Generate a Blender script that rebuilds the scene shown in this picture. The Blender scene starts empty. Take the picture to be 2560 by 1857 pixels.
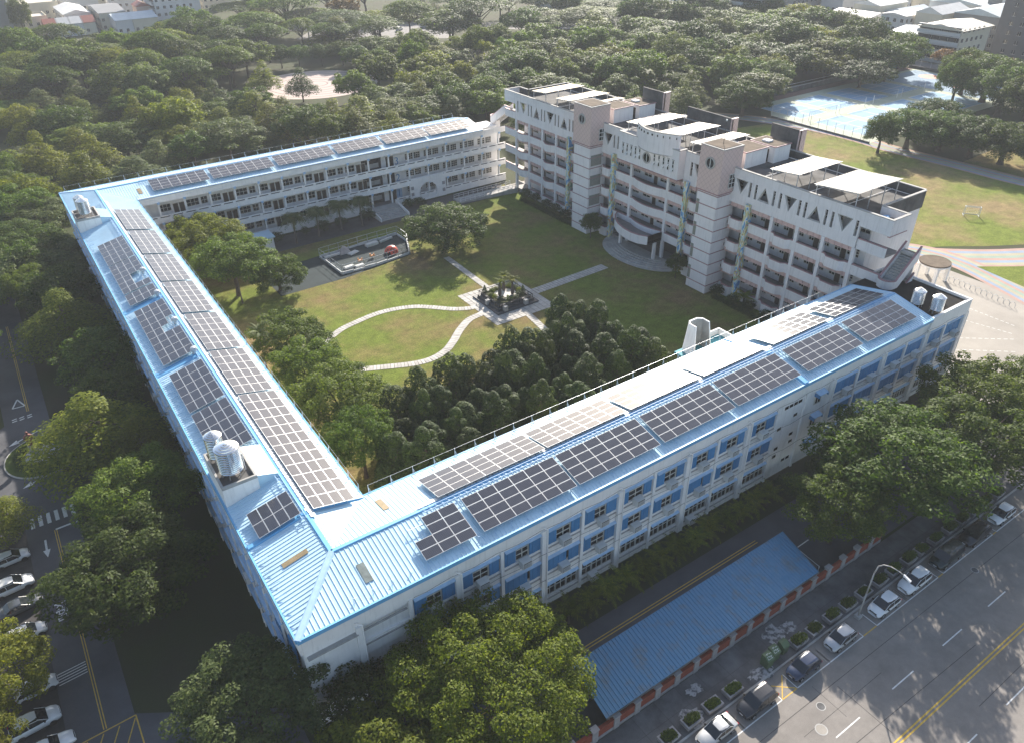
import bpy, bmesh, math, random
import numpy as np
from math import radians, sin, cos, pi, tan, atan2, hypot
from mathutils import Matrix, Vector, Euler

random.seed(7)
SC = bpy.context.scene
COL = SC.collection

# ------------------------------------------------------------------ camera
cd = bpy.data.cameras.new('camera')
cam = bpy.data.objects.new('camera', cd); COL.objects.link(cam)
cd.sensor_fit = 'HORIZONTAL'; cd.sensor_width = 36.0
cd.lens = 1897.6 / 2560 * 36.0
cd.shift_x = 12.0 / 2560
cd.clip_start = 0.5; cd.clip_end = 6000
cam.matrix_world = Matrix.Translation((0, 0, 62)) @ (Matrix.Rotation(radians(-33.62), 4, 'Z') @ Matrix.Rotation(radians(56.683), 4, 'X') @ Matrix.Rotation(radians(-0.997), 4, 'Z'))
SC.camera = cam

# ------------------------------------------------------------------ world + sun
SUN_AZ = 46.0      # degrees anticlockwise from +X, direction towards the sun
SUN_EL = 26.5
w = bpy.data.worlds.new('World'); SC.world = w; w.use_nodes = True
wn = w.node_tree.nodes; wl = w.node_tree.links
sky = wn.new('ShaderNodeTexSky'); sky.sky_type = 'NISHITA'; sky.sun_disc = False
sky.sun_elevation = radians(SUN_EL)
sky.sun_rotation = radians(90.0 - SUN_AZ)
sky.air_density = 1.0; sky.dust_density = 1.8; sky.ozone_density = 1.0
wn['Background'].inputs['Strength'].default_value = 0.095
wl.new(sky.outputs[0], wn['Background'].inputs['Color'])
sd = bpy.data.lights.new('sun', 'SUN'); sd.energy = 5.0; sd.angle = radians(0.6); sd.color = (1.0, 0.93, 0.84)
sun = bpy.data.objects.new('sun', sd); COL.objects.link(sun)
sun.rotation_euler = Euler((radians(90 - SUN_EL), 0, radians(SUN_AZ + 90)), 'XYZ')
SC.view_settings.view_transform = 'Standard'; SC.view_settings.look = 'None'
SC.view_settings.gamma = 1.0; SC.view_settings.exposure = 1.35
SC.render.engine = 'CYCLES'
SC.cycles.max_bounces = 6; SC.cycles.diffuse_bounces = 3; SC.cycles.glossy_bounces = 3
SC.cycles.transmission_bounces = 4; SC.cycles.transparent_max_bounces = 8; SC.cycles.volume_bounces = 0
SC.cycles.sample_clamp_indirect = 4.0

# ------------------------------------------------------------------ helpers
def sset(n, key, val):
    if key in n.inputs: n.inputs[key].default_value = val

MATS = {}
def mat(name, col, rough=0.7, spec=0.3, metal=0.0, var=0.12, scale=1.5, streak=0.0, fine=0.0, bump=0.0, bscale=8.0, col2=None, sharp=None, coord='Object', orand=0.0, coat=0.0, mid=0.0, mscale=0.9, fscale=22.0):
    """Principled material with two-scale procedural colour variation (var), vertical weathering (streak), fine grain and bump."""
    m = bpy.data.materials.new(name); m.use_nodes = True; MATS[name] = m
    nt = m.node_tree; N = nt.nodes; L = nt.links
    b = N['Principled BSDF']
    sset(b, 'Roughness', rough); sset(b, 'Specular IOR Level', spec); sset(b, 'Metallic', metal); sset(b, 'Coat Weight', coat)
    tc = N.new('ShaderNodeTexCoord')
    nz = N.new('ShaderNodeTexNoise'); nz.inputs['Scale'].default_value = scale; nz.inputs['Detail'].default_value = 6; nz.inputs['Roughness'].default_value = 0.62
    L.new(tc.outputs[coord], nz.inputs['Vector'])
    ramp = N.new('ShaderNodeMapRange')
    lo, hi = sharp if sharp else (0.3, 0.7)
    ramp.inputs[1].default_value = lo; ramp.inputs[2].default_value = hi
    L.new(nz.outputs['Fac'], ramp.inputs[0])
    mix = N.new('ShaderNodeMix'); mix.data_type = 'RGBA'
    c1 = [max(0, c * (1 - var)) for c in col]; c2 = [min(1, c * (1 + var)) for c in col] if col2 is None else col2
    if col2 is not None: c1 = col
    mix.inputs['A'].default_value = (*c1, 1); mix.inputs['B'].default_value = (*c2, 1)
    L.new(ramp.outputs[0], mix.inputs['Factor'])
    out = mix.outputs['Result']
    if fine > 0:
        nf = N.new('ShaderNodeTexNoise'); nf.inputs['Scale'].default_value = fscale; nf.inputs['Detail'].default_value = 3
        L.new(tc.outputs[coord], nf.inputs['Vector'])
        mr = N.new('ShaderNodeMapRange'); mr.inputs[1].default_value = 0.25; mr.inputs[2].default_value = 0.75
        mr.inputs[3].default_value = 1 - fine; mr.inputs[4].default_value = 1 + fine
        L.new(nf.outputs['Fac'], mr.inputs[0])
        mm = N.new('ShaderNodeVectorMath'); mm.operation = 'SCALE'
        L.new(out, mm.inputs[0]); L.new(mr.outputs[0], mm.inputs['Scale']); out = mm.outputs[0]
    if mid > 0:
        nf = N.new('ShaderNodeTexNoise'); nf.inputs['Scale'].default_value = mscale; nf.inputs['Detail'].default_value = 8; nf.inputs['Roughness'].default_value = 0.75
        L.new(tc.outputs[coord], nf.inputs['Vector'])
        mr = N.new('ShaderNodeMapRange'); mr.inputs[1].default_value = 0.33; mr.inputs[2].default_value = 0.67
        mr.inputs[3].default_value = 1 - mid; mr.inputs[4].default_value = 1 + mid
        L.new(nf.outputs['Fac'], mr.inputs[0])
        mm = N.new('ShaderNodeVectorMath'); mm.operation = 'SCALE'
        L.new(out, mm.inputs[0]); L.new(mr.outputs[0], mm.inputs['Scale']); out = mm.outputs[0]
    if streak > 0:
        mp = N.new('ShaderNodeMapping'); mp.inputs['Scale'].default_value = (2.2, 2.2, 0.16)
        L.new(tc.outputs[coord], mp.inputs['Vector'])
        ns = N.new('ShaderNodeTexNoise'); ns.inputs['Scale'].default_value = 1.6; ns.inputs['Detail'].default_value = 7
        L.new(mp.outputs[0], ns.inputs['Vector'])
        mr = N.new('ShaderNodeMapRange'); mr.inputs[1].default_value = 0.52; mr.inputs[2].default_value = 0.78
        mr.inputs[3].default_value = 0; mr.inputs[4].default_value = streak
        L.new(ns.outputs['Fac'], mr.inputs[0])
        m2 = N.new('ShaderNodeMix'); m2.data_type = 'RGBA'
        L.new(mr.outputs[0], m2.inputs['Factor']); L.new(out, m2.inputs['A']); m2.inputs['B'].default_value = (0.16, 0.15, 0.14, 1)
        out = m2.outputs['Result']
    if orand > 0:
        oi = N.new('ShaderNodeObjectInfo'); mr = N.new('ShaderNodeMapRange'); mr.inputs[3].default_value = 1 - orand; mr.inputs[4].default_value = 1 + orand
        L.new(oi.outputs['Random'], mr.inputs[0])
        mm = N.new('ShaderNodeVectorMath'); mm.operation = 'SCALE'
        L.new(out, mm.inputs[0]); L.new(mr.outputs[0], mm.inputs['Scale']); out = mm.outputs[0]
    L.new(out, b.inputs['Base Color'])
    if bump > 0:
        nb = N.new('ShaderNodeTexNoise'); nb.inputs['Scale'].default_value = bscale; nb.inputs['Detail'].default_value = 5
        L.new(tc.outputs[coord], nb.inputs['Vector'])
        bp = N.new('ShaderNodeBump'); bp.inputs['Strength'].default_value = bump; bp.inputs['Distance'].default_value = 0.05
        L.new(nb.outputs['Fac'], bp.inputs['Height']); L.new(bp.outputs[0], b.inputs['Normal'])
    return m

def leafmat(name, dark, light, trans=0.38, hue=0.018):
    """foliage: per-leaf and per-tree random between two greens, thin and translucent"""
    m = bpy.data.materials.new(name); m.use_nodes = True; MATS[name] = m
    nt = m.node_tree; N = nt.nodes; L = nt.links; b = N['Principled BSDF']
    sset(b, 'Roughness', 0.6); sset(b, 'Specular IOR Level', 0.14)
    ge = N.new('ShaderNodeNewGeometry'); oi = N.new('ShaderNodeObjectInfo')
    mx = N.new('ShaderNodeMix'); mx.data_type = 'RGBA'
    mx.inputs['A'].default_value = (*dark, 1); mx.inputs['B'].default_value = (*light, 1)
    pw = N.new('ShaderNodeMath'); pw.operation = 'POWER'; pw.inputs[1].default_value = 1.4
    mp_ = N.new('ShaderNodeMapRange'); mp_.inputs[3].default_value = 0.12; mp_.inputs[4].default_value = 0.85
    L.new(ge.outputs['Random Per Island'], pw.inputs[0]); L.new(pw.outputs[0], mp_.inputs[0]); L.new(mp_.outputs[0], mx.inputs['Factor'])
    hs = N.new('ShaderNodeHueSaturation')
    mh = N.new('ShaderNodeMapRange'); mh.inputs[3].default_value = 0.5 - hue; mh.inputs[4].default_value = 0.5 + hue * 0.6
    mv = N.new('ShaderNodeMapRange'); mv.inputs[3].default_value = 0.72; mv.inputs[4].default_value = 1.25
    ms = N.new('ShaderNodeMath'); ms.operation = 'MULTIPLY'; ms.inputs[1].default_value = 7.31
    fr = N.new('ShaderNodeMath'); fr.operation = 'FRACT'
    L.new(oi.outputs['Random'], mh.inputs[0]); L.new(oi.outputs['Random'], ms.inputs[0]); L.new(ms.outputs[0], fr.inputs[0]); L.new(fr.outputs[0], mv.inputs[0])
    L.new(mh.outputs[0], hs.inputs['Hue']); L.new(mv.outputs[0], hs.inputs['Value']); L.new(mx.outputs['Result'], hs.inputs['Color'])
    L.new(hs.outputs[0], b.inputs['Base Color'])
    tr = N.new('ShaderNodeBsdfTranslucent')
    ht = N.new('ShaderNodeHueSaturation'); ht.inputs['Hue'].default_value = 0.496; ht.inputs['Saturation'].default_value = 1.1; ht.inputs['Value'].default_value = 1.5
    L.new(hs.outputs[0], ht.inputs['Color']); L.new(ht.outputs[0], tr.inputs['Color'])
    sh = N.new('ShaderNodeMixShader'); sh.inputs[0].default_value = trans
    L.new(b.outputs[0], sh.inputs[1]); L.new(tr.outputs[0], sh.inputs[2]); L.new(sh.outputs[0], N['Material Output'].inputs['Surface'])
    return m

def tag(o, label=None, cat=None, group=None, kind=None):
    if label: o['label'] = label
    if cat: o['category'] = cat
    if group: o['group'] = group
    if kind: o['kind'] = kind
    return o

def thing(name, label, cat, loc=(0, 0, 0), rz=0.0, group=None):
    o = bpy.data.objects.new(name, None); COL.objects.link(o)
    o.empty_display_size = 0.5
    o.location = loc; o.rotation_euler = (0, 0, rz)
    return tag(o, label, cat, group)

class MB:
    def __init__(s): s.v = []; s.f = []; s.m = []
    def add(s, vs, fs, m=0):
        k = len(s.v); s.v.extend(vs)
        for f in fs: s.f.append(tuple(k + i for i in f)); s.m.append(m)
        return s
    def quad(s, a, b, c, d, m=0): return s.add([a, b, c, d], [(0, 1, 2, 3)], m)
    def tri(s, a, b, c, m=0): return s.add([a, b, c], [(0, 1, 2)], m)
    def hexa(s, p, m=0):
        return s.add(p, [(0, 3, 2, 1), (4, 5, 6, 7), (0, 1, 5, 4), (1, 2, 6, 5), (2, 3, 7, 6), (3, 0, 4, 7)], m)
    def box(s, x0, y0, z0, x1, y1, z1, m=0):
        if x0 > x1: x0, x1 = x1, x0
        if y0 > y1: y0, y1 = y1, y0
        if z0 > z1: z0, z1 = z1, z0
        return s.hexa([(x0, y0, z0), (x1, y0, z0), (x1, y1, z0), (x0, y1, z0), (x0, y0, z1), (x1, y0, z1), (x1, y1, z1), (x0, y1, z1)], m)
    def cbox(s, cx, cy, z0, sx, sy, sz, m=0): return s.box(cx - sx / 2, cy - sy / 2, z0, cx + sx / 2, cy + sy / 2, z0 + sz, m)
    def rbox(s, cx, cy, z0, sx, sy, sz, a, m=0):
        ca, sa = cos(a), sin(a); P = []
        for z in (z0, z0 + sz):
            for x, y in ((-sx / 2, -sy / 2), (sx / 2, -sy / 2), (sx / 2, sy / 2), (-sx / 2, sy / 2)):
                P.append((cx + x * ca - y * sa, cy + x * sa + y * ca, z))
        return s.hexa(P, m)
    def prism(s, poly, z0, z1, m=0, mt=None):
        n = len(poly); k = len(s.v)
        s.v += [(x, y, z0) for x, y in poly] + [(x, y, z1) for x, y in poly]
        s.f.append(tuple(k + n - 1 - i for i in range(n))); s.m.append(m)
        s.f.append(tuple(k + n + i for i in range(n))); s.m.append(m if mt is None else mt)
        for i in range(n):
            j = (i + 1) % n; s.f.append((k + i, k + j, k + n + j, k + n + i)); s.m.append(m)
        return s
    def extr(s, poly, axis, a0, a1, m=0):
        """polygon in the plane perpendicular to axis ('x': poly in (y,z); 'y': poly in (x,z)) extruded from a0 to a1"""
        n = len(poly); k = len(s.v)
        mk = (lambda p, a: (a, p[0], p[1])) if axis == 'x' else (lambda p, a: (p[0], a, p[1]))
        s.v += [mk(p, a0) for p in poly] + [mk(p, a1) for p in poly]
        s.f.append(tuple(k + n - 1 - i for i in range(n))); s.m.append(m)
        s.f.append(tuple(k + n + i for i in range(n))); s.m.append(m)
        for i in range(n):
            j = (i + 1) % n; s.f.append((k + i, k + j, k + n + j, k + n + i)); s.m.append(m)
        return s
    def cyl(s, x, y, z0, z1, r0, r1=None, n=12, m=0, cap=True):
        if r1 is None: r1 = r0
        k = len(s.v)
        s.v += [(x + r0 * cos(2 * pi * i / n), y + r0 * sin(2 * pi * i / n), z0) for i in range(n)]
        s.v += [(x + r1 * cos(2 * pi * i / n), y + r1 * sin(2 * pi * i / n), z1) for i in range(n)]
        for i in range(n):
            j = (i + 1) % n; s.f.append((k + i, k + j, k + n + j, k + n + i)); s.m.append(m)
        if cap:
            s.f.append(tuple(k + n - 1 - i for i in range(n))); s.m.append(m)
            s.f.append(tuple(k + n + i for i in range(n))); s.m.append(m)
        return s
    def lathe(s, x, y, prof, n=20, m=0):
        k = len(s.v); q = len(prof)
        for r, z in prof:
            s.v += [(x + r * cos(2 * pi * i / n), y + r * sin(2 * pi * i / n), z) for i in range(n)]
        for a in range(q - 1):
            for i in range(n):
                j = (i + 1) % n; s.f.append((k + a * n + i, k + a * n + j, k + (a + 1) * n + j, k + (a + 1) * n + i)); s.m.append(m)
        s.f.append(tuple(k + n - 1 - i for i in range(n))); s.m.append(m)
        s.f.append(tuple(k + (q - 1) * n + i for i in range(n))); s.m.append(m)
        return s
    def tube(s, p0, p1, r=0.03, n=5, m=0, r1=None):
        if r1 is None: r1 = r
        p0 = Vector(p0); p1 = Vector(p1); d = (p1 - p0)
        if d.length < 1e-6: return s
        d.normalize(); u = d.orthogonal().normalized(); w2 = d.cross(u); k = len(s.v)
        for p, rr in ((p0, r), (p1, r1)):
            for i in range(n):
                a = 2 * pi * i / n; q = p + (u * cos(a) + w2 * sin(a)) * rr; s.v.append((q.x, q.y, q.z))
        for i in range(n):
            j = (i + 1) % n; s.f.append((k + i, k + j, k + n + j, k + n + i)); s.m.append(m)
        s.f.append(tuple(k + n - 1 - i for i in range(n))); s.m.append(m)
        s.f.append(tuple(k + n + i for i in range(n))); s.m.append(m)
        return s
    def path(s, pts, r=0.03, n=5, m=0):
        for a, b in zip(pts[:-1], pts[1:]): s.tube(a, b, r, n, m)
        return s
    def mesh(s, name, mats, off=(0, 0, 0)):
        me = bpy.data.meshes.new(name)
        ox, oy, oz = off
        me.from_pydata([(x - ox, y - oy, z - oz) for x, y, z in s.v], [], s.f)
        mats = mats if isinstance(mats, (list, tuple)) else [mats]
        for mm in mats: me.materials.append(mm)
        if len(mats) > 1: me.polygons.foreach_set('material_index', s.m)
        return me
    def build(s, name, mats, parent=None, smooth=False, base=None, local=False):
        """one mesh object. World coordinates: the origin goes to `base`; under a parent they are made relative to it."""
        off = (0, 0, 0)
        if parent is not None and not local:
            off = Vector(parent.location)
            p = parent.parent
            while p is not None: off = off + Vector(p.location); p = p.parent
        elif base is not None: off = base
        me = s.mesh(name, mats, off)
        if smooth: me.polygons.foreach_set('use_smooth', [True] * len(me.polygons))
        me.update()
        o = bpy.data.objects.new(name, me); COL.objects.link(o)
        if parent is not None: o.parent = parent
        elif base is not None: o.location = base
        return o

def inst(name, me, parent=None, loc=(0, 0, 0), rot=(0, 0, 0), scale=(1, 1, 1)):
    o = bpy.data.objects.new(name, me); COL.objects.link(o)
    o.location = loc; o.rotation_euler = rot; o.scale = scale
    if parent is not None: o.parent = parent
    return o

def copy_tree(o, parent=None):
    c = o.copy(); COL.objects.link(c); c.parent = parent
    for ch in [x for x in o.children]: copy_tree(ch, c)
    return c

ORD = ['first', 'second', 'third', 'fourth', 'fifth', 'sixth', 'seventh', 'eighth', 'ninth', 'tenth', 'eleventh', 'twelfth', 'thirteenth', 'fourteenth', 'fifteenth', 'sixteenth', 'seventeenth', 'eighteenth', 'nineteenth', 'twentieth']

def struct(name, mb, mats, smooth=False):
    return tag(mb.build(name, mats, smooth=smooth), kind='structure')

# ------------------------------------------------------------------ materials
M_white = mat('white_paint', (0.80, 0.78, 0.755), 0.8, 0.15, var=0.06, scale=0.5, streak=0.20)
M_white2 = mat('white_tile', (0.68, 0.66, 0.66), 0.6, 0.3, var=0.05, scale=0.6, streak=0.22)
M_cream = mat('cream_wall', (0.62, 0.56, 0.46), 0.8, 0.2, var=0.08, scale=0.6, streak=0.25)
M_blue = mat('blue_roof_paint', (0.47, 0.65, 0.76), 0.34, 0.5, var=0.09, scale=0.35, fine=0.04)
M_blueflash = mat('blue_flashing', (0.14, 0.38, 0.62), 0.42, 0.45, var=0.08, scale=0.6)
M_bluescreen = mat('blue_shutter', (0.060, 0.215, 0.42), 0.55, 0.3, var=0.18, scale=0.8, orand=0.12)
M_bluetrim = mat('blue_trim', (0.36, 0.52, 0.70), 0.5, 0.3, var=0.1)
M_glass = mat('window_glass', (0.015, 0.018, 0.022), 0.12, 0.6, var=0.3, scale=0.4, orand=0.3)
M_frame = mat('window_frame', (0.60, 0.57, 0.50), 0.5, 0.3, var=0.05)
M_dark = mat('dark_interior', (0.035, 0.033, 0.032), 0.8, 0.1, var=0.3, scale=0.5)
M_floor = mat('corridor_floor', (0.20, 0.18, 0.17), 0.7, 0.2, var=0.12)
M_door = mat('door_wood', (0.055, 0.040, 0.030), 0.6, 0.3, var=0.2, orand=0.3)
M_pink = mat('pink_tile', (0.52, 0.36, 0.33), 0.55, 0.3, var=0.08, scale=1.0)
M_pinkcap = mat('pink_cap', (0.34, 0.20, 0.205), 0.6, 0.3, var=0.12, scale=1.0)
M_concrete = mat('concrete', (0.36, 0.35, 0.33), 0.85, 0.2, var=0.2, scale=0.7, streak=0.25)
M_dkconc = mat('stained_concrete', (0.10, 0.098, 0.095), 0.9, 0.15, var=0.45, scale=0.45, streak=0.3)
M_brownroof = mat('brown_roof_felt', (0.135, 0.108, 0.082), 0.95, 0.1, var=0.3, scale=0.8, fine=0.15)
M_steel = mat('galvanised_steel', (0.50, 0.52, 0.54), 0.42, 0.5, metal=0.6, var=0.1)
M_stainless = mat('stainless_tank', (0.78, 0.78, 0.77), 0.16, 0.5, metal=1.0, var=0.08, scale=1.0)
M_grating = mat('walkway_grating', (0.58, 0.60, 0.60), 0.6, 0.4, metal=0.3, var=0.12)
M_acbox = mat('air_conditioner_shell', (0.64, 0.63, 0.59), 0.55, 0.3, var=0.08, orand=0.12)
M_black = mat('black_rubber', (0.015, 0.015, 0.015), 0.75, 0.2, var=0.2)
M_asphalt = mat('asphalt', (0.215, 0.197, 0.178), 0.95, 0.08, var=0.14, scale=0.12, fine=0.16, mid=0.14, mscale=0.5)
M_asphalt2 = mat('campus_asphalt', (0.095, 0.095, 0.100), 0.95, 0.08, var=0.2, scale=0.25, fine=0.2)
M_side = mat('sidewalk_concrete', (0.115, 0.113, 0.112), 0.95, 0.08, var=0.45, scale=0.35, fine=0.18)
M_yellow = mat('yellow_road_paint', (0.55, 0.36, 0.07), 0.8, 0.2, var=0.2, scale=3.0, fine=0.15)
M_paint = mat('white_road_paint', (0.62, 0.62, 0.60), 0.8, 0.2, var=0.15, scale=4.0, fine=0.15)
M_soil = mat('soil_ground', (0.055, 0.048, 0.032), 0.95, 0.1, var=0.3, scale=0.08, fine=0.2, col2=(0.050, 0.066, 0.024))
M_lawn = mat('lawn_grass', (0.175, 0.128, 0.058), 0.95, 0.05, scale=0.07, fine=0.38, col2=(0.118, 0.148, 0.027), sharp=(0.36, 0.57), bump=0.8, bscale=6, mid=0.30, mscale=0.6, fscale=4.5)
M_field = mat('field_grass', (0.22, 0.165, 0.080), 0.95, 0.05, scale=0.06, fine=0.25, col2=(0.135, 0.165, 0.032), sharp=(0.37, 0.58), bump=0.6, bscale=5, mid=0.28, mscale=0.5, fscale=3.5)
M_paver = mat('path_stone', (0.42, 0.40, 0.365), 0.85, 0.2, var=0.14, scale=1.2, fine=0.12, orand=0.14)
M_bitumen = mat('black_bitumen', (0.020, 0.019, 0.018), 0.95, 0.08, var=0.3, scale=0.5, fine=0.15)
M_court = mat('yard_concrete', (0.30, 0.275, 0.24), 0.9, 0.2, var=0.15, scale=0.15, fine=0.1)
M_bark = mat('bark', (0.085, 0.066, 0.050), 0.95, 0.1, var=0.3, scale=2.0)
M_redbrick = mat('red_brick', (0.24, 0.060, 0.036), 0.85, 0.15, var=0.2, scale=1.2, fine=0.15)
M_pillar = mat('pillar_concrete', (0.33, 0.31, 0.30), 0.85, 0.2, var=0.18, scale=1.0, streak=0.3)
# ------------------------------------------------------------------ ground sheets
def sheet(name, poly, z, m):
    mb = MB(); mb.add([(x, y, z) for x, y in poly], [tuple(range(len(poly)))]); return struct(name, mb, m)
def rect(x0, y0, x1, y1): return [(x0, y0), (x1, y0), (x1, y1), (x0, y1)]

sheet('ground', rect(-1500, -1500, 3500, 3500), -0.02, M_soil)
# street in front with kerb and pavement
sheet('street', rect(-120, -60, 420, 22.5), 0.0, M_asphalt)
mb = MB(); mb.box(-120, 22.62, -0.05, 420, 26.55, 0.13); struct('pavement', mb, M_side)
mb = MB(); mb.box(-120, 22.45, -0.05, 420, 22.62, 0.135)
struct('kerb', mb, M_concrete)
sheet('campus_road', rect(-30, 26.9, 101.5, 36.4), 0.004, M_asphalt2)
sheet('campus_drive', [(-11.2, 36), (-5.85, 36), (-5.85, 106), (-5.6, 240), (-11.6, 240), (-11.2, 107), (-14.5, 104), (-14.5, 90), (-11.2, 85)], 0.008, M_asphalt2)
sheet('parking_bay', rect(-18.5, 36, -11.2, 84), 0.004, mat('parking_paving', (0.058, 0.054, 0.052), 0.9, 0.2, var=0.25, scale=0.6, fine=0.2))
sheet('campus_junction', [(-30, 36), (6, 36), (6, 44.5), (-5.85, 52), (-11, 52), (-30, 52)], 0.006, M_asphalt2)
# courtyard
sheet('lawn', rect(18.4, 52.6, 97.0, 147.0), 0.004, M_lawn)
sheet('courtyard_walk', [(19, 140.2), (96, 140.2), (96, 147.2), (19, 147.2)], 0.008, mat('walk_dark', (0.085, 0.078, 0.075), 0.9, 0.2, var=0.25, scale=0.5, fine=0.15))
sheet('play_mat', [(33.2, 121.6), (45.2, 121.6), (60.2, 123.6), (62.8, 129.8), (62.6, 134.2), (44.6, 133.6), (33.2, 132.2)], 0.012, mat('play_rubber', (0.024, 0.036, 0.038), 0.9, 0.2, var=0.2, scale=0.7))
# schoolyard to the right
sheet('schoolyard', [(97, 20), (137, 20), (137, 66), (112, 66), (112, 145), (97, 145)], 0.004, M_court)

def strip(mb, pts, wd, z, m=0):
    n = len(pts); L = []
    for i, (x, y) in enumerate(pts):
        a = pts[max(0, i - 1)]; b = pts[min(n - 1, i + 1)]
        dx, dy = b[0] - a[0], b[1] - a[1]; d = hypot(dx, dy) or 1
        L.append(((x - dy / d * wd / 2, y + dx / d * wd / 2, z), (x + dy / d * wd / 2, y - dx / d * wd / 2, z)))
    for i in range(n - 1): mb.quad(L[i][1], L[i + 1][1], L[i + 1][0], L[i][0], m)

def offset(pts, d):
    n = len(pts); R = []
    for i, (x, y) in enumerate(pts):
        a = pts[max(0, i - 1)]; b = pts[min(n - 1, i + 1)]
        dx, dy = b[0] - a[0], b[1] - a[1]; l = hypot(dx, dy) or 1
        R.append((x - dy / l * d, y + dx / l * d))
    return R

def smooth_pts(P, k=8, closed=False):
    R = []; n = len(P)
    rng = range(n) if closed else range(n - 1)
    for i in rng:
        g = (lambda j: P[j % n]) if closed else (lambda j: P[min(max(j, 0), n - 1)])
        p0, p1, p2, p3 = g(i - 1), g(i), g(i + 1), g(i + 2)
        for t in np.linspace(0, 1, k, endpoint=False):
            f = lambda a, b, c, d: 0.5 * (2 * b + (c - a) * t + (2 * a - 5 * b + 4 * c - d) * t * t + (3 * b - a - 3 * c + d) * t ** 3)
            R.append((f(p0[0], p1[0], p2[0], p3[0]), f(p0[1], p1[1], p2[1], p3[1])))
    if not closed: R.append(P[-1])
    return R

# running track, rainbow lanes, and the field inside
TRK_C = [(133.5, 46), (138.5, 63), (142, 72), (150, 84), (165, 104), (178, 124), (185, 143)]
lane_cols = [(0.38, 0.26, 0.22), (0.25, 0.30, 0.37), (0.36, 0.33, 0.24), (0.27, 0.33, 0.27), (0.38, 0.26, 0.22), (0.25, 0.30, 0.37), (0.36, 0.33, 0.24), (0.38, 0.26, 0.22)]
LM = [mat('track_lane_%s' % n, c, 0.95, 0.06, var=0.10, scale=0.3, fine=0.1) for n, c in zip('abcdefgh', lane_cols)]
sheet('sports_field', [(139, 70), (146.5, 65.6), (152.5, 61.3), (160, 57), (190, 40), (230, 55), (215, 92), (194, 91), (191, 107), (192, 119), (190, 132), (186, 143), (150, 150), (118, 140), (118, 70)], 0.004, M_field)
mbt = MB()
near = smooth_pts([(118, 80), (131, 76), (139.5, 70.5), (146.5, 64.2), (152.5, 59.6), (160, 55), (176, 44), (190, 34)], 6)
for k in range(8): strip(mbt, offset(near, -0.55 - 1.0 * k), 1.0, 0.012 + 0.0003 * k, k)
near2 = smooth_pts([(118, 78), (131, 73.5), (138.2, 67), (139.5, 60), (137.5, 52), (134.8, 44), (130, 34), (125, 22)], 6)
for k in range(8): strip(mbt, offset(near2, -0.4 + 0.75 * k), 0.75, 0.018 + 0.0003 * k, k)
far = smooth_pts([(215, 40), (200, 62), (192.5, 72), (191.5, 91), (190.5, 107), (191.5, 119), (190.5, 132), (187, 143), (180, 155), (165, 165)], 6)
for k in range(8): strip(mbt, offset(far, -0.4 - 0.8 * k), 0.8, 0.012 + 0.0003 * k, k)
struct('running_track', mbt, LM)
sheet('infield_patch', [(142.4, 57.4), (148, 53.4), (160, 46), (150, 40), (140.5, 45)], 0.03, M_field)
# sports court
M_ctg = mat('court_green', (0.40, 0.43, 0.33), 0.9, 0.15, var=0.10, scale=0.2, fine=0.06)
M_ctb = mat('court_blue', (0.25, 0.38, 0.50), 0.9, 0.15, var=0.08, scale=0.3)
M_brickpav = mat('brick_paving', (0.20, 0.125, 0.105), 0.9, 0.15, var=0.2, scale=0.7, fine=0.15)
sheet('sports_court', [(193.2, 114.2), (286, 114.2), (286, 141.4), (285, 158.6), (207, 158.6), (193.3, 146.6)], 0.02, M_ctg)
sheet('court_apron', [(203, 155.4), (207, 158.6), (285, 158.6), (285, 162.4), (207, 162.4), (200, 158)], 0.03, M_brickpav)
mb = MB()
for k, cx in enumerate((204.9, 219.6, 236.8, 252.2)):
    for cy in (127.6, 147.6):
        pass
for x0, x1 in ((198, 211.5), (213.5, 227), (229.5, 243), (245, 259.5)):
    mb.box(x0 + .6, 118, 0.024, x1 - .6, 135.6, 0.034, 0); mb.box(x0 + .6, 140.4, 0.024, x1 - .6, 155, 0.034, 0)
    for y in (118, 124, 129.8, 135.6, 140.4, 146, 150.5, 155): mb.box(x0 + .5, y - .09, 0.030, x1 - .5, y + .09, 0.040, 1)
    for x in (x0 + .6, (x0 + x1) / 2, x1 - .6):
        mb.box(x - .09, 118, 0.031, x + .09, 135.6, 0.041, 1); mb.box(x - .09, 140.4, 0.031, x + .09, 155, 0.041, 1)
struct('court_markings', mb, [M_ctb, M_paint])
mb = MB()
mb.box(262, 118, 0.024, 284, 157, 0.034, 0)
for r in (3.6,):
    for cx, cy in ((278, 148), (272, 132)): mb.cyl(cx, cy, 0.03, 0.044, r, n=28, m=1)
struct('basketball_keys', mb, [mat('court_pale', (0.30, 0.38, 0.46), 0.95, 0.06, var=0.1, scale=0.3), mat('court_red', (0.45, 0.17, 0.12), 0.6, 0.3, var=0.1)])
# concentric paved circle among the trees, far streets
M_pl1 = mat('plaza_pale', (0.48, 0.40, 0.36), 0.95, 0.06, var=0.07, scale=0.3); M_pl2 = mat('plaza_ring', (0.26, 0.19, 0.17), 0.85, 0.2, var=0.1)
mb = MB(); PLC = (101, 272)
mb.cyl(PLC[0], PLC[1], -0.02, 0.02, 22, n=64, m=0)
for r in range(4, 22, 3):
    k = 96
    for i in range(k):
        a, b = 2 * pi * i / k, 2 * pi * (i + 1) / k
        P = lambda rr, t: (PLC[0] + rr * cos(t), PLC[1] + rr * sin(t), 0.026)
        mb.quad(P(r, a), P(r + 0.55, a), P(r + 0.55, b), P(r, b), 1)
struct('round_plaza', mb, [M_pl1, M_pl2])
M_far = mat('far_asphalt', (0.20, 0.19, 0.185), 0.9, 0.2, var=0.1, scale=0.05)
sheet('far_street', [(40, 455), (390, 190), (402, 206), (52, 472)], 0.01, M_far)
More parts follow.
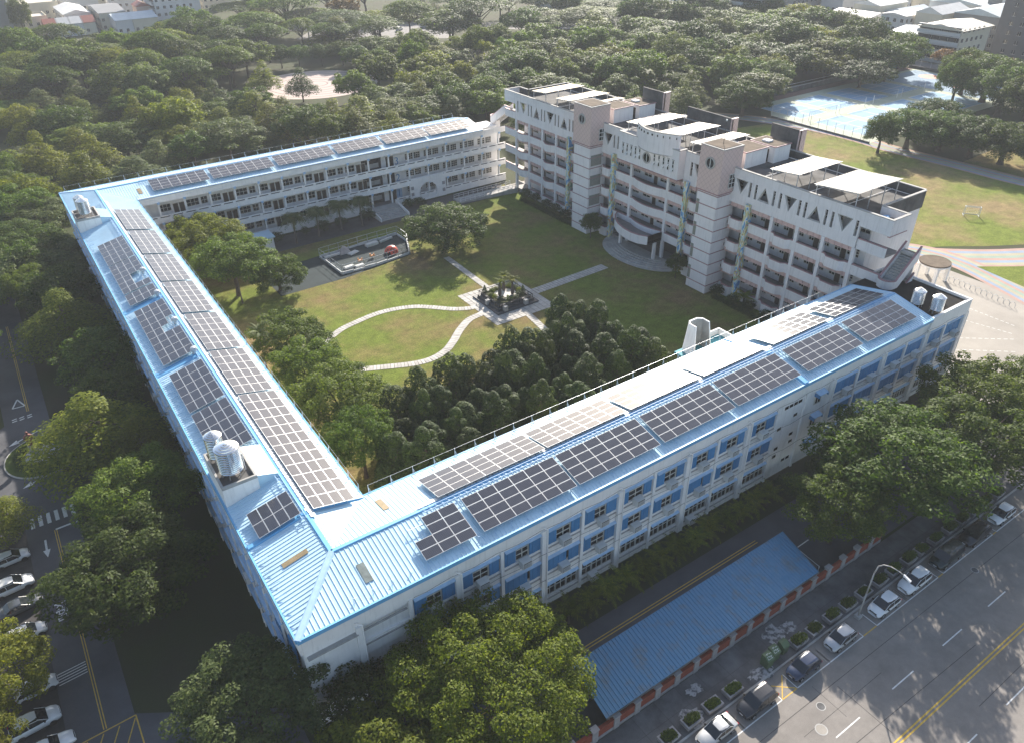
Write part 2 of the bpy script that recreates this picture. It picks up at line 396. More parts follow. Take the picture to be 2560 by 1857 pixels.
sheet('far_parking', [(128, 360), (185, 318), (215, 362), (160, 402)], 0.014, M_far)
sheet('side_street', [(288, 100), (298, 100), (298, 190), (288, 190)], 0.012, M_far)
sheet('park_path', rect(20, 196, 110, 200), 0.006, M_court)
sheet('park_clearing', [(150, 235), (205, 196), (300, 196), (300, 215), (215, 222), (170, 262)], 0.004, mat('dry_park_grass', (0.20, 0.16, 0.085), 0.95, 0.1, scale=0.1, col2=(0.10, 0.12, 0.04), fine=0.2))
# ------------------------------------------------------------------ the three blue-roofed wings
EZ, RZ = 13.0, 14.25                 # eave and ridge height
BX0, BXR, BX1 = 7.0, 12.55, 18.1     # left wing: outer eave, ridge, inner eave
CY0, CYR, CY1 = 40.3, 46.25, 52.3    # front wing
AY1, AYR, AY0 = 161.0, 154.6, 148.2  # back wing: outer eave, ridge, courtyard eave
CX1 = 93.0; AX1 = 93.0
SLB = (RZ - EZ) / (BXR - BX0)

def rib(mb, p, q, wv, h=0.05):
    """a standing rib from p (eave) to q (top); wv = half-width vector along the eave"""
    p, q, wv = Vector(p), Vector(q), Vector(wv); up = Vector((0, 0, h)); t = 0.45
    P = [p - wv, p + wv, q + wv, q - wv, p - wv * t + up, p + wv * t + up, q + wv * t + up, q - wv * t + up]
    mb.hexa([tuple(x) for x in P])

left = thing('school_wing', 'long three-storey white school wing with blue metal roof running back from the near corner', 'school building', (12.5, 100, 0))
front = thing('school_wing', 'three-storey white school wing with blue shutters along the campus road in front', 'school building', (50, 46.3, 0))
back = thing('school_wing', 'white three-storey school wing with open corridors closing the far side of the courtyard', 'school building', (55, 154.6, 0))

# --- roofs (sheet + ribs + ridge cap)
apC = (BXR, CYR, RZ); apA = (BXR, AYR, RZ)
def roofpart(parent, quads, ribs, wv):
    mb = MB()
    for q in quads:
        mb.add(list(q), [tuple(range(len(q)))], 0)
        mb.add([(x, y, z - 0.22) for x, y, z in q], [tuple(reversed(range(len(q))))], 0)
    o = mb.build('roof', M_blue, parent)
    mr = MB()
    for p, q in ribs: rib(mr, p, q, wv)
    tag(mr.build('roof_ribs', M_blue, o), kind='stuff')
    return o
RP = 0.42
ribs = []
x = BX0 + 0.3
while x < CX1:
    t = min(1.0, (x - BX0) / (BXR - BX0)); ribs.append(((x, CY0, EZ), (x, CY0 + (CYR - CY0) * t, EZ + (RZ - EZ) * t)))
    if x > BXR:
        t2 = 1.0 if x > BX1 else (x - BXR) / (BX1 - BXR)
        ribs.append(((x, CYR + (CY1 - CYR) * t2, RZ - (RZ - EZ) * t2), (x, CYR, RZ)))
    x += RP
roofC = roofpart(front, [[(BX0, CY0, EZ), (CX1, CY0, EZ), (CX1, CYR, RZ), apC], [apC, (CX1, CYR, RZ), (CX1, CY1, EZ), (BX1, CY1, EZ)]], ribs, (0.05, 0, 0))
ribs = []
y = CY0 + 0.3
while y < AY1:
    if y < CYR: t = (y - CY0) / (CYR - CY0)
    elif y > AYR: t = (AY1 - y) / (AY1 - AYR)
    else: t = 1.0
    ribs.append(((BX0, y, EZ), (BX0 + (BXR - BX0) * t, y, EZ + (RZ - EZ) * t)))
    if CYR < y < AYR:
        t2 = 1.0
        if y < CY1: t2 = (y - CYR) / (CY1 - CYR)
        if y > AY0: t2 = (AYR - y) / (AYR - AY0)
        ribs.append(((BXR + (BX1 - BXR) * t2, y, RZ - (RZ - EZ) * t2), (BXR, y, RZ)))
    y += RP
roofB = roofpart(left, [[(BX0, CY0, EZ), apC, apA, (BX0, AY1, EZ)], [apC, (BX1, CY1, EZ), (BX1, AY0, EZ), apA]], ribs, (0, 0.05, 0))
ribs = []
x = BX0 + 0.3
while x < AX1:
    t = min(1.0, (x - BX0) / (BXR - BX0)); ribs.append(((x, AY1, EZ), (x, AY1 + (AYR - AY1) * t, EZ + (RZ - EZ) * t)))
    if x > BXR:
        t2 = 1.0 if x > BX1 else (x - BXR) / (BX1 - BXR)
        ribs.append(((x, AYR + (AY0 - AYR) * t2, RZ - (RZ - EZ) * t2), (x, AYR, RZ)))
    x += RP
roofA = roofpart(back, [[(BX0, AY1, EZ), apA, (AX1, AYR, RZ), (AX1, AY1, EZ)], [apA, (BX1, AY0, EZ), (AX1, AY0, EZ), (AX1, AYR, RZ)]], ribs, (0.05, 0, 0))

def cap(parent, p, q, wd=0.28, h=0.08, m=M_bluetrim, name='ridge_cap'):
    p, q = Vector(p), Vector(q); d = (q - p).normalized(); s = Vector((-d.y, d.x, 0)).normalized() * wd; u = Vector((0, 0, h)); b = Vector((0, 0, -0.03))
    mb = MB(); mb.hexa([tuple(v) for v in (p - s + b, q - s + b, q + s + b, p + s + b, p - s * .6 + u, q - s * .6 + u, q + s * .6 + u, p + s * .6 + u)])
    return mb.build(name, m, parent)
cap(roofC, apC, (CX1, CYR, RZ), m=M_blueflash); cap(roofB, apC, apA, m=M_blueflash); cap(roofA, apA, (AX1, AYR, RZ), m=M_blueflash)
cap(roofC, (BX0, CY0, EZ), apC, 0.34, 0.09, name='hip_cap'); cap(roofC, apC, (BX1, CY1, EZ), 0.2, 0.03, name='valley_gutter'); cap(roofA, (BX0, AY1, EZ), apA, 0.3, 0.09, name='hip_cap'); cap(roofA, apA, (BX1, AY0, EZ), 0.2, 0.03, name='valley_gutter')
# eave fascias
def fascia(parent, x0, y0, x1, y1, wd=0.16, z0=EZ - 0.38, z1=EZ + 0.05, m=M_blueflash):
    mb = MB(); mb.box(min(x0, x1) - (wd / 2 if x0 == x1 else 0), min(y0, y1) - (wd / 2 if y0 == y1 else 0), z0, max(x0, x1) + (wd / 2 if x0 == x1 else 0), max(y0, y1) + (wd / 2 if y0 == y1 else 0), z1)
    mb.build('eave_fascia', m, parent)
fascia(roofC, BX0 - 0.02, CY0 - 0.05, CX1, CY0 - 0.05); fascia(roofC, BX1 + .1, CY1 + 0.05, CX1, CY1 + 0.05, z0=EZ - .2)
fascia(roofB, BX0 - 0.05, CY0 + .05, BX0 - 0.05, AY1 - .05); fascia(roofB, BX1 + 0.05, CY1 + .2, BX1 + 0.05, AY0 - .2, z0=EZ - .2)
fascia(roofA, BX0 - .02, AY1 + 0.05, AX1, AY1 + 0.05); fascia(roofA, BX1 + .2, AY0 - 0.05, AX1, AY0 - 0.05, z0=EZ - .1, m=M_bluetrim)
# gable ends of the metal roofs
for par, x, y0, yr, y1 in ((roofC, CX1 + 0.02, CY0, CYR, CY1), (roofA, AX1 + .02, AY1, AYR, AY0)):
    mb = MB(); mb.extr([(y0, EZ - .35), (y1, EZ - .35), (y1, EZ + .04), (yr, RZ + .06), (y0, EZ + .04)], 'x', x, x + 0.14); mb.build('gable_flashing', M_bluetrim if par is roofC else M_white, par)
# raised cross-flashings between roof bays
def flash(par, p, q, w=0.5, h=0.12):
    cap(par, p, q, w, h, M_blueflash, 'bay_flashing')
flash(roofC, (67.6, CY0, EZ + .03), (67.6, CYR, RZ + .03)); flash(roofC, (67.6, CYR, RZ + .03), (67.6, CY1, EZ + .03))
flash(roofB, (BX0, 51.9, EZ + .03), (BXR, 51.9, RZ + .03), 0.35); flash(roofB, (BXR, 52.2, RZ + .03), (BX1, 52.2, EZ + .03), 0.35)
for yy in (85.2, 103.6): flash(roofB, (BX0, yy, EZ + .02), (BXR, yy, RZ + .02), 0.7, 0.06)
# ridge walkways with their cable trays
def walkway(par, p, q, side):
    p, q = Vector(p), Vector(q); d = q - p; L = d.length; d.normalize(); s = Vector((-d.y, d.x, 0)) * side
    mb = MB(); base = RZ + 0.16; n = int(L / 0.62)
    for i in range(n):
        a = p + d * (i * L / n); b = p + d * (i * L / n + 0.52)
        o0, o1 = s * 0.16, s * 0.62
        z = base - 0.06
        mb.hexa([(a + o0).to_tuple()[:2] + (z,), (b + o0).to_tuple()[:2] + (z,), (b + o1).to_tuple()[:2] + (z - .05,), (a + o1).to_tuple()[:2] + (z - .05,), (a + o0).to_tuple()[:2] + (z + .05,), (b + o0).to_tuple()[:2] + (z + .05,), (b + o1).to_tuple()[:2] + (z,), (a + o1).to_tuple()[:2] + (z,)])
    mb.build('ridge_walkway', M_grating, par)
    mb = MB()
    for i in range(n):
        a = p + d * (i * L / n + 0.2); o0, o1 = -s * 0.22, -s * 0.62
        A, B = a + o0, a + o1 + d * 0.3
        mb.tube((A.x, A.y, base + .02), (B.x, B.y, base - .02), 0.035, 4); mb.tube((A.x, A.y, base - .1), (A.x, A.y, base + .12), 0.03, 4); mb.tube((B.x, B.y, base - .15), (B.x, B.y, base + .08), 0.03, 4)
    for o in (-s * 0.22, -s * 0.62):
        A, B = p + o, q + o; mb.tube((A.x, A.y, base + .1), (B.x, B.y, base + .1), 0.03, 4)
    mb.build('cable_tray', M_bluetrim, par)
walkway(roofC, (21, CYR, RZ), (91, CYR, RZ), 1); walkway(roofB, (BXR, 51, RZ), (BXR, 147, RZ), -1); walkway(roofA, (20, AYR, RZ), (91, AYR, RZ), 1)

# --- skylight strips near the corner
M_sky1 = mat('skylight_ochre', (0.26, 0.20, 0.115), 0.5, 0.3, var=0.2, scale=2); M_sky2 = mat('skylight_grey', (0.16, 0.19, 0.18), 0.4, 0.4, var=0.3, scale=2)
def roofz(x, y, wing):
    if wing == 'Co': return EZ + (y - CY0) / (CYR - CY0) * (RZ - EZ)
    if wing == 'Ci': return EZ + (CY1 - y) / (CY1 - CYR) * (RZ - EZ)
    if wing == 'Bo': return EZ + (x - BX0) / (BXR - BX0) * (RZ - EZ)
    if wing == 'Bi': return EZ + (BX1 - x) / (BX1 - BXR) * (RZ - EZ)
    if wing == 'Ai': return EZ + (y - AY0) / (AYR - AY0) * (RZ - EZ)
    return EZ + (AY1 - y) / (AY1 - AYR) * (RZ - EZ)
def patch(par, wing, x0, y0, x1, y1, m):
    mb = MB(); P = [(x0, y0), (x1, y0), (x1, y1), (x0, y1)]
    mb.hexa([(x, y, roofz(x, y, wing) + .03) for x, y in P] + [(x, y, roofz(x, y, wing) + .075) for x, y in P]); mb.build('skylight_strip', m, par)
patch(roofB, 'Bo', 8.7, 47.55, 11.0, 48.1, M_sky1); patch(roofC, 'Co', 13.7, 42.1, 14.4, 44.0, M_sky2); patch(roofC, 'Ci', 18.6, 48.6, 19.2, 50.6, M_sky1); patch(roofA, 'Ai', 19.0, 150, 19.7, 152, M_sky1)

# --- snow-guard like lifeline hooks along the eaves (small rods)
mb = MB()
for i in range(48):
    x = 12 + i * 1.7
    if x < 92: z = EZ + .2; mb.tube((x, CY0 + .35, z - .1), (x + .15, CY0 + .95, z + .25), .022, 4); mb.tube((x + .15, CY0 + .95, z + .25), (x + .55, CY0 + 1.0, z + .1), .018, 4)
mb.build('eave_hooks', M_bluetrim, roofC)
mb = MB()
for i in range(64):
    y = 42 + i * 1.55
    if 57.5 < y < 64.6 or 136.8 < y < 143: continue
    z = EZ + .15; mb.tube((BX0 + .15, y, z), (BX0 + 1.0, y - .25, z + .32), .028, 4, m=0)
mb.build('eave_hooks', M_bluetrim, roofB)

# --- roof-edge railings on the courtyard side: braced posts with a wire
def railing(par, p, q, step, label=None, out=(0, 0)):
    p, q = Vector(p), Vector(q); L = (q - p).length; n = int(L / step); d = (q - p) / n
    t = thing('roof_railing', label, 'railing', ((p.x + q.x) / 2, (p.y + q.y) / 2, EZ))
    dn = d.normalized()
    mb = MB(); mb.tube((0, 0, 0), (0, 0, 1.05), .03, 4); mb.tube((0.32 * dn.x, 0.32 * dn.y, 0), (0, 0, .75), .02, 4); mb.tube((-out[0] * .35, -out[1] * .35, 0.05), (0, 0, .9), .02, 4)
    me = mb.mesh('post', M_steel)
    for i in range(n + 1):
        a = p + d * i; inst('post', me, t, (a.x - t.location.x, a.y - t.location.y, 0.0))
    for zz in (1.03,):
        mb = MB(); mb.tube((p.x, p.y, EZ + zz), (q.x, q.y, EZ + zz), .009, 4); mb.build('wire', M_steel, t)
railing(front, (18.8, CY1 + .02, EZ), (92.5, CY1 + .02, EZ), 2.35, 'wire roof railing with braced posts along the courtyard edge of the front wing', (0, 1))
railing(left, (BX1 + .02, 53, EZ), (BX1 + .02, 147.4, EZ), 2.35, 'wire roof railing with braced posts along the courtyard edge of the left wing', (1, 0))
railing(back, (8, AY1 - .02, EZ), (92.5, AY1 - .02, EZ), 2.6, 'thin roof railing posts along the far edge of the back wing roof', (0, 1))

# ------------------------------------------------------------------ front wing: street facade
WY = CY0 + 0.42      # wall plane of the bays; pilasters stand 0.3 proud of it
bays = [12.0, 16.75, 21.45, 26.1, 30.8, 35.5, 40.2, 44.9, 49.6, 54.2, 58.9, 63.9]
bays2 = [73.5, 78.8, 83.65, 88.7, 93.0, 97.7, 102.2]
HEAD = [3.15, 6.85, 10.5]; SILL = [1.15, 4.8, 8.45]
mb = MB()
mb.box(BX0 + .35, WY + .25, 0, CX1 + .1, CY1 - .5, 12.75); mb.box(CX1 + .1, WY + .25, 0, 102.2, CY1 - .5, 12.28)
mb.build('wall_core', M_white, front)
mb = MB()
for x0, x1 in list(zip(bays[:-1], bays[1:])) + list(zip(bays2[:-1], bays2[1:])):
    lo = 0
    for s, h in zip(SILL, HEAD):
        mb.box(x0, WY, lo, x1, WY + .27, s); lo = h
    mb.box(x0, WY - .01, lo, x1, WY + .27, 12.7)
for x0, x1 in ((BX0 + .3, 12.0), (63.9, 73.5)): mb.box(x0, WY, 0, x1, WY + .27, 12.7)
mb.box(BX0 + .32, WY - .12, 10.9, 102.3, WY - .0, 12.72)                        # plain band under the eave
mb.build('facade_wall', M_white, front)
for i, x in enumerate(bays + bays2 + [68.9]):
    mb = MB(); wd = 0.62 if i % 2 == 0 else 0.34
    mb.box(x - wd / 2, WY - (.34 if i % 2 == 0 else .2), 0, x + wd / 2, WY + .05, 10.9); mb.build('pilaster', M_white, front)
    if i % 2 == 0:
        mb = MB(); xx = x + wd / 2 - .1
        mb.tube((xx, WY - .46, 0.2), (xx, WY - .46, 11.1), .065, 6); mb.tube((xx, WY - .46, 11.1), (xx - .5, WY - .3, 11.5), .065, 6); mb.build('downpipe', M_white, front)
# ledges
for zz in (0.8, 4.4, 8.05):
    mb = MB(); mb.box(12.0, WY - .1, zz, 63.9, WY - .002, zz + .12); mb.build('ledge', M_concrete, front)
    mb = MB(); mb.box(73.5, WY - .1, zz, 102.2, WY - .002, zz + .12); mb.build('ledge', M_concrete, front)
# the plain stair bay: slits
mb = MB()
for z, xs in ((10.0, (65.2, 66.0, 66.8, 67.6)), (8.2, (67.2,)), (7.2, (64.6,)), (5.4, (67.2,)), (4.2, (64.8, 67.4)), (3.0, (64.8,)), (1.6, (66.8, 67.6))):
    for x in xs: mb.box(x, WY - .02, z, x + .65, WY + .06, z + .42)
mb.build('slit_window', M_glass, front)
mb = MB(); mb.box(BX0 + 0.9, WY - .02, 9.6, 11.6, WY + .1, 10.1); mb.build('strip_window', M_glass, front)
mb = MB(); mb.box(BX0 + .5, WY - .42, 10.1, 11.8, WY + .1, 10.22); mb.box(12.3, WY - .2, 10.0, 16.4, WY + .0, 10.08); mb.build('canopy_slab', M_concrete, front)
for z in (9.3, 6.0, 2.2):
    w_ = inst('small_window', MB().box(-.55, -.03, -.75, .55, .05, .75).mesh('small_window', M_glass), front, (71.4 - 50, WY - .02 - 46.3, z))
    inst('frame', MB().box(-.62, -.06, -.82, -.5, .05, .82).box(.5, -.06, -.82, .62, .05, .82).box(-.62, -.06, .75, .62, .05, .85).box(-.62, -.06, -.82, .62, .05, -.72).box(-.04, -.05, -.75, .04, .05, .75).mesh('frame', M_frame), w_)
    inst('awning', MB().hexa([(-.8, -.7, .85), (.8, -.7, .85), (.8, 0, 1.05), (-.8, 0, 1.05), (-.8, -.7, .93), (.8, -.7, .93), (.8, 0, 1.13), (-.8, 0, 1.13)], 0).box(-.82, -.7, .5, -.78, 0, .95, 1).box(.78, -.7, .5, .82, 0, .95, 1).mesh('awning', [M_bluetrim, M_bluescreen]), w_)

# window bays
def pane_mesh(w, h):
    mb = MB(); mb.box(-w / 2, -.02, 0, w / 2, .02, h); return mb.mesh('pane', M_glass)
def frame_mesh(w, h, nx, nz, t=.07):
    mb = MB()
    for i in range(nx + 1): x = -w / 2 + w * i / nx; mb.box(x - t / 2, -.06, 0, x + t / 2, .06, h)
    for k in range(nz + 1): z = h * k / nz; mb.box(-w / 2, -.055, z - t / 2, w / 2, .055, z + t / 2)
    return mb.mesh('frame', M_frame)
WINM = {}
def window(parent, x, y, z, w, h, nx, nz, face='-y', sill=False, dark=None):
    """window part (frame mesh) with pane children, facing -y, +y, -x or +x"""
    key = (round(w, 2), round(h, 2), nx, nz)
    if key not in WINM: WINM[key] = (frame_mesh(w, h, nx, nz), pane_mesh(w / nx - .05, h))
    fm, pm = WINM[key]
    rz = {'-y': 0, '+y': pi, '-x': -pi / 2, '+x': pi / 2}[face]
    px, py, pz = parent.location
    o = inst('window', fm, parent, (x - px, y - py, z - pz), (0, 0, rz))
    for i in range(nx): inst('pane', pm, o, (-w / 2 + w * (i + .5) / nx, 0.02, 0))
    return o
ac = MB()
ac.box(-.42, -.62, 0, .42, .02, .62); ac.box(-.36, -.645, .06, .36, -.62, .56, 1)
for k in range(6): ac.box(-.36, -.66, .08 + k * .08, .36, -.645, .11 + k * .08, 0)
acm = ac.mesh('shell', [M_acbox, M_dark])
brm = MB().tube((-.3, -.55, 0), (-.3, .1, -.3), .025, 4).tube((.3, -.55, 0), (.3, .1, -.3), .025, 4).tube((-.3, -.6, -.02), (-.3, .1, -.02), .025, 4).tube((.3, -.6, -.02), (.3, .1, -.02), .025, 4).mesh('bracket', M_steel)
def aircon(x, y, z, label, rz=0, s=1.0):
    t = thing('air_conditioner', label, 'air conditioner', (x, y, z), rz, 'air conditioners on the walls')
    t.scale = (s * 1.25, s * 1.2, s * 1.25); inst('shell', acm, t); inst('bracket', brm, t)
FLN = ['ground-floor', 'middle-floor', 'top-floor']
shm = {}
def shutter(x0, x1, z0, z1, par):
    k = (round(x1 - x0, 2), round(z1 - z0, 2))
    if k not in shm:
        mb = MB(); w_, h_ = k; n = max(2, int(w_ / .3))
        for i in range(n): mb.box(-w_ / 2 + i * w_ / n + .015, -.03 - .02 * (i % 2), 0, -w_ / 2 + (i + 1) * w_ / n - .0, .03, h_)
        shm[k] = mb.mesh('shutter', M_bluescreen)
    inst('shutter', shm[k], par, ((x0 + x1) / 2 - par.location.x, WY + .03 - par.location.y, z0))
aw = {}
def awning(x0, x1, z, par, d=.26):
    k = round(x1 - x0, 2)
    if k not in aw:
        mb = MB(); mb.hexa([(-k / 2, -d, -.10), (k / 2, -d, -.10), (k / 2, 0, .0), (-k / 2, 0, .0), (-k / 2, -d, -.03), (k / 2, -d, -.03), (k / 2, 0, .08), (-k / 2, 0, .08)])
        mb.box(-k / 2, -d, -.15, k / 2, -d + .03, -.08); aw[k] = mb.mesh('awning', M_bluetrim)
    inst('awning', aw[k], par, ((x0 + x1) / 2 - par.location.x, WY - par.location.y, z))
rr = random.Random(3)
for bi, (x0, x1) in enumerate(zip(bays[1:-1], bays[2:])):
    a, b = x0 + .33, x1 - .28; w_ = b - a
    for fl in range(3):
        z0, z1 = SILL[fl], HEAD[fl]
        awning(a, b, z1, front)
        if fl == 0:
            for k in range(3):
                ww = w_ / 3 - .12; window(front, a + w_ * (k + .5) / 3, WY + .16, z0 + .08, ww, z1 - z0 - .2, 2, 2)
            if bi % 3 == 1: aircon(a + w_ * .3, WY - .05, z0 - .5, 'grey air conditioner box beneath the %s ground-floor window bay from the near corner' % ORD[bi])
            continue
        full = (fl == 1 and bi in (2, 3, 7)) or (fl == 2 and bi == 99)
        if full: shutter(a, a + w_ * .62, z0 + .05, z1 - .08, front); shutter(b - w_ * .30, b, z0 + .05, z1 - .08, front); window(front, a + w_ * .66, WY + .16, z0 + .3, .45, z1 - z0 - .5, 1, 1)
        else:
            sl = w_ * rr.choice((.24, .30, .3)); sr = w_ * rr.choice((.26, .32))
            shutter(a, a + sl, z0 + .05, z1 - .08, front); shutter(b - sr, b, z0 + .05, z1 - .08, front)
            window(front, (a + sl + b - sr) / 2, WY + .16, z0 + .08, (b - sr - a - sl) - .15, z1 - z0 - .2, 2, 3)
        aircon(a + w_ * .50, WY - .05, z0 - .55 + .2 * (bi % 2), 'grey air conditioner box below the %s %s window bay from the near corner' % (ORD[bi], FLN[fl]))
for bi, (x0, x1) in enumerate(zip(bays2[:-1], bays2[1:])):
    a, b = x0 + .33, x1 - .28; w_ = b - a
    for fl in range(3):
        z0, z1 = SILL[fl], HEAD[fl]
        awning(a, b, z1, front)
        if fl == 0:
            for k in range(3): window(front, a + w_ * (k + .5) / 3, WY + .16, z0 + .08, w_ / 3 - .12, z1 - z0 - .2, 2, 2)
            continue
        shutter(a, a + w_ * .55, z0 + .05, z1 - .08, front); shutter(a + w_ * .57, b, z0 + .05, z1 - .08, front)
        aircon(a + w_ * .62, WY - .05, z0 - .5, 'grey air conditioner box below the %s %s blue window bay from the far end' % (ORD[5 - bi], FLN[fl]))
# first bay beside the blank wall has one window row at the top, cables along the wall
mb = MB()
for z in (4.2, 7.9, 11.2):
    MB().path([(x, WY - .38, z + .12 * sin(x * 1.3)) for x in np.arange(17, 101, 1.2)], .018, 4).build('wall_cable', M_dkconc, front)
# flat-roofed end block with parapet
mb = MB(); mb.box(CX1 + .16, CY0 + .3, 12.3, 102.2, CY1 + .6, 12.62); mb.build('flat_roof', M_bitumen, front)
mb = MB(); mb.box(CX1 + .16, CY0 + .05, 10.9, 102.45, CY0 + .3, 13.0); mb.box(102.2, CY0 + .3, 10.9, 102.45, CY1 + .8, 13.0); mb.box(97.2, CY1 + .6, 10.9, 102.2, CY1 + .8, 13.0); mb.build('parapet', M_white, front)
mb = MB(); mb.box(102.2, CY0 + .3, 0, 102.44, CY1 + .8, 10.9); mb.box(93, CY1 - .5, 0, 102.2, CY1 + .8, 12.3); mb.build('end_wall', M_white, front)
for fl in range(3):
    for yy in (43.5, 47.5): window(front, 102.47, yy, SILL[fl] + .1, 2.4, 1.5, 3, 2, '+x')
# courtyard side wall of the front wing
mb = MB(); mb.box(18.6, CY1 - .5, 0, 93, CY1 - .2, 12.9); mb.build('courtyard_wall', M_white, front)
for i, x in enumerate(np.arange(22, 92, 4.7)):
    for z in (1.3, 4.95, 8.6): window(front, float(x), CY1 - .18, z, 3.2, 1.5, 4, 2, '+y')

# ------------------------------------------------------------------ left wing walls
mb = MB(); mb.box(BX0 + .45, CY0 + .7, 0, BX1 - .6, AY1 - .4, 12.7); mb.build('wall_core', M_white, left)
mb = MB(); mb.box(BX0 + .1, CY0 + .45, 10.6, BX0 + .45, AY1 - .4, 12.72); mb.build('parapet_band', M_white, left)
for i, y in enumerate(np.arange(44.5, 160, 4.7)):
    mb = MB(); mb.box(BX0 + .14, y - .2, 0, BX0 + .46, y + .2, 10.6); mb.build('pilaster', M_white, left)
    if y < 155:
        for z in (1.3, 4.95, 8.6):
            window(left, BX0 + .42, y + 2.35, z, 3.6, 1.5, 4, 2, '-x')
            mb = MB(); mb.box(BX0 - .2, y + .4, z + 1.6, BX0 + .45, y + 4.3, z + 1.7); mb.build('awning', M_bluetrim, left)
        if i % 2 == 0: aircon(BX0 + .4, y + 3.0, 4.4, 'grey air conditioner box on the left wing outer wall, %s from the near corner' % ORD[min(i // 2, 19)], -pi / 2)
    mb = MB(); mb.tube((BX0 + .02, y + .5, 0), (BX0 + .02, y + .5, 12.2), .06, 6); mb.tube((BX0 + .02, y + 1.1, 0), (BX0 + .02, y + 1.1, 9.6), .05, 6); mb.build('downpipe', M_white, left)
mb = MB()
for z in (4.1, 7.7, 11.3): MB().path([(BX0 - .03 - .05 * (k % 2), yy, z + .1 * sin(yy)) for k, yy in enumerate(np.arange(46, 150, 2.0))], .035, 4).build('wall_pipe', M_steel, left)
mb = MB()
for y0, y1, z in ((42.6, 44.2, 7.0), (45.6, 48, 5.2)): mb.box(BX0 + .05, y0, z, BX0 + .2, y1, z + 2.6)
mb.build('blue_panel', M_bluescreen, left)
mb = MB(); mb.box(BX1 - .75, CY1, 0, BX1 - .45, AY0, 12.85); mb.build('courtyard_wall', M_white, left)
for y in np.arange(56, 146, 4.7):
    for z in (1.3, 4.95, 8.6): window(left, BX1 - .42, float(y), z, 3.2, 1.5, 4, 2, '+x')

# concrete plinths and stainless tanks on the outer roof edge
M_tankband = mat('tank_shadow_line', (0.30, 0.27, 0.20), 0.3, 0.5, metal=0.8, var=0.2)
def plinth(par, x0, y0, x1, y1, z1, ybr):
    mb = MB(); mb.box(x0, y0, EZ - .6, x1, y1, z1 - .35); mb.build('tank_plinth', M_white, par)
    o = MB().box(x0, y0, z1 - .34, x1, y0 + .2, z1).box(x0, y1 - .2, z1 - .34, x1, y1, z1).box(x0, y0 + .2, z1 - .34, x0 + .2, y1 - .2, z1).box(x1 - .2, y0 + .2, z1 - .34, x1, y1 - .2, z1).build('plinth_parapet', M_concrete, par)
    mb = MB(); mb.box(x0 + .21, y0 + .21, z1 - .345, x1 - .21, y1 - .21, z1 - .3); mb.build('plinth_floor', M_dkconc, par)
    # little metal lean-to from the ridge to the plinth
    mb = MB(); P = [(x1 + .02, y0 + .2, z1 - .25), (BXR - .2, y0 + .2, RZ + .3), (BXR - .2, y1 - .6, RZ + .3), (x1 + .02, y1 - .6, z1 - .25)]
    mb.hexa([(x, y, z - .15) for x, y, z in P] + P)
    yy = y0 + .5
    while yy < y1 - .8: rib(mb, (x1 + .05, yy, z1 - .25), (BXR - .2, yy, RZ + .3), (0, .05, 0), .05); yy += .42
    mb.tri((x1 + .02, y0 + .16, z1 - .27), (BXR - .2, y0 + .16, RZ + .28), (x1 + .02, y0 + .16, EZ + .8)); mb.quad((x1 + .02, y0 + .16, EZ + .8), (BXR - .2, y0 + .16, RZ + .28), (BXR - .2, y0 + .16, RZ - .2), (x1 + .02, y0 + .16, EZ + .6))
    mb.build('lean_to_roof', M_blue, par)
plinth(left, BX0 + .1, 58.1, 10.4, 64.1, 15.4, 0); plinth(left, BX0 + .0, 137.4, 10.6, 142.6, 15.3, 0)
def tank(x, y, z, r, h, label):
    t = thing('water_tank', label, 'water tank', (x, y, z), 0, 'stainless steel rooftop water tanks')
    prof = [(r * .92, .35)]; n = 12
    for k in range(n): z0 = .35 + (h - .35) * k / n; z1 = .35 + (h - .35) * (k + 1) / n; prof += [(r * .965, z0 + .02), (r, z0 + .08), (r, z1 - .06), (r * .965, z1 - .01)]
    MB().lathe(0, 0, prof, 28).build('shell', M_stainless, t, local=True, smooth=False)
    MB().lathe(0, 0, [(r * 1.03, h), (r * 1.02, h + .04), (r * .86, h + .10), (r * .84, h + .16), (r * .62, h + .22), (r * .6, h + .28), (r * .4, h + .33), (r * .38, h + .40), (r * .2, h + .43), (r * .18, h + .5), (.02, h + .52)], 28).build('lid', M_stainless, t, local=True)
    mb = MB()
    for k in range(6): a = k * pi / 3; mb.tube((r * .85 * cos(a), r * .85 * sin(a), -.25), (r * .85 * cos(a), r * .85 * sin(a), .4), .05, 5)
    mb.build('stand', M_steel, t, local=True)
    MB().path([(r + .08, -.1, -.2), (r + .08, -.1, h * .6), (r * .6, -.1, h * .75)], .045, 5).build('pipe', M_white, t, local=True)
tank(8.65, 59.9, 15.35, 1.12, 2.9, 'largest stainless steel water tank on the near roof plinth, in front of a smaller one')
tank(8.15, 62.7, 15.35, .82, 2.7, 'smaller stainless steel water tank just behind the largest one on the near plinth')
tank(8.75, 139.0, 15.3, .92, 2.5, 'nearer stainless steel water tank on the far corner plinth of the left wing')
tank(8.55, 141.5, 15.3, .78, 2.3, 'farther stainless steel water tank on the far corner plinth of the left wing')
tank(95.2, 44.0, 12.75, .80, 2.1, 'stainless steel water tank on the black flat roof, the one farther from the street')
tank(95.6, 41.5, 12.75, .80, 2.1, 'stainless steel water tank on the black flat roof, the one nearer the street')
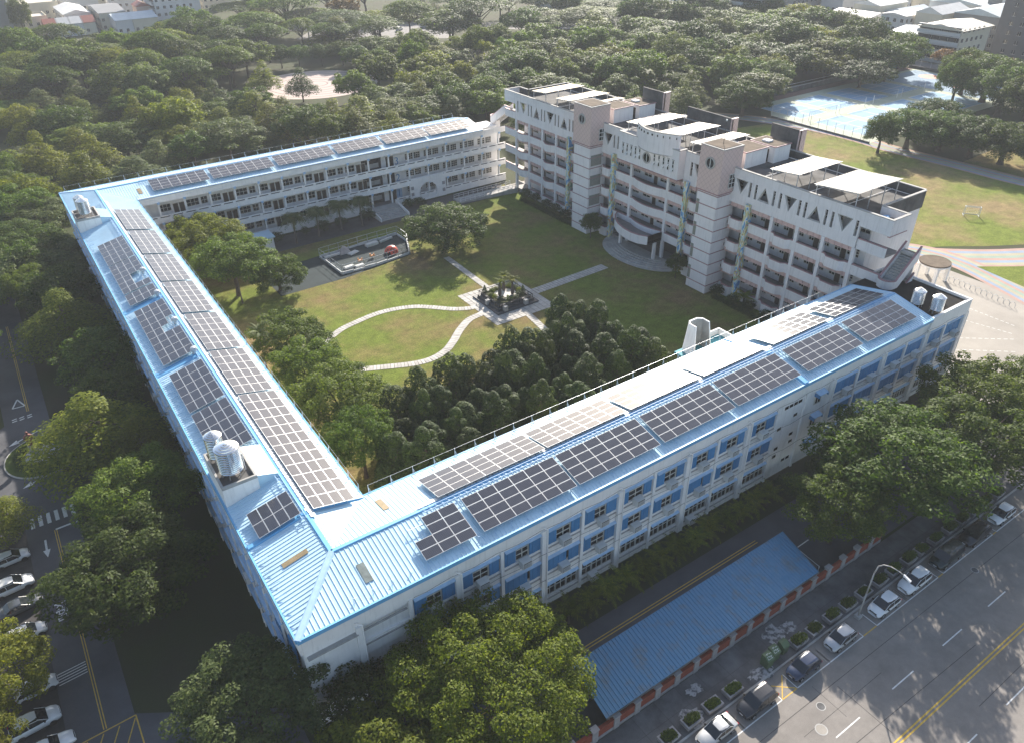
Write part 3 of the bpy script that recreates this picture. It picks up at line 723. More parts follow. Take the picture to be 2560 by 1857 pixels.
# turbine vents on the ridge
for i, y in enumerate((112.6, 103.9, 94.6, 85.7)):
    t = thing('roof_vent', 'small white turbine roof vent, %s from the far end of the left wing ridge' % ORD[i], 'roof vent', (11.85, y, RZ - .15), 0, 'turbine vents on the left wing roof')
    MB().cyl(0, 0, 0, .45, .2, n=12).build('neck', M_steel, t, local=True)
    mb = MB().lathe(0, 0, [(.22, .45), (.40, .58), (.42, .74), (.30, .92), (.06, .98)], 16)
    for k in range(16): a = k * pi / 8; mb.tube((.42 * cos(a), .42 * sin(a), .5), (.34 * cos(a + .2), .34 * sin(a + .2), .9), .02, 4)
    mb.build('turbine', M_steel, t, local=True)

# ------------------------------------------------------------------ back wing: corridors facing the courtyard
FY = AY0 + .1; CWY = FY + 2.6       # corridor front and back wall
px = [21.5 + 4.75 * i for i in range(17)]   # column lines up to x = 97.5
mb = MB(); mb.box(BX1 + .4, CWY + .02, 0, AX1, AY1 - .4, 12.7); mb.box(AX1 + .2, CWY + .02, 0, 98.6, 155.5, 12.5); mb.build('wall_core', M_white, back)
mb = MB(); mb.box(BX1 + .2, FY, 11.6, AX1 - .02, FY + .25, 13.05); mb.box(BX1 + .2, FY + .25, 12.6, AX1, CWY, 12.7); mb.build('top_band', M_white, back)
mb = MB()
for z in (0.7, 4.2, 7.95): mb.box(BX1 + .2, FY + .22, z - .3, 99.2, CWY + .05, z)
mb.build('corridor_slab', M_floor, back)
M_slot = M_dark
for fi, (z0, z1) in enumerate(((-.02, 1.75), (3.9, 5.35), (7.65, 9.1), (11.6, 12.8))):
    xa, xb = (BX1 + .2, 99.2) if fi else (70.0, 99.2)
    mb = MB()
    if fi == 3: mb.box(AX1 + .05, FY, z0, 99.2, FY + .22, z1)
    else:
        # parapet with a row of slots near its top
        zt = z1 - .42
        mb.box(xa, FY, z0, xb, FY + .22, zt); mb.box(xa, FY, z1 - .2, xb, FY + .22, z1)
        x = xa
        while x < xb: mb.box(x, FY, zt, min(x + .55, xb), FY + .22, z1 - .2); x += 2.37
        mb.box(xa, FY + .16, zt, xb, FY + .2, z1 - .2, 1)
    mb.build('balcony_parapet', [M_white, M_slot], back)
mb = MB(); mb.box(BX1 + .2, FY, -.02, 62.8, FY + .22, 1.7); mb.build('balcony_parapet', M_white, back)
for x in px:
    mb = MB(); mb.box(x - .16, FY + .24, 0, x + .16, FY + .56, 12.6); mb.build('column', M_white, back)
    for z in (3.75, 7.5, 11.45):
        mb = MB(); mb.box(x - .24, FY - .16, z - .1, x + .24, FY + .0 - .002, z + .3); mb.build('rain_spout', M_bluetrim, back)
drm = MB().box(-.45, -.04, 0, .45, .04, 2.1).mesh('door', M_door); drf = MB().box(-.52, -.06, 0, -.45, .06, 2.15).box(.45, -.06, 0, .52, .06, 2.15).box(-.52, -.06, 2.1, .52, .06, 2.18).mesh('frame', M_frame)
def door(par, x, y, z, face='-y'):
    rz = {'-y': 0, '-x': -pi / 2, '+x': pi / 2}[face]
    o = inst('door', drm, par, (x - par.location.x, y - par.location.y, z - par.location.z), (0, 0, rz)); inst('frame', drf, o)
for fl, z in enumerate((0.7, 4.2, 7.95)):
    for i, x in enumerate(px[:-1]):
        if 62 < x + 2 < 73: continue
        if x > 94: continue
        if x < 62:
            if i % 2 == 0: window(back, x + 1.35, CWY, z + .95, 2.1, 1.35, 3, 2); door(back, x + 3.3, CWY - .01, z); door(back, x + 4.45, CWY - .01, z)
            else: window(back, x + 1.75, CWY, z + .95, 2.3, 1.35, 3, 2); window(back, x + 3.95, CWY, z + .95, 1.2, 1.35, 2, 2)
        else:
            window(back, x + 1.3, CWY, z + .95, 1.9, 1.35, 4, 3); window(back, x + 3.3, CWY, z + .95, 1.5, 1.35, 3, 3)
    # open stair hall and lift lobby
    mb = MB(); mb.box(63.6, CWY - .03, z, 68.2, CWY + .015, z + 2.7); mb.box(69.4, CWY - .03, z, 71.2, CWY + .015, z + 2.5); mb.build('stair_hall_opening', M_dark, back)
    mb = MB(); mb.box(64.5, CWY - .06, z + .7, 67.6, CWY - .03, z + 1.7); mb.build('stair_balustrade', M_concrete, back)
    cu = bpy.data.curves.new('numeral', 'FONT'); cu.body = str(fl + 1); cu.size = 2.3; cu.extrude = .02; cu.align_x = 'CENTER'
    tmp = bpy.data.objects.new('tmp', cu); COL.objects.link(tmp); bpy.context.view_layer.update()
    me = bpy.data.meshes.new_from_object(tmp); bpy.data.objects.remove(tmp); me.materials.append(M_bluescreen)
    wp = MB(); wp.box(71.3, CWY - .05, z + .1, 72.6, CWY + .0, z + 2.5); wp.build('numeral_panel', M_bluetrim if fl == 0 else M_white, back)
    inst('floor_numeral', me, back, (71.95 - 55, CWY - .075 - 154.6, z + .45), (pi / 2, 0, 0), (1, 1, 1))
# moon-gate arch wall at ground level
mb = MB(); cxA, czA, RA = 77.9, 1.7, 2.25; n = 28
ring = []
y0, y1 = FY - .25, FY - .02
pts = [(cxA + RA * cos(a), czA + RA * sin(a)) for a in np.linspace(-0.9, pi + .9, n)]
lo = pts[0][1]
outer = []
for (x, z) in pts:
    a = atan2(z - czA, x - cxA)
    t = min((4.6) / max(1e-6, abs(cos(a))), (5.3 - czA) / max(1e-6, sin(a)) if sin(a) > 0 else 99, (czA + .0) / max(1e-6, -sin(a)) if sin(a) < 0 else 99)
    outer.append((cxA + t * cos(a), czA + t * sin(a)))
for i in range(n - 1):
    a, b, c, d = pts[i], pts[i + 1], outer[i + 1], outer[i]
    mb.hexa([(a[0], y0, a[1]), (b[0], y0, b[1]), (c[0], y0, c[1]), (d[0], y0, d[1]), (a[0], y1, a[1]), (b[0], y1, b[1]), (c[0], y1, c[1]), (d[0], y1, d[1])])
mb.box(cxA - 4.6, y0, 0, cxA + 4.6, y1, .01)
mb.build('arch_wall', M_white, back)
mb = MB()
for x in (75.9, 77.9, 79.9): mb.box(x - .04, FY - .12, 0.2, x + .04, FY - .05, 3.7)
for z in (1.0, 1.7): mb.box(75.8, FY - .12, z, 80, FY - .05, z + .07)
mb.build('arch_grille', M_white, back)
mb = MB()
for x, z in ((73.9, 2.9), (73.9, 1.5), (81.9, 2.6), (81.9, 1.0)): mb.box(x - .35, FY - .29, z, x + .35, FY - .253, z + .75); 
mb.build('wall_plaque', mat('plaque', (0.25, 0.24, 0.25), .6, .3, var=.5, scale=5), back)
# entrance steps
mb = MB()
for k in range(7): mb.box(63.0, 142.0 + k * .62, 0, 69.3, FY - .02 if k == 6 else 142.0 + (k + 1) * .62 + .02, .14 * (k + 1) - .001 * k)
mb.build('entrance_steps', M_concrete, back)
for x in (62.85, 69.5): MB().hexa([(x - .12, 141.8, 0), (x + .12, 141.8, 0), (x + .12, FY - .3, 0), (x - .12, FY - .3, 0), (x - .12, 141.8, .7), (x + .12, 141.8, .7), (x + .12, FY - .3, 1.75), (x - .12, FY - .3, 1.75)]).build('step_cheek', M_white, back)
# ramp with rails in front of the right half
mb = MB(); mb.hexa([(82, 141.2, 0), (96.5, 139.4, 0), (96.5, 142.4, 0), (82, 144.2, 0), (82, 141.2, .25), (96.5, 139.4, 1.1), (96.5, 142.4, 1.1), (82, 144.2, .25)]); mb.build('ramp', M_concrete, back)
mb = MB()
for yo in (0, 2.9):
    for i in range(13):
        x = 82.2 + i * 1.18; y = 141.25 - 1.8 * i * 1.18 / 14.5 + yo; z = .25 + .85 * i * 1.18 / 14.5
        mb.tube((x, y, z), (x, y, z + .95), .04, 5)
        if i < 12:
            x2 = x + 1.18; y2 = y - 1.8 * 1.18 / 14.5; z2 = z + .85 * 1.18 / 14.5
            for h in (.5, .95): mb.tube((x, y, z + h), (x2, y2, z2 + h), .035, 5)
mb.build('ramp_rail', M_white, back)
# outer wall and end wall
mb = MB(); mb.box(BX0 + .4, AY1 - .4, 0, AX1, AY1 - .15, 12.7); mb.box(AX1 - .01, FY + 2.6, 0, AX1 + .2, AY1 - .2, 12.6); mb.build('outer_wall', M_white, back)
# potted plants sit on the corridor edge
# blue-roofed white outhouse in the courtyard in front of this wing
sh = thing('outhouse', 'small white outhouse with a flat blue metal roof against the back wing', 'shed', (36.5, 143.2, 0))
MB().box(33.3, 141.9, 0, 39.5, 145.2, 2.55).build('wall', M_white, sh)
MB().box(33.0, 141.5, 2.56, 39.8, 145.5, 2.78).build('roof', M_blue, sh)
MB().box(33.9, 141.86, 0, 34.7, 141.9, 2.0).build('door', M_door, sh)
# open-topped white stair chute on the courtyard side of the front wing
ch = thing('stair_chute', 'white tapering open-topped shaft with teal floor beside the front wing roof', 'shaft', (66.6, 55, 0))
mb = MB(); T = [(65.35, 55.4), (65.35, 56.6), (65.9, 57.1), (67.3, 57.1), (67.85, 56.6), (67.85, 55.4)]; B = [(64.8, 54.4), (64.8, 57.0), (65.4, 57.6), (67.8, 57.6), (68.4, 57.0), (68.4, 54.4)]
th = .16
def insetp(P, c, k): return [(x + (c[0] - x) * k, y + (c[1] - y) * k) for x, y in P]
Ti, Bi = insetp(T, (66.6, 55.4), .13), insetp(B, (66.6, 54), .08)
for i in range(5):
    j = i + 1
    mb.hexa([(*B[i], 7), (*B[j], 7), (*Bi[j], 7), (*Bi[i], 7), (*T[i], 14), (*T[j], 14), (*Ti[j], 14), (*Ti[i], 14)])
mb.build('shell', M_white, ch)
mi = MB(); Tj, Bj = insetp(Ti, (66.6, 55.4), .02), insetp(Bi, (66.6, 54), .02)
for i in range(5):
    mi.quad((*Bj[i], 7.2), (*Tj[i], 13.9), (*Tj[i + 1], 13.9), (*Bj[i + 1], 7.2))
mi.build('stained_lining', M_concrete, ch)
MB().box(64.2, 52.4, 0, 69.0, 58.0, 7.0).build('base', M_white, ch)
MB().box(64.2, 52.38, 9.6, 72.3, 57.4, 9.85).build('teal_floor', mat('teal_paint', (0.07, 0.26, 0.30), .7, .2, var=.25, scale=1.0), ch)
MB().box(68.9, 57.2, 9.85, 72.3, 57.4, 10.7).box(72.1, 52.4, 9.85, 72.3, 57.2, 10.7).build('balcony_parapet', M_white, ch)
# ------------------------------------------------------------------ solar arrays on the wings
def solar_mat():
    m = bpy.data.materials.new('solar_cells'); m.use_nodes = True
    N = m.node_tree.nodes; L = m.node_tree.links; b = N['Principled BSDF']
    sset(b, 'Roughness', 0.145); sset(b, 'Specular IOR Level', 0.6)
    tc = N.new('ShaderNodeTexCoord'); sp = N.new('ShaderNodeSeparateXYZ'); L.new(tc.outputs['Object'], sp.inputs[0])
    def lines(sock, period, width):
        a = N.new('ShaderNodeMath'); a.operation = 'DIVIDE'; a.inputs[1].default_value = period; L.new(sock, a.inputs[0])
        f = N.new('ShaderNodeMath'); f.operation = 'FRACT'; L.new(a.outputs[0], f.inputs[0])
        g = N.new('ShaderNodeMath'); g.operation = 'LESS_THAN'; g.inputs[1].default_value = width; L.new(f.outputs[0], g.inputs[0]); return g.outputs[0]
    l1 = lines(sp.outputs[0], 0.165, 0.07); l2 = lines(sp.outputs[1], 0.16, 0.06)
    mx = N.new('ShaderNodeMath'); mx.operation = 'MAXIMUM'; L.new(l1, mx.inputs[0]); L.new(l2, mx.inputs[1])
    nz = N.new('ShaderNodeTexNoise'); nz.inputs['Scale'].default_value = 1.3; nz.inputs['Detail'].default_value = 4
    ob = N.new('ShaderNodeObjectInfo'); ad = N.new('ShaderNodeVectorMath'); ad.operation = 'ADD'; L.new(tc.outputs['Object'], ad.inputs[0]); L.new(ob.outputs['Location'], ad.inputs[1]); L.new(ad.outputs[0], nz.inputs['Vector'])
    c1 = N.new('ShaderNodeMix'); c1.data_type = 'RGBA'; c1.inputs['A'].default_value = (0.024, 0.028, 0.040, 1); c1.inputs['B'].default_value = (0.046, 0.050, 0.064, 1); L.new(nz.outputs['Fac'], c1.inputs['Factor'])
    c2 = N.new('ShaderNodeMix'); c2.data_type = 'RGBA'; c2.inputs['B'].default_value = (0.095, 0.098, 0.112, 1); L.new(c1.outputs['Result'], c2.inputs['A']); L.new(mx.outputs[0], c2.inputs['Factor'])
    L.new(c2.outputs['Result'], b.inputs['Base Color'])
    return m
M_cell = solar_mat()
M_alu = mat('aluminium_frame', (0.66, 0.66, 0.65), 0.4, 0.5, metal=0.25, var=0.05)
PMESH = {}
def panel_mesh(a, b):
    k = (round(a, 3), round(b, 3))
    if k not in PMESH:
        mb = MB(); w_ = .032
        mb.box(-a / 2, -b / 2, 0, a / 2, b / 2, .035, 0)
        mb.box(-a / 2 + w_, -b / 2 + w_, .036, a / 2 - w_, b / 2 - w_, .042, 1)
        PMESH[k] = mb.mesh('panel', [M_alu, M_cell])
    return PMESH[k]
def array(label, cx, cy, cz, along, nx, ny, a, b, slope, skip=(), group='rooftop solar arrays', legs=.3):
    """nx panels along the ridge direction, ny up the slope. along: rotation about z of the ridge axis; slope angle rises towards local +y"""
    t = thing('solar_array', label, 'solar array', (cx, cy, cz), along, group)
    me = panel_mesh(a - .03, b - .03)
    rails = MB()
    for i in range(nx):
        for j in range(ny):
            if (i, j) in skip: continue
            x = (i - (nx - 1) / 2) * a; s = (j - (ny - 1) / 2) * b
            inst('panel', me, t, (x, s * cos(slope), s * sin(slope)), (slope, 0, 0))
    hy = ny * b / 2
    for j in (-.32, .0, .34):
        s = j * ny * b; y, z = s * cos(slope), s * sin(slope) - .06
        rails.tube((-nx * a / 2 + .05, y, z), (nx * a / 2 - .05, y, z), .035, 4)
        for i in range(nx + 1): x = -nx * a / 2 + .1 + i * (nx * a - .2) / nx; rails.tube((x, y, z), (x, y, z - legs), .03, 4)
    rails.build('support_rails', M_steel, t, local=True)
    return t
SL = atan2(RZ - EZ, CYR - CY0); LIFT = 0.42
def zc_(y): return EZ + (y - CY0) / (CYR - CY0) * (RZ - EZ) + LIFT
# front wing, street slope (six-by-four blocks)
a_ = 1.735; b_ = 1.02
yc = 43.25
array('small stepped solar array nearest the hip corner on the front wing street slope', 21.45, yc, zc_(yc), 0, 3, 4, 1.70, b_, SL, skip={(0, 2), (0, 3)})
for i, x0 in enumerate((24.75, 35.45, 46.45, 57.3, 68.95, 80.2)):
    array('dark solar array on the front wing street slope, %s from the near corner' % ORD[i + 1], x0 + 5.2, yc, zc_(yc), 0, 6, 4, a_, b_, SL)
yi = 48.45
def zi_(y): return EZ + (CY1 - y) / (CY1 - CYR) * (RZ - EZ) + LIFT
SLi = atan2(RZ - EZ, CY1 - CYR)
for i, (x0, n) in enumerate(((23.1, 7), (35.5, 6), (46.4, 6), (57.3, 6), (69.0, 6), (80.6, 6))):
    array('pale glaring solar array on the front wing courtyard slope, %s from the near corner' % ORD[i], x0 + n * a_ / 2, yi, zi_(yi), pi, n, 4, a_, b_, SLi)
# left wing, courtyard slope: eight blocks of six rows; outer slope: irregular blocks
aB = 1.80; SLb = atan2(RZ - EZ, BXR - BX0)
xi = 15.2; zB = EZ + (BX1 - xi) / (BX1 - BXR) * (RZ - EZ) + LIFT
for i, y0 in enumerate((51.7, 62.55, 73.7, 84.9, 96.3, 107.6, 119.0, 130.5)):
    array('grey solar array on the left wing courtyard slope, %s from the near corner' % ORD[i], xi, y0 + 5.4, zB, pi / 2, 6, 4, aB, 1.01, SLb)
xo = 10.1; zBo = EZ + (xo - BX0) / (BXR - BX0) * (RZ - EZ) + LIFT
# along = -90 deg: local +x runs towards -Y (near), local +y towards +X (up the slope)
def aro(label, yfar, n, skip=()): array(label, xo, yfar - n * aB / 2, zBo, -pi / 2, n, 4, aB, 1.01, SLb, skip)
aro('five-row solar array on the outer slope of the left wing, nearest the far water tanks', 128.2, 5)
aro('notched solar array around a roof vent on the left wing, second from the far tanks', 118.9, 6, {(3, 2), (3, 3), (4, 2), (4, 3)})
aro('short two-row solar array on the outer slope of the left wing between two roof vents', 107.6, 2)
aro('long nine-row solar array with a stepped notch on the outer slope of the left wing', 102.0, 9, {(3, 3), (4, 2), (4, 3)})
aro('five-row dark solar array on the left wing outer slope, second behind the big tank', 83.3, 5)
aro('five-row dark solar array directly behind the big water tank on the left wing', 73.8, 5)
aro('small dark two-row solar array near the hip corner, in front of the big water tank', 55.4, 2)
# back wing, courtyard slope
yA = 151.55; zA = EZ + (yA - AY0) / (AYR - AY0) * (RZ - EZ) + LIFT; SLa = atan2(RZ - EZ, AYR - AY0)
for i, (x0, n) in enumerate(((21.5, 6), (32.6, 7), (45.5, 7), (58.3, 6), (69.4, 6), (80.2, 6))):
    array('solar array on the back wing courtyard slope, %s from the left' % ORD[i], x0 + n * a_ / 2, yA, zA, 0, n, 4, a_, 1.04, SLa)
# ------------------------------------------------------------------ five-storey pink and white block
D = thing('school_block', 'five-storey white and pink school block with two towers and triangular top windows', 'school building', (104, 98, 0))
DX, DXC, DXB = 97.0, 99.9, 111.5           # front plane, corridor back wall, rear wall
FL = [0.8, 4.8, 8.8, 12.8, 16.8]
OT = [4.3, 8.3, 12.3, 16.3]                # opening tops
RF = 20.7
mb = MB(); mb.box(DXC + .02, 55.3, 0, DXB, 141.5, RF - .02); mb.build('wall_core', M_white2, D)
for z in FL[1:]:
    mb = MB(); mb.box(DX + .2, 51.0, z - .45, DXC + .05, 145.0, z); mb.build('floor_slab', M_floor, D)
mb = MB(); mb.box(DX + .2, 55.3, 0, DXC + .05, 141.5, FL[0]); mb.build('plinth', M_concrete, D)
# flat roof, front corridor roof and parapets
mb = MB(); mb.box(DX + .3, 51.2, RF - .35, DXC + 1.0, 144.8, RF); mb.box(DXC + 1.0, 55.5, RF - .35, DXB, 141.3, RF); mb.build('flat_roof', M_dkconc, D)
def wall_seg(x0, y0, x1, y1, z0, z1, name='parapet', m=M_white2, cap_=True):
    MB().box(x0, y0, z0, x1, y1, z1).build(name, m, D)
    if cap_: MB().box(x0 - .06, y0 - .06, z1, x1 + .06, y1 + .06, z1 + .12).build('coping', M_concrete, D)
wall_seg(DX, 116.2, DX + .3, 145.0, RF - .35, 21.85); wall_seg(DX, 105.05, DX + .3, 111.4, RF - .35, 21.85); wall_seg(DX, 83.4, DX + .3, 89.6, RF - .35, 21.85); wall_seg(DX, 51.0, DX + .3, 79.0, RF - .35, 21.85)
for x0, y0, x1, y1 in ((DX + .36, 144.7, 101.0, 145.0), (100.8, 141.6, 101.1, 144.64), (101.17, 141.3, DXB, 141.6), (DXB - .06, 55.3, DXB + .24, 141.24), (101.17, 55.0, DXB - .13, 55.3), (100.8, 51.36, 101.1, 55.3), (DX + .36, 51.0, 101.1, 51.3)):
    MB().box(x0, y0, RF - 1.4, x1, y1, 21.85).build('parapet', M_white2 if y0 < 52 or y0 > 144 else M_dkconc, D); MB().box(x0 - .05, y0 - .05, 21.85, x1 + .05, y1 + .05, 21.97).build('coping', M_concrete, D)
# end bays hang over the stairs
MB().box(DX, 51.0, 19.6, DX + .3, 55.6, RF - .36).build('overhang', M_white2, D); MB().box(DX, 140.8, 19.6, DX + .3, 145.0, RF - .36).build('overhang', M_white2, D)
MB().box(DX - .03, 50.97, 19.45, 101.1, 51.3, 19.59).build('pink_band', M_pinkcap, D)

# top-storey wall with triangular and slot openings
def top_wall(y0, y1, feats, x=DX, z0=16.3, z1=RF - .36, th=.34):
    zb, zt = 17.95, 20.32
    mb = MB(); y = y0
    def slab(a, b):
        if b - a > .01: mb.box(x, a, z0, x + th, b, z1)
    tr = []
    for f in sorted(feats, key=lambda q: q[1]):
        k, c, h = f
        a, b = c - h, c + h
        slab(y, a)
        if k == 's':
            mb.box(x, a, z0, x + th, b, zb); mb.box(x, a, zt, x + th, b, z1)
            tr.append([(a, zb), (b, zb), (b, zt), (a, zt)])
        elif k == 'd':
            mb.extr([(a, z0), (c, z0), (c, zb), (a, zt), (a, z1)], 'x', x, x + th); mb.extr([(c, z0), (b, z0), (b, z1), (b, zt), (c, zb)], 'x', x, x + th)
            mb.box(x, a, zt, x + th, b, z1); tr.append([(c, zb), (b, zt), (a, zt)])
        else:
            mb.extr([(a, zb), (c, zt), (c, z1), (a, z1)], 'x', x, x + th); mb.extr([(b, zb), (b, z1), (c, z1), (c, zt)], 'x', x, x + th)
            mb.box(x, a, z0, x + th, b, zb); tr.append([(a, zb), (b, zb), (c, zt)])
        y = b
    slab(y, y1)
    mb.build('top_wall', M_white2, D)
    for P in tr:
        cy = sum(p[0] for p in P) / len(P); cz = sum(p[1] for p in P) / len(P); n = len(P); fm = MB(); k = .16 if n == 3 else .1
        I = [(p[0] + (cy - p[0]) * (.24 if n == 3 else .35), p[1] + (cz - p[1]) * (.24 if n == 3 else .06)) for p in P]
        for i in range(n):
            j = (i + 1) % n; a, b, c, d = P[i], P[j], I[j], I[i]
            fm.hexa([(x + .04, *a), (x + .04, *b), (x + .16, *c), (x + .16, *d), (x + .24, *a), (x + .24, *b), (x + .24, *c), (x + .24, *d)])
        fm.build('opening_trim', M_concrete, D)
S, DN, UP = 's', 'd', 'u'
top_wall(116.25, 140.8, [(S, c, .21) for c in (139.9, 135.94, 134.84, 131.16, 130.09, 126.41, 125.28, 121.65, 120.56)] + [(DN, 137.85, 1.25), (UP, 133.0, 1.12), (DN, 128.25, 1.25), (UP, 123.5, 1.13)])
top_wall(105.05, 111.35, [(S, 107.95, .22), (S, 106.84, .22), (DN, 109.75, 1.25)])
top_wall(83.45, 89.6, [(S, 88.0, .25), (DN, 86.4, 1.1)])
top_wall(55.6, 78.95, [(S, c, .22) for c in (78.75, 75.24, 74.09, 70.55, 69.36, 65.81, 64.75, 61.15, 60.06, 56.06)] + [(DN, 77.0, 1.25), (UP, 72.4, 1.17), (DN, 67.6, 1.14), (UP, 62.95, 1.2), (DN, 58.1, 1.3)])
# columns and bays
colsL = [140.6, 135.6, 130.8, 126.0, 121.2, 116.3]; colsC = [111.3, 107.4, 102.7, 93.1, 88.3, 83.5]; colsR = [78.9, 74.8, 70.2, 65.4, 60.8, 55.7]
murals = (121.2, 107.4, 88.3, 74.8)
for y in colsL[:-1] + colsC[1:-1] + colsR[1:]:
    if y in murals: continue
    MB().box(DX - .06, y - .28, 0, DX + .42, y + .28, 16.28).build('column', M_white2, D)
def mural_mat():
    m = bpy.data.materials.new('mural_paint'); m.use_nodes = True; N = m.node_tree.nodes; L = m.node_tree.links; b = N['Principled BSDF']; sset(b, 'Roughness', .6)
    tc = N.new('ShaderNodeTexCoord'); mp = N.new('ShaderNodeMapping'); mp.inputs['Scale'].default_value = (1.2, 1.2, .62); oi = N.new('ShaderNodeObjectInfo')
    ad = N.new('ShaderNodeVectorMath'); ad.operation = 'ADD'; L.new(tc.outputs['Object'], ad.inputs[0]); L.new(oi.outputs['Location'], ad.inputs[1]); L.new(ad.outputs[0], mp.inputs['Vector'])
    n1 = N.new('ShaderNodeTexNoise'); n1.inputs['Scale'].default_value = .55; n1.inputs['Distortion'].default_value = 2.2; n1.inputs['Detail'].default_value = 1.0; L.new(mp.outputs[0], n1.inputs['Vector'])
    r = N.new('ShaderNodeValToRGB'); r.color_ramp.interpolation = 'CONSTANT'; e = r.color_ramp.elements
    stops = [(0, (.10, .25, .48)), (.36, (.30, .50, .62)), (.43, (.60, .62, .60)), (.49, (.55, .47, .14)), (.53, (.62, .58, .40)), (.57, (.20, .36, .24)), (.62, (.48, .20, .10)), (.67, (.16, .33, .55))]
    e[0].position = 0; e[0].color = (*stops[0][1], 1); e[1].position = stops[1][0]; e[1].color = (*stops[1][1], 1)
    for p, c in stops[2:]: q = e.new(p); q.color = (*c, 1)
    L.new(n1.outputs['Fac'], r.inputs[0]); L.new(r.outputs[0], b.inputs['Base Color']); return m
M_mural = mural_mat()
for y in murals:
    o = MB().box(DX - .62, y - .42, 0, DX + .42, y + .42, 16.95).build('mural_column', M_mural, D)
    o.data.transform(Matrix.Translation((0, -(y - 98), 0))); o.location = (0, y - 98, 0)
def bulge(y0, y1, d, kind):
    """plan outline of a balcony front from y1 down to y0"""
    w_ = y1 - y0
    if kind == 'flat': return [(DX, y1), (DX, y0)]
    if kind == 'trap': return [(DX, y1), (DX, y1 - w_ * .12), (DX - d, y1 - w_ * .26), (DX - d, y0 + w_ * .26), (DX, y0 + w_ * .12), (DX, y0)]
    n = 14
    return [(DX, y1), (DX, y1 - w_ * .08)] + [(DX - d * sin(pi * k / n) ** .8, y1 - w_ * .08 - w_ * .84 * k / n) for k in range(1, n)] + [(DX, y0 + w_ * .08), (DX, y0)]
def ribbon(name, P, z0, z1, th, m, par=None, out=0.0):
    mb = MB()
    for (xa, ya), (xb, yb) in zip(P[:-1], P[1:]):
        mb.hexa([(xa - out, ya, z0), (xa + th, ya, z0), (xb + th, yb, z0), (xb - out, yb, z0), (xa - out, ya, z1), (xa + th, ya, z1), (xb + th, yb, z1), (xb - out, yb, z1)])
    return mb.build(name, m, par or D)
wm = {}
def bay(y0, y1, i, kind, skip0=False):
    a, b = y0 + .28, y1 - .28
    for f in range(4):
        if f == 0 and skip0: continue
        k = kind if f > 0 else ('flat' if kind != 'trap' else 'trap')
        P = bulge(a, b, .62 if k == 'trap' else .75, k)
        zlow = 0.0 if f == 0 else OT[f - 1] + .0
        o = ribbon('balcony_parapet', P, zlow, FL[f] + 1.02, .22, M_white2)
        ribbon('coping', P, FL[f] + 1.02, FL[f] + 1.14, .27, M_pinkcap, o, .05)
        # slab fill of the bulge, pink tiled canopy with brackets under the beam above
        if k != 'flat':
            mb = MB(); mb.prism([(x + .2, y) for x, y in P[::-1]], FL[f] - .3, FL[f] - .02); mb.build('balcony_slab', M_floor, D)
        mb = MB(); mb.hexa([(DX + .06, a, OT[f] - .66), (DX + .06, b, OT[f] - .66), (DX + .34, b, OT[f] - .56), (DX + .34, a, OT[f] - .56), (DX + .14, a, OT[f] + .02), (DX + .14, b, OT[f] + .02), (DX + .34, b, OT[f] + .02), (DX + .34, a, OT[f] + .02)])
        n = 4
        for q in range(n): yy = a + (b - a) * (q + .5) / n; mb.box(DX - .02, yy - .05, OT[f] - .66, DX + .2, yy + .05, OT[f] + .0)
        mb.build('tiled_canopy', M_pink, D)
        # classroom wall behind
        w_ = b - a
        if w_ > 4.0:
            window(D, DXC, a + w_ * .28, FL[f] + .9, w_ * .42, 1.35, 4, 3, '-x'); door(D, DXC - .01, a + w_ * .62, FL[f], '-x'); window(D, DXC, a + w_ * .85, FL[f] + .9, w_ * .22, 1.35, 2, 3, '-x')
        else:
            window(D, DXC, a + w_ * .3, FL[f] + .9, w_ * .45, 1.35, 3, 3, '-x'); door(D, DXC - .01, a + w_ * .75, FL[f], '-x')
    # beam over the fourth-floor opening belongs to the top wall; lower wall continues behind
for i, (y1, y0) in enumerate(zip(colsL[:-1], colsL[1:])): bay(y0, y1, i, ['curve', 'flat', 'curve', 'flat', 'flat'][i], skip0=(i == 0))
for i, (y1, y0) in enumerate(zip(colsC[:-1], colsC[1:])): bay(y0, y1, i, ['trap', 'flat', 'curve', 'flat', 'trap'][i], skip0=(i in (1, 2, 3)))
for i, (y1, y0) in enumerate(zip(colsR[:-1], colsR[1:])): bay(y0, y1, i, ['trap', 'flat', 'trap', 'flat', 'trap'][i])
# link corridors at both ends
for f in range(1, 5):
    for a, b in ((140.9, 145.0), (51.0, 55.4)):
        z0 = OT[f - 1]; ribbon('balcony_parapet', [(DX, b), (DX, a)], z0, FL[f] + 1.02, .22, M_white2); ribbon('coping', [(DX, b), (DX, a)], FL[f] + 1.02, FL[f] + 1.14, .27, M_pinkcap, None, .05)
MB().box(DXC, 141.5, 0, DXC + .3, 145, 0.8).build('landing', M_concrete, D)
# fifth-floor rear wall inside: windows seen through the openings
for y in np.arange(57, 140, 4.7): window(D, DXC, float(y), 17.7, 3.2, 1.6, 4, 3, '-x')

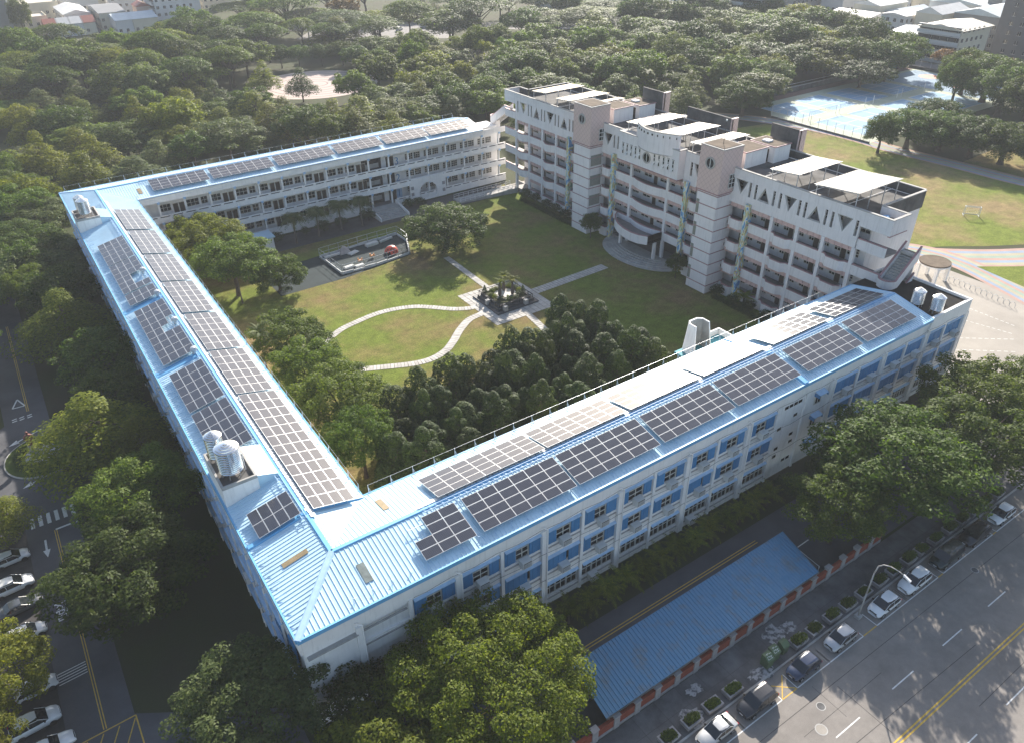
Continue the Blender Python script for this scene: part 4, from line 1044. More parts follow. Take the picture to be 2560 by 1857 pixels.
# towers
M_ptile = None
def tile_mat():
    m = bpy.data.materials.new('pink_diamond_tile'); m.use_nodes = True; N = m.node_tree.nodes; L = m.node_tree.links; b = N['Principled BSDF']; sset(b, 'Roughness', .55)
    tc = N.new('ShaderNodeTexCoord'); sp = N.new('ShaderNodeSeparateXYZ'); L.new(tc.outputs['Object'], sp.inputs[0])
    s1 = N.new('ShaderNodeMath'); s1.operation = 'ADD'; L.new(sp.outputs[0], s1.inputs[0]); L.new(sp.outputs[1], s1.inputs[1])
    outs = []
    for op in ('ADD', 'SUBTRACT'):
        a = N.new('ShaderNodeMath'); a.operation = op; L.new(s1.outputs[0], a.inputs[0]); L.new(sp.outputs[2], a.inputs[1])
        d = N.new('ShaderNodeMath'); d.operation = 'DIVIDE'; d.inputs[1].default_value = .95; L.new(a.outputs[0], d.inputs[0])
        f = N.new('ShaderNodeMath'); f.operation = 'FRACT'; L.new(d.outputs[0], f.inputs[0])
        l = N.new('ShaderNodeMath'); l.operation = 'LESS_THAN'; l.inputs[1].default_value = .09; L.new(f.outputs[0], l.inputs[0]); outs.append(l.outputs[0])
    mx = N.new('ShaderNodeMath'); mx.operation = 'MAXIMUM'; L.new(outs[0], mx.inputs[0]); L.new(outs[1], mx.inputs[1])
    c = N.new('ShaderNodeMix'); c.data_type = 'RGBA'; c.inputs['A'].default_value = (.58, .44, .40, 1); c.inputs['B'].default_value = (.44, .32, .30, 1); L.new(mx.outputs[0], c.inputs['Factor']); L.new(c.outputs['Result'], b.inputs['Base Color']); return m
M_ptile = tile_mat()
M_gblock = mat('glass_block', (0.20, 0.21, 0.18), .3, .5, var=.15, scale=2)
def tower(y0, y1, name, flip):
    o = MB().box(94.0, y0, 0, 98.2, y1, 17.9).build('tower_shaft', M_white2, D)
    for k in range(9):
        z = 1.4 + 2.0 * k
        MB().box(93.95, y0 - .05, z, 98.25, y1 + .05, z + .16).build('pink_band', M_pinkcap, o)
    o = MB().box(93.8, y0 - .2, 17.95, 98.4, y1 + .2, 25.1).build('tower_head', M_ptile, D)
    MB().box(93.72, y0 - .28, 25.1, 98.48, y1 + .28, 25.26).build('coping', M_concrete, o)
    MB().box(94.1, y0 + .1, 25.27, 98.1, y1 - .1, 25.32).build('tower_roof', M_brownroof, o)
    MB().box(93.74, y0 - .26, 17.78, 98.46, y1 + .26, 17.94).build('pink_band', M_pinkcap, o)
    yc_ = (y0 + y1) / 2
    f = MB(); n = 24
    for i in range(n):
        a, b = 2 * pi * i / n, 2 * pi * (i + 1) / n
        P = lambda r, t, x: (x, yc_ + r * cos(t), 22.6 + r * sin(t))
        f.hexa([P(.75, a, 93.66), P(.75, b, 93.66), P(1.0, b, 93.66), P(1.0, a, 93.66), P(.75, a, 93.81), P(.75, b, 93.81), P(1.0, b, 93.81), P(1.0, a, 93.81)])
    rw = f.build('round_window', M_concrete, o)
    g = MB(); g.add([(93.74, yc_ + .75 * cos(2 * pi * i / n), 22.6 + .75 * sin(2 * pi * i / n)) for i in range(n)], [tuple(reversed(range(n)))]); g.build('pane', M_glass, rw)
    MB().box(93.70, yc_ - .05, 21.86, 93.73, yc_ + .05, 23.34).build('mullion', M_paint, rw)
    for f_ in range(4):
        z = 1.9 + 4.0 * f_
        if flip:
            p = MB().box(94.35, y0 - .04, z, 97.0, y0 + .02, z + 2.1).build('glass_block_window', M_gblock, o)
            gr = MB()
            for q in range(14): gr.box(94.35 + q * .2, y0 - .06, z, 94.37 + q * .2, y0 - .041, z + 2.1)
            for q in range(12): gr.box(94.35, y0 - .062, z + q * .19, 97.0, y0 - .042, z + q * .19 + .02)
            gr.build('grid', M_concrete, p)
        else:
            MB().box(93.96, y1 - .7, z - .2, 94.02, y1 - .1, z + 2.2).build('glass_block_window', M_gblock, o)
    w_ = MB().box(95.9, y0 - .24, 18.6, 97.4, y0 - .19, 20.9).build('side_window', M_glass, o)
    gr = MB()
    for q in range(3): gr.box(95.9 + q * .7, y0 - .27, 18.6, 96.0 + q * .7, y0 - .242, 20.9)
    for q in range(4): gr.box(95.9, y0 - .272, 18.6 + q * .74, 97.4, y0 - .243, 18.7 + q * .74)
    gr.build('frame', M_paint, w_)
tower(111.4, 116.2, 't', True); tower(79.0, 83.4, 't', False)
an = thing('rooftop_mast', 'thin mast with small red and white lamp on the right tower', 'mast', (96, 81, 25.3)); MB().tube((0, 0, 0), (0, 0, 3.6), .05, 5, 0, .03).build('pole', M_dkconc, an, local=True); MB().cyl(0, 0, 3.6, 3.85, .14, n=8).build('lamp', M_paint, an, local=True)
# centre block with ten slim windows, round window and curved crest
cb = MB().box(95.5, 89.65, 17.0, DX + .4, 105.0, 22.0).build('centre_block', M_white2, D)
MB().box(95.44, 89.6, 22.0, DX + .4, 105.06, 22.14).build('coping', M_concrete, cb)
MB().box(95.42, 89.58, 16.86, DX + .4, 105.08, 16.99).build('pink_band', M_pinkcap, cb)
sw = MB().box(-.02, -.2, 0, .04, .2, 1.9, 0)
for k in range(4): sw.box(-.05, -.24, k * .62, .02, .24, k * .62 + .09, 1)
for s in (-1, 1): sw.box(-.05, s * .2 - .04, 0, .02, s * .2 + .04, 1.95, 1)
sw.box(-.10, -.28, 1.97, .02, .28, 2.1, 2)
swm = sw.mesh('slim_window', [M_glass, M_paint, M_concrete])
sash = MB().hexa([(-.55, -.18, .0), (-.55, .18, .0), (-.51, .18, .03), (-.51, -.18, .03), (-.02, -.18, .55), (-.02, .18, .55), (.0, .18, .52), (.0, -.18, .52)]).mesh('open_sash', M_paint)
for i, y in enumerate([103.75, 102.65, 101.55, 100.4, 99.3, 95.5, 94.35, 93.2, 92.05, 90.9]):
    o = inst('slim_window', swm, cb, (95.5 - 104, y - 98, 18.2)); inst('open_sash', sash, o, (0, 0, .02 if i % 2 else .55))
n = 24; f = MB(); yc_ = 97.4
P = lambda r, t, x: (x, yc_ + r * cos(t), 19.0 + r * sin(t))
for i in range(n):
    a, b = 2 * pi * i / n, 2 * pi * (i + 1) / n
    f.hexa([P(.78, a, 95.36), P(.78, b, 95.36), P(1.02, b, 95.36), P(1.02, a, 95.36), P(.78, a, 95.5), P(.78, b, 95.5), P(1.02, b, 95.5), P(1.02, a, 95.5)])
rw = f.build('round_window', M_concrete, cb); g = MB(); g.add([P(.78, 2 * pi * i / n, 95.44) for i in range(n)], [tuple(reversed(range(n)))]); g.build('pane', M_glass, rw); MB().box(95.40, yc_ - .05, 18.23, 95.43, yc_ + .05, 19.77).build('mullion', M_paint, rw)
arc = [(96.0 - 1.9 * sin(pi * k / 20), 101.0 - 10.6 * k / 20) for k in range(21)]
o = ribbon('crest', arc, 20.8, 24.4, .3, M_white2); ribbon('coping', arc, 24.4, 24.52, .36, M_concrete, o, .06); ribbon('crest_ledge', arc[3:-3], 20.66, 20.79, .2, M_concrete, o, .08)
hm = MB().box(-.04, -.17, -.17, .05, .17, .17).mesh('crest_hole', M_dark)
for k in range(1, 20, 2): inst('crest_hole', hm, o, (arc[k][0] - 104 + .0, arc[k][1] - 98, 23.85), (0, 0, -(pi / 2 - atan2(10.6, -1.9 * pi * cos(pi * k / 20))) * 1.0))
# rounded balcony over the entrance and the fan of steps
ent = [(DX, 105.8), (95.6, 104.9), (94.2, 103.3), (93.1, 101.2), (92.4, 98.8), (92.2, 96.6), (92.5, 94.8), (93.4, 93.25), (DX, 93.25)]
o = ribbon('entrance_balcony', ent, 4.2, 5.85, .22, M_white2); ribbon('coping', ent, 5.85, 5.97, .27, M_pinkcap, o, .05)
mb = MB(); mb.prism([(x + .15, y) for x, y in ent[::-1]], 4.25, 4.78); mb.build('entrance_slab', M_floor, D)
for y in (102.7, 93.4): MB().box(95.2, y - .25, 0, 95.7, y + .25, 4.2).build('entrance_pillar', M_white2, D)
mb = MB()
for k in range(6):
    rx, ry = 6.2 - .62 * k, 9.7 - .62 * k
    mb.prism([(DX + .3 - rx * sin(pi * q / 26), 98.0 + ry * cos(pi * q / 26)) for q in range(27)], 0, .14 * (k + 1))
mb.build('entrance_steps', M_concrete, D)
MB().box(DX + .1, 88.6, .0, DXC + .05, 107.2, .842).build('entrance_floor', M_floor, D)
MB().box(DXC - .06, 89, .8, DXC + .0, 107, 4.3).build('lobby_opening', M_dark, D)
# end stairs with rounded landing
def end_stair(ox, oy, ang, levels, run=4.4, drop=4.0):
    """flight descending from local u=run down to a rounded landing at u=0; local u axis at angle ang"""
    ca, sa = cos(ang), sin(ang); W = lambda u, v, z: (ox + u * ca - v * sa, oy + u * sa + v * ca, z)
    P = [(run, 1.15), (0, 1.15)] + [(-1.15 * sin(pi * k / 12), 1.15 * cos(pi * k / 12)) for k in range(1, 12)] + [(0, -1.15), (run, -1.15)]
    for zb in levels:
        mb = MB(); cp = MB()
        for (ua, va), (ub, vb) in zip(P[:-1], P[1:]):
            za = zb + max(0, ua / run) * drop; zc = zb + max(0, ub / run) * drop
            dx, dy = ub - ua, vb - va; l = hypot(dx, dy); nu, nv = -dy / l * .1, dx / l * .1
            q = lambda k, z0, z1: [W(ua - nu * k, va - nv * k, za + z0), W(ub - nu * k, vb - nv * k, zc + z0), W(ub + nu * k, vb + nv * k, zc + z0), W(ua + nu * k, va + nv * k, za + z0), W(ua - nu * k, va - nv * k, za + z1), W(ub - nu * k, vb - nv * k, zc + z1), W(ub + nu * k, vb + nv * k, zc + z1), W(ua + nu * k, va + nv * k, za + z1)]
            mb.hexa(q(1, -.9, 1.0)); cp.hexa(q(1.5, 1.0, 1.12))
        o = mb.build('stair_wall', M_white2, D); cp.build('coping', M_pinkcap, o)
        mb = MB()
        for k in range(14):
            u0, u1, z0, z1 = k * run / 14, (k + 1) * run / 14 + .01, zb + k * drop / 14 - .4, zb + (k + 1) * drop / 14 - .02
            mb.hexa([W(u0, -1, z0), W(u1, -1, z0), W(u1, 1, z0), W(u0, 1, z0), W(u0, -1, z1), W(u1, -1, z1), W(u1, 1, z1), W(u0, 1, z1)])
        mb.prism([W(u, v, 0)[:2] for u, v in P[1:-1]], zb - .9, zb - .02); mb.build('stair_flight', M_concrete, D)
end_stair(DX + .2, 49.75, 0, (FL[3], FL[2], FL[1])); end_stair(99.6, 152.8, -pi / 2, (FL[3] + .4,), 5.6, 3.6)
for z in FL[1:]: MB().box(DX + 3.6, 48.6, z - .4, DX + 4.6, 50.9, z - .02).build('stair_landing', M_concrete, D)
MB().box(DX + 4.4, 48.85, 0, DX + 4.6, 50.65, 16.3).build('stair_pier', M_white2, D)
MB().box(98.45, 145.02, 16.4, 100.75, 147.3, 16.78).build('stair_landing', M_concrete, D)
o = MB().box(98.3, 145.02, 16.4, 98.44, 147.3, 17.8).build('stair_wall', M_white2, D); MB().box(98.25, 145.02, 17.8, 98.5, 147.3, 17.92).build('coping', M_pinkcap, o)
MB().cyl(99.6, 152.9, 9, 13.2, 1.05, n=18).build('stair_drum', M_white2, D)
# rooftop huts, tall rear walls, pipes
for x0, y0, x1, y1, lab in ((101.0, 113.0, 106.0, 117.4, 'white rooftop hut with brown flat roof behind the left tower'), (106.8, 112.0, 110.9, 117.0, 'white rooftop hut with hatch at the rear behind the left tower'), (100.3, 79.7, 105.6, 84.2, 'white rooftop hut with brown flat roof behind the right tower'), (106.4, 78.8, 110.3, 84.0, 'white rooftop hut with hatch at the rear behind the right tower')):
    t = thing('rooftop_hut', lab, 'hut', ((x0 + x1) / 2, (y0 + y1) / 2, RF))
    MB().box(x0, y0, RF, x1, y1, 23.3).build('wall', M_white, t); MB().box(x0 - .12, y0 - .12, 23.3, x1 + .12, y1 + .12, 23.46).build('eave_band', M_pinkcap, t); MB().box(x0 + .05, y0 + .05, 23.461, x1 - .05, y1 - .05, 23.5).build('roof', M_brownroof, t)
    MB().box(x0 - .03, y0 + 1.2, RF, x0 - .002, y0 + 2.2, RF + 2.1).build('door', M_door, t)
    if x0 > 106: MB().box(x0 + .8, y0 + 2.2, 23.5, x0 + 2.0, y0 + 3.6, 23.75).build('hatch', M_white, t)
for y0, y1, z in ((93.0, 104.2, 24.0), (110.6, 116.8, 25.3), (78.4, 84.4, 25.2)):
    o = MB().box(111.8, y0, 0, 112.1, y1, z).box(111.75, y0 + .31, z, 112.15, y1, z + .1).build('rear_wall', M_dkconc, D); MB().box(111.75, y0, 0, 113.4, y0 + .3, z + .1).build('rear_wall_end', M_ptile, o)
mb = MB()
for y in (60, 66.5, 75, 90.5, 99, 108, 120.5, 129): mb.tube((DX + .6, y, RF + .12), (DXB - .4, y, RF + .12), .06, 5)
mb.tube((DXB - .7, 57, RF + .12), (DXB - .7, 139, RF + .12), .06, 5); mb.build('roof_pipes', M_white, D)
tp = MB(); r3 = random.Random(9)
for k in range(16):
    a, b = r3.uniform(97.6, 99.6), r3.uniform(53.4, 55.2); tp.rbox(a, b, RF + r3.uniform(0, .35), r3.uniform(.5, 1.1), r3.uniform(.4, .8), r3.uniform(.1, .3), r3.uniform(0, 3))
tag(tp.build('tarpaulin_heap', mat('blue_tarp', (0.16, 0.38, 0.62), .5, .4, var=.2, scale=2), base=(98.5, 54.3, RF)), 'crumpled blue tarpaulin heap in the near corner of the pink block roof', 'tarpaulin')
# panel canopies on posts
for i, (y0, y1) in enumerate(((130.5, 135.5), (122.4, 127.4), (117.9, 119.9), (100.4, 105.6), (92.3, 97.4), (85.6, 89.4), (67.2, 72.6), (57.1, 64.5))):
    ny = max(2, round((y1 - y0) / 1.03)); b2 = (y1 - y0) / ny; tl = radians(5)
    t = array('white-glaring solar canopy on steel posts, %s from the far end of the pink block roof' % ORD[i], 102.75, (y0 + y1) / 2, 23.45, pi, 6, ny, 1.75, b2, tl, (), 'solar canopies on the pink block roof', .08)
    mb = MB()
    for xx in (-4.9, -1.7, 1.7, 4.9):
        for yy in (-(y1 - y0) / 2 + .4, (y1 - y0) / 2 - .4): mb.tube((xx, yy, -2.75), (xx, yy, yy * tan(tl) - .1), .07, 6)
        mb.tube((xx, -(y1 - y0) / 2 + .2, -.2 - (y1 - y0) / 2 * tan(tl)), (xx, (y1 - y0) / 2 - .2, -.2 + (y1 - y0) / 2 * tan(tl)), .06, 5)
    mb.build('posts', M_steel, t, local=True)
# ------------------------------------------------------------------ trees
L_mid = leafmat('leaves_mid', (0.032, 0.068, 0.010), (0.140, 0.195, 0.026), 0.45)
L_yel = leafmat('leaves_yellow', (0.055, 0.085, 0.010), (0.205, 0.225, 0.024), 0.48)
L_dark = leafmat('leaves_dark', (0.024, 0.050, 0.009), (0.098, 0.142, 0.022), 0.40)
L_jun = leafmat('leaves_juniper', (0.018, 0.038, 0.009), (0.070, 0.102, 0.020), 0.30, 0.02)
L_grey = leafmat('leaves_grey_green', (0.050, 0.075, 0.024), (0.150, 0.180, 0.055), 0.42)
L_aut = leafmat('leaves_autumn', (0.10, 0.062, 0.015), (0.24, 0.150, 0.035), 0.40)
L_palm = leafmat('leaves_palm', (0.030, 0.055, 0.012), (0.100, 0.130, 0.030), 0.35)
L_hedge = leafmat('leaves_hedge', (0.020, 0.042, 0.010), (0.070, 0.100, 0.022), 0.25)
M_twig = mat('twig', (0.13, 0.105, 0.085), 0.95, 0.1, var=0.2, scale=2.0)

def fast_mesh(name, V, F4, m):
    me = bpy.data.meshes.new(name); nv, nf = len(V), len(F4)
    me.vertices.add(nv); me.vertices.foreach_set('co', V.astype(np.float32).ravel())
    me.loops.add(nf * 4); me.loops.foreach_set('vertex_index', F4.astype(np.int32).ravel())
    me.polygons.add(nf); me.polygons.foreach_set('loop_start', np.arange(0, nf * 4, 4, dtype=np.int32)); me.polygons.foreach_set('loop_total', np.full(nf, 4, dtype=np.int32))
    me.materials.append(m); me.update(calc_edges=True); return me

def leaf_cloud(name, blobs, n, size, m, seed, up=0.35, rnd=0.55, shell=(0.50, 1.28), aspect=0.5, droop=0.0, cull=0.6, lowcut=-0.75):
    """blobs: rows (x,y,z,rx,ry,rz). Leaf-sized folded quads spread through the outer shell of every clump."""
    g = np.random.default_rng(seed); B = np.array(blobs, float)
    wgt = (B[:, 3] * B[:, 5]) ** 1.0; wgt /= wgt.sum()
    k = g.choice(len(B), size=int(n * 1.5), p=wgt)
    d = g.normal(size=(len(k), 3)); d /= np.linalg.norm(d, axis=1)[:, None]
    keep = d[:, 2] > lowcut + 0.5 * g.random(len(k)); k, d = k[keep], d[keep]
    rad = shell[0] + (shell[1] - shell[0]) * g.random(len(k)) ** 0.6
    P = B[k, :3] + d * B[k, 3:] * rad[:, None]
    # drop leaves buried in other clumps
    ok = np.ones(len(P), bool)
    for b in range(len(B)):
        q = ((P - B[b, :3]) / B[b, 3:]); ins = (q * q).sum(1) < cull * cull
        ok &= ~(ins & (k != b))
    P, d, k = P[ok][:n], d[ok][:n], k[ok][:n]
    N = d * (1 - rnd) + g.normal(size=d.shape) * rnd * 0.6; N[:, 2] += up; N /= np.linalg.norm(N, axis=1)[:, None]
    T = np.cross(N, g.normal(size=N.shape)); T /= np.linalg.norm(T, axis=1)[:, None]
    T[:, 2] -= droop; T /= np.linalg.norm(T, axis=1)[:, None]
    S = np.cross(N, T); S /= np.maximum(1e-6, np.linalg.norm(S, axis=1))[:, None]
    s = size * (0.6 + 0.8 * g.random(len(P)))[:, None]
    a = P - T * s * 0.5; c = P + T * s * 0.5; mid = P + T * s * 0.08 + N * s * 0.10
    V = np.empty((len(P), 4, 3)); V[:, 0] = a; V[:, 1] = mid + S * s * aspect * .5; V[:, 2] = c; V[:, 3] = mid - S * s * aspect * .5
    F = np.arange(len(P) * 4).reshape(-1, 4)
    return fast_mesh(name, V.reshape(-1, 3), F, m)

def trunk_mesh(h, r, limbs, seed, m=None, n=7, lean=0.03):
    """tapered trunk and limbs to the clumps; limbs: target points"""
    g = random.Random(seed); mb = MB(); fork = h * 0.8; pts = [(0, 0, -.1)]
    for k in range(1, 5): t = k / 4; pts.append((g.uniform(-1, 1) * lean * h * t, g.uniform(-1, 1) * lean * h * t, fork * t))
    for i, (a, b) in enumerate(zip(pts[:-1], pts[1:])): mb.tube(a, b, r * (1.25 if i == 0 else 1 - .12 * i), n, 0, r * (1 - .12 * (i + 1)))
    for q in limbs:
        s = Vector(pts[-1 - g.randrange(2)]); q = Vector(q); mid = s.lerp(q, .5) + Vector((g.uniform(-.3, .3), g.uniform(-.3, .3), .25)); rr = r * .42
        mb.tube(s, mid, rr, 5, 0, rr * .7); mb.tube(mid, q, rr * .7, 5, 0, rr * .25)
    return mb.mesh('trunk', m or M_bark)

def blobs_round(R, zc, rz, n, seed, br=(.28, .42), core=True):
    g = random.Random(seed); B = []
    for i in range(n):
        ph = i * 2.39996 + g.uniform(-.4, .4); u = 1 - 1.55 * (i + .5) / n; rr = math.sqrt(max(0, 1 - u * u)); f = g.uniform(.58, .98)
        r = R * g.uniform(*br); B.append((R * f * rr * cos(ph), R * f * rr * sin(ph), zc + rz * f * u, r, r, r * g.uniform(.62, .85)))
    if core: B.append((0, 0, zc - rz * .05, R * .55, R * .55, rz * .55))
    return B
def blobs_umbrella(R, zc, rz, n, seed):
    g = random.Random(seed); B = []
    for i in range(n):
        ph = i * 2.39996 + g.uniform(-.3, .3); f = math.sqrt((i + .5) / n) * .88; r = R * g.uniform(.13, .21)
        B.append((R * f * cos(ph), R * f * sin(ph), zc + rz * (1 - f * f) * .9 + g.uniform(-.1, .1) * rz, r, r, r * .5))
    return B
def blobs_layer(R, h0, h1, tiers, per, seed):
    g = random.Random(seed); B = []
    for t in range(tiers):
        f = t / max(1, tiers - 1); z = h0 + (h1 - h0) * f; rr = R * (1 - .72 * f ** 1.2); k = max(2, int(per * (1 - .55 * f)))
        for i in range(k):
            a = 2 * pi * i / k + t * 1.1 + g.uniform(-.25, .25); q = rr * g.uniform(.5, .72); r = rr * g.uniform(.34, .46)
            B.append((q * cos(a), q * sin(a), z + g.uniform(-.25, .25) + .08 * q, r, r, r * g.uniform(.30, .42)))
    B.append((0, 0, h1 + .2, R * .22, R * .22, R * .3)); return B
def blobs_knobs(R, h, n, seed):
    g = random.Random(seed); B = []
    for i in range(n):
        f = (i + .5) / n; ph = i * 2.39996 + g.uniform(-.3, .3); q = R * (1 - f * f) ** .5 * g.uniform(.55, 1.1); r = R * g.uniform(.20, .34)
        B.append((q * cos(ph), q * sin(ph), h * (.16 + .72 * f) + g.uniform(-.7, .7), r, r, r * g.uniform(1.1, 1.9)))
    B.append((0, 0, h * .9, R * .3, R * .3, R * .6)); B.append((0, 0, h * .5, R * .6, R * .6, h * .32)); return B

# prototypes: kind -> list of (trunk mesh, crown mesh); nominal crown radius and height
TREE = {}
def proto(kind, R, H, trunk, crown): TREE.setdefault(kind, []).append((trunk, crown, R, H))
def lim(B, k, seed): g = random.Random(seed); return [(b[0] * .8, b[1] * .8, b[2] - b[5] * .3) for b in g.sample(B, min(k, len(B)))]
for s in range(2):
    B = blobs_round(9, 7.4, 4.4, 190, 10 + s, (.070, .125)); proto('big', 9, 12.2, trunk_mesh(7, .38, lim(B, 14, s), s), leaf_cloud('crown', B, 60000, .26, L_yel, 20 + s, up=.5, cull=.6))
for s in range(3):
    B = blobs_round(5, 6.3, 3.5, 105, 30 + s, (.095, .165)); proto('near', 5, 10, trunk_mesh(6, .24, lim(B, 10, s), s), leaf_cloud('crown', B, 24000, .24, L_mid, 40 + s, up=.5, cull=.62))
for s in range(2):
    B = blobs_layer(5, 3.4, 8.6, 6, 8, 50 + s); proto('nearlayer', 5, 9.5, trunk_mesh(8.5, .22, lim(B, 12, s), s, M_twig), leaf_cloud('crown', B, 15000, .27, L_yel, 60 + s, up=.8, rnd=.4, lowcut=-.6))
for s in range(2):
    B = blobs_round(5, 6.2, 3.9, 110, 70 + s, (.09, .15)); proto('grey', 5, 10, trunk_mesh(6, .24, lim(B, 10, s), s), leaf_cloud('crown', B, 23000, .23, L_grey, 80 + s, up=.5, cull=.62))
for s in range(4):
    B = blobs_round(5, 6.4, 3.5, 60, 90 + s, (.12, .20)); proto('forest', 5, 10, trunk_mesh(6, .22, lim(B, 7, s), s), leaf_cloud('crown', B, 8500, .42, L_mid, 100 + s, up=.5, cull=.62))
for s in range(3):
    B = blobs_layer(5, 3.4, 9.4, 7, 8, 110 + s); proto('layer', 5, 10.2, trunk_mesh(9, .20, lim(B, 9, s), s), leaf_cloud('crown', B, 6500, .42, L_yel, 120 + s, up=.8, rnd=.4, lowcut=-.6))
for s in range(3):
    B = blobs_umbrella(8, 8.2, 3.0, 75, 130 + s); proto('umbrella', 8, 11.5, trunk_mesh(7.5, .34, lim(B, 14, s), s), leaf_cloud('crown', B, 10000, .46, L_mid, 140 + s, up=.8, rnd=.45, lowcut=-.5))
for s in range(3):
    B = blobs_round(5, 6.2, 3.6, 64, 150 + s, (.12, .20)); proto('dark', 5, 9.8, trunk_mesh(6, .24, lim(B, 6, s), s), leaf_cloud('crown', B, 9500, .36, L_dark, 160 + s, up=.4, cull=.62))
for s in range(4):
    B = blobs_knobs(2.3, 8.2, 34, 170 + s); proto('juniper', 2.3, 8.6, trunk_mesh(7, .16, lim(B, 6, s), s), leaf_cloud('crown', B, 15000, .19, L_jun, 180 + s, up=.15, rnd=.35, shell=(.85, 1.04), cull=.8, aspect=.6))
for s in range(2):
    B = blobs_round(5, 4.6, 3.4, 100, 190 + s, (.10, .17)); proto('banyan', 5, 8, trunk_mesh(4, .42, lim(B, 12, s), s), leaf_cloud('crown', B, 22000, .25, L_dark, 200 + s, up=.4, cull=.62))
for s in range(1):
    B = blobs_round(3, 4.2, 2.2, 20, 210 + s, (.2, .3)); proto('autumn', 3, 6.5, trunk_mesh(4, .16, lim(B, 6, s), s), leaf_cloud('crown', B, 3200, .40, L_aut, 220 + s, up=.5))
def frond_mesh(name, n, L, rise, droop, w, m, seed, stem=True):
    """palm crown: n arching fronds each with two rows of narrow leaflets"""
    g = random.Random(seed); V = []; F = []
    for i in range(n):
        a = 2 * pi * i / n + g.uniform(-.2, .2); el = g.uniform(-.15, 1.1) + rise; l = L * g.uniform(.8, 1.1); P = []
        for k in range(8):
            t = k / 7; r = l * t * cos(el * (1 - .5 * t)); z = l * t * sin(el) - droop * l * t * t; P.append(Vector((r * cos(a), r * sin(a), z)))
        for k in range(1, 8):
            d = (P[k] - P[k - 1]).normalized(); s = Vector((-sin(a), cos(a), 0)); t = k / 7; ll = w * l * (1 - abs(t - .45) * 1.1)
            for sg in (-1, 1):
                for q in (0, .5):
                    b = P[k - 1].lerp(P[k], q); tip = b + (s * sg * .9 + d * .7 + Vector((0, 0, -.35))).normalized() * ll; hw = d * (l / 7 * .30); j = len(V); V += [b - hw * .6, tip - hw * .2, tip + hw * .2, b + hw * .6]; F.append((j, j + 1, j + 2, j + 3))
    return fast_mesh(name, np.array([tuple(v) for v in V]), np.array(F), m)
for s in range(2): proto('palm', 2.2, 7.6, trunk_mesh(7.2, .17, [], s, M_twig, 8, .015), (lambda me: (me.transform(Matrix.Translation((0, 0, 5.8))), me)[1])(frond_mesh('crown', 60, 2.3, -.05, .75, .34, L_palm, 230 + s)))
for s in range(2): proto('cycad', 1.6, 2.6, trunk_mesh(1.6, .16, [], s, M_bark, 8, .02), (lambda me: (me.transform(Matrix.Translation((0, 0, 1.4))), me)[1])(frond_mesh('crown', 22, 2.0, .35, .5, .24, L_yel, 240 + s)))
proto('arecapalm', 2.2, 9.5, trunk_mesh(9.5, .12, [], 3, M_twig, 7, .03), (lambda me: (me.transform(Matrix.Translation((0, 0, 7.6))), me)[1])(frond_mesh('crown', 16, 2.6, .4, .5, .26, L_palm, 250)))
B = blobs_round(.9, .95, .8, 14, 260, (.3, .42)); proto('bush', .9, 1.75, trunk_mesh(.8, .06, [], 1), leaf_cloud('crown', B, 2200, .14, L_hedge, 261, up=.4))
B = [(0, 0, .35 + .18 * k, .42 - .055 * k, .42 - .055 * k, .22) for k in range(7)]; proto('conebush', .42, 1.75, trunk_mesh(.6, .05, [], 1), leaf_cloud('crown', B, 1600, .09, L_jun, 262, up=.2))
# bare twiggy tree
def twigs(seed):
    g = random.Random(seed); mb = MB()
    def grow(p, d, l, r, dep):
        q = p + d * l; mb.tube(p, q, r, 4, 0, r * .6)
        if dep:
            for k in range(4): nd = (d + Vector((g.uniform(-1, 1), g.uniform(-1, 1), g.uniform(-.1, .7))) * .75).normalized(); grow(q, nd, l * .72, r * .55, dep - 1)
    grow(Vector((0, 0, 0)), Vector((0, 0, 1)), 3.0, .2, 4); return mb.mesh('trunk', M_twig)
TREE['bare'] = [(twigs(4), None, 4, 9)]
TN = {'big': 'broadleaf_tree', 'near': 'broadleaf_tree', 'nearlayer': 'tiered_tree', 'grey': 'broadleaf_tree', 'forest': 'broadleaf_tree', 'layer': 'tiered_tree', 'umbrella': 'spreading_tree', 'dark': 'evergreen_tree', 'juniper': 'juniper_tree', 'banyan': 'banyan_tree', 'autumn': 'autumn_tree', 'palm': 'fan_palm', 'cycad': 'cycad', 'arecapalm': 'palm_tree', 'bush': 'bush', 'conebush': 'topiary_bush', 'bare': 'bare_tree'}
_rt = random.Random(77)
def tree(kind, x, y, R=None, H=None, label='', group=None, cat='tree', z=0.0, leaf=None):
    tm, cm, R0, H0 = _rt.choice(TREE[kind]); s = (R or R0) / R0; sz = (H or H0 * s) / H0
    t = thing(TN[kind], label, cat, (x, y, z), _rt.uniform(0, 2 * pi), group); t.scale = (s, s, sz)
    inst('trunk', tm, t)
    if cm:
        o = inst('crown', cm, t)
        if leaf: o.material_slots[0].link = 'OBJECT'; o.material_slots[0].material = leaf
    return t
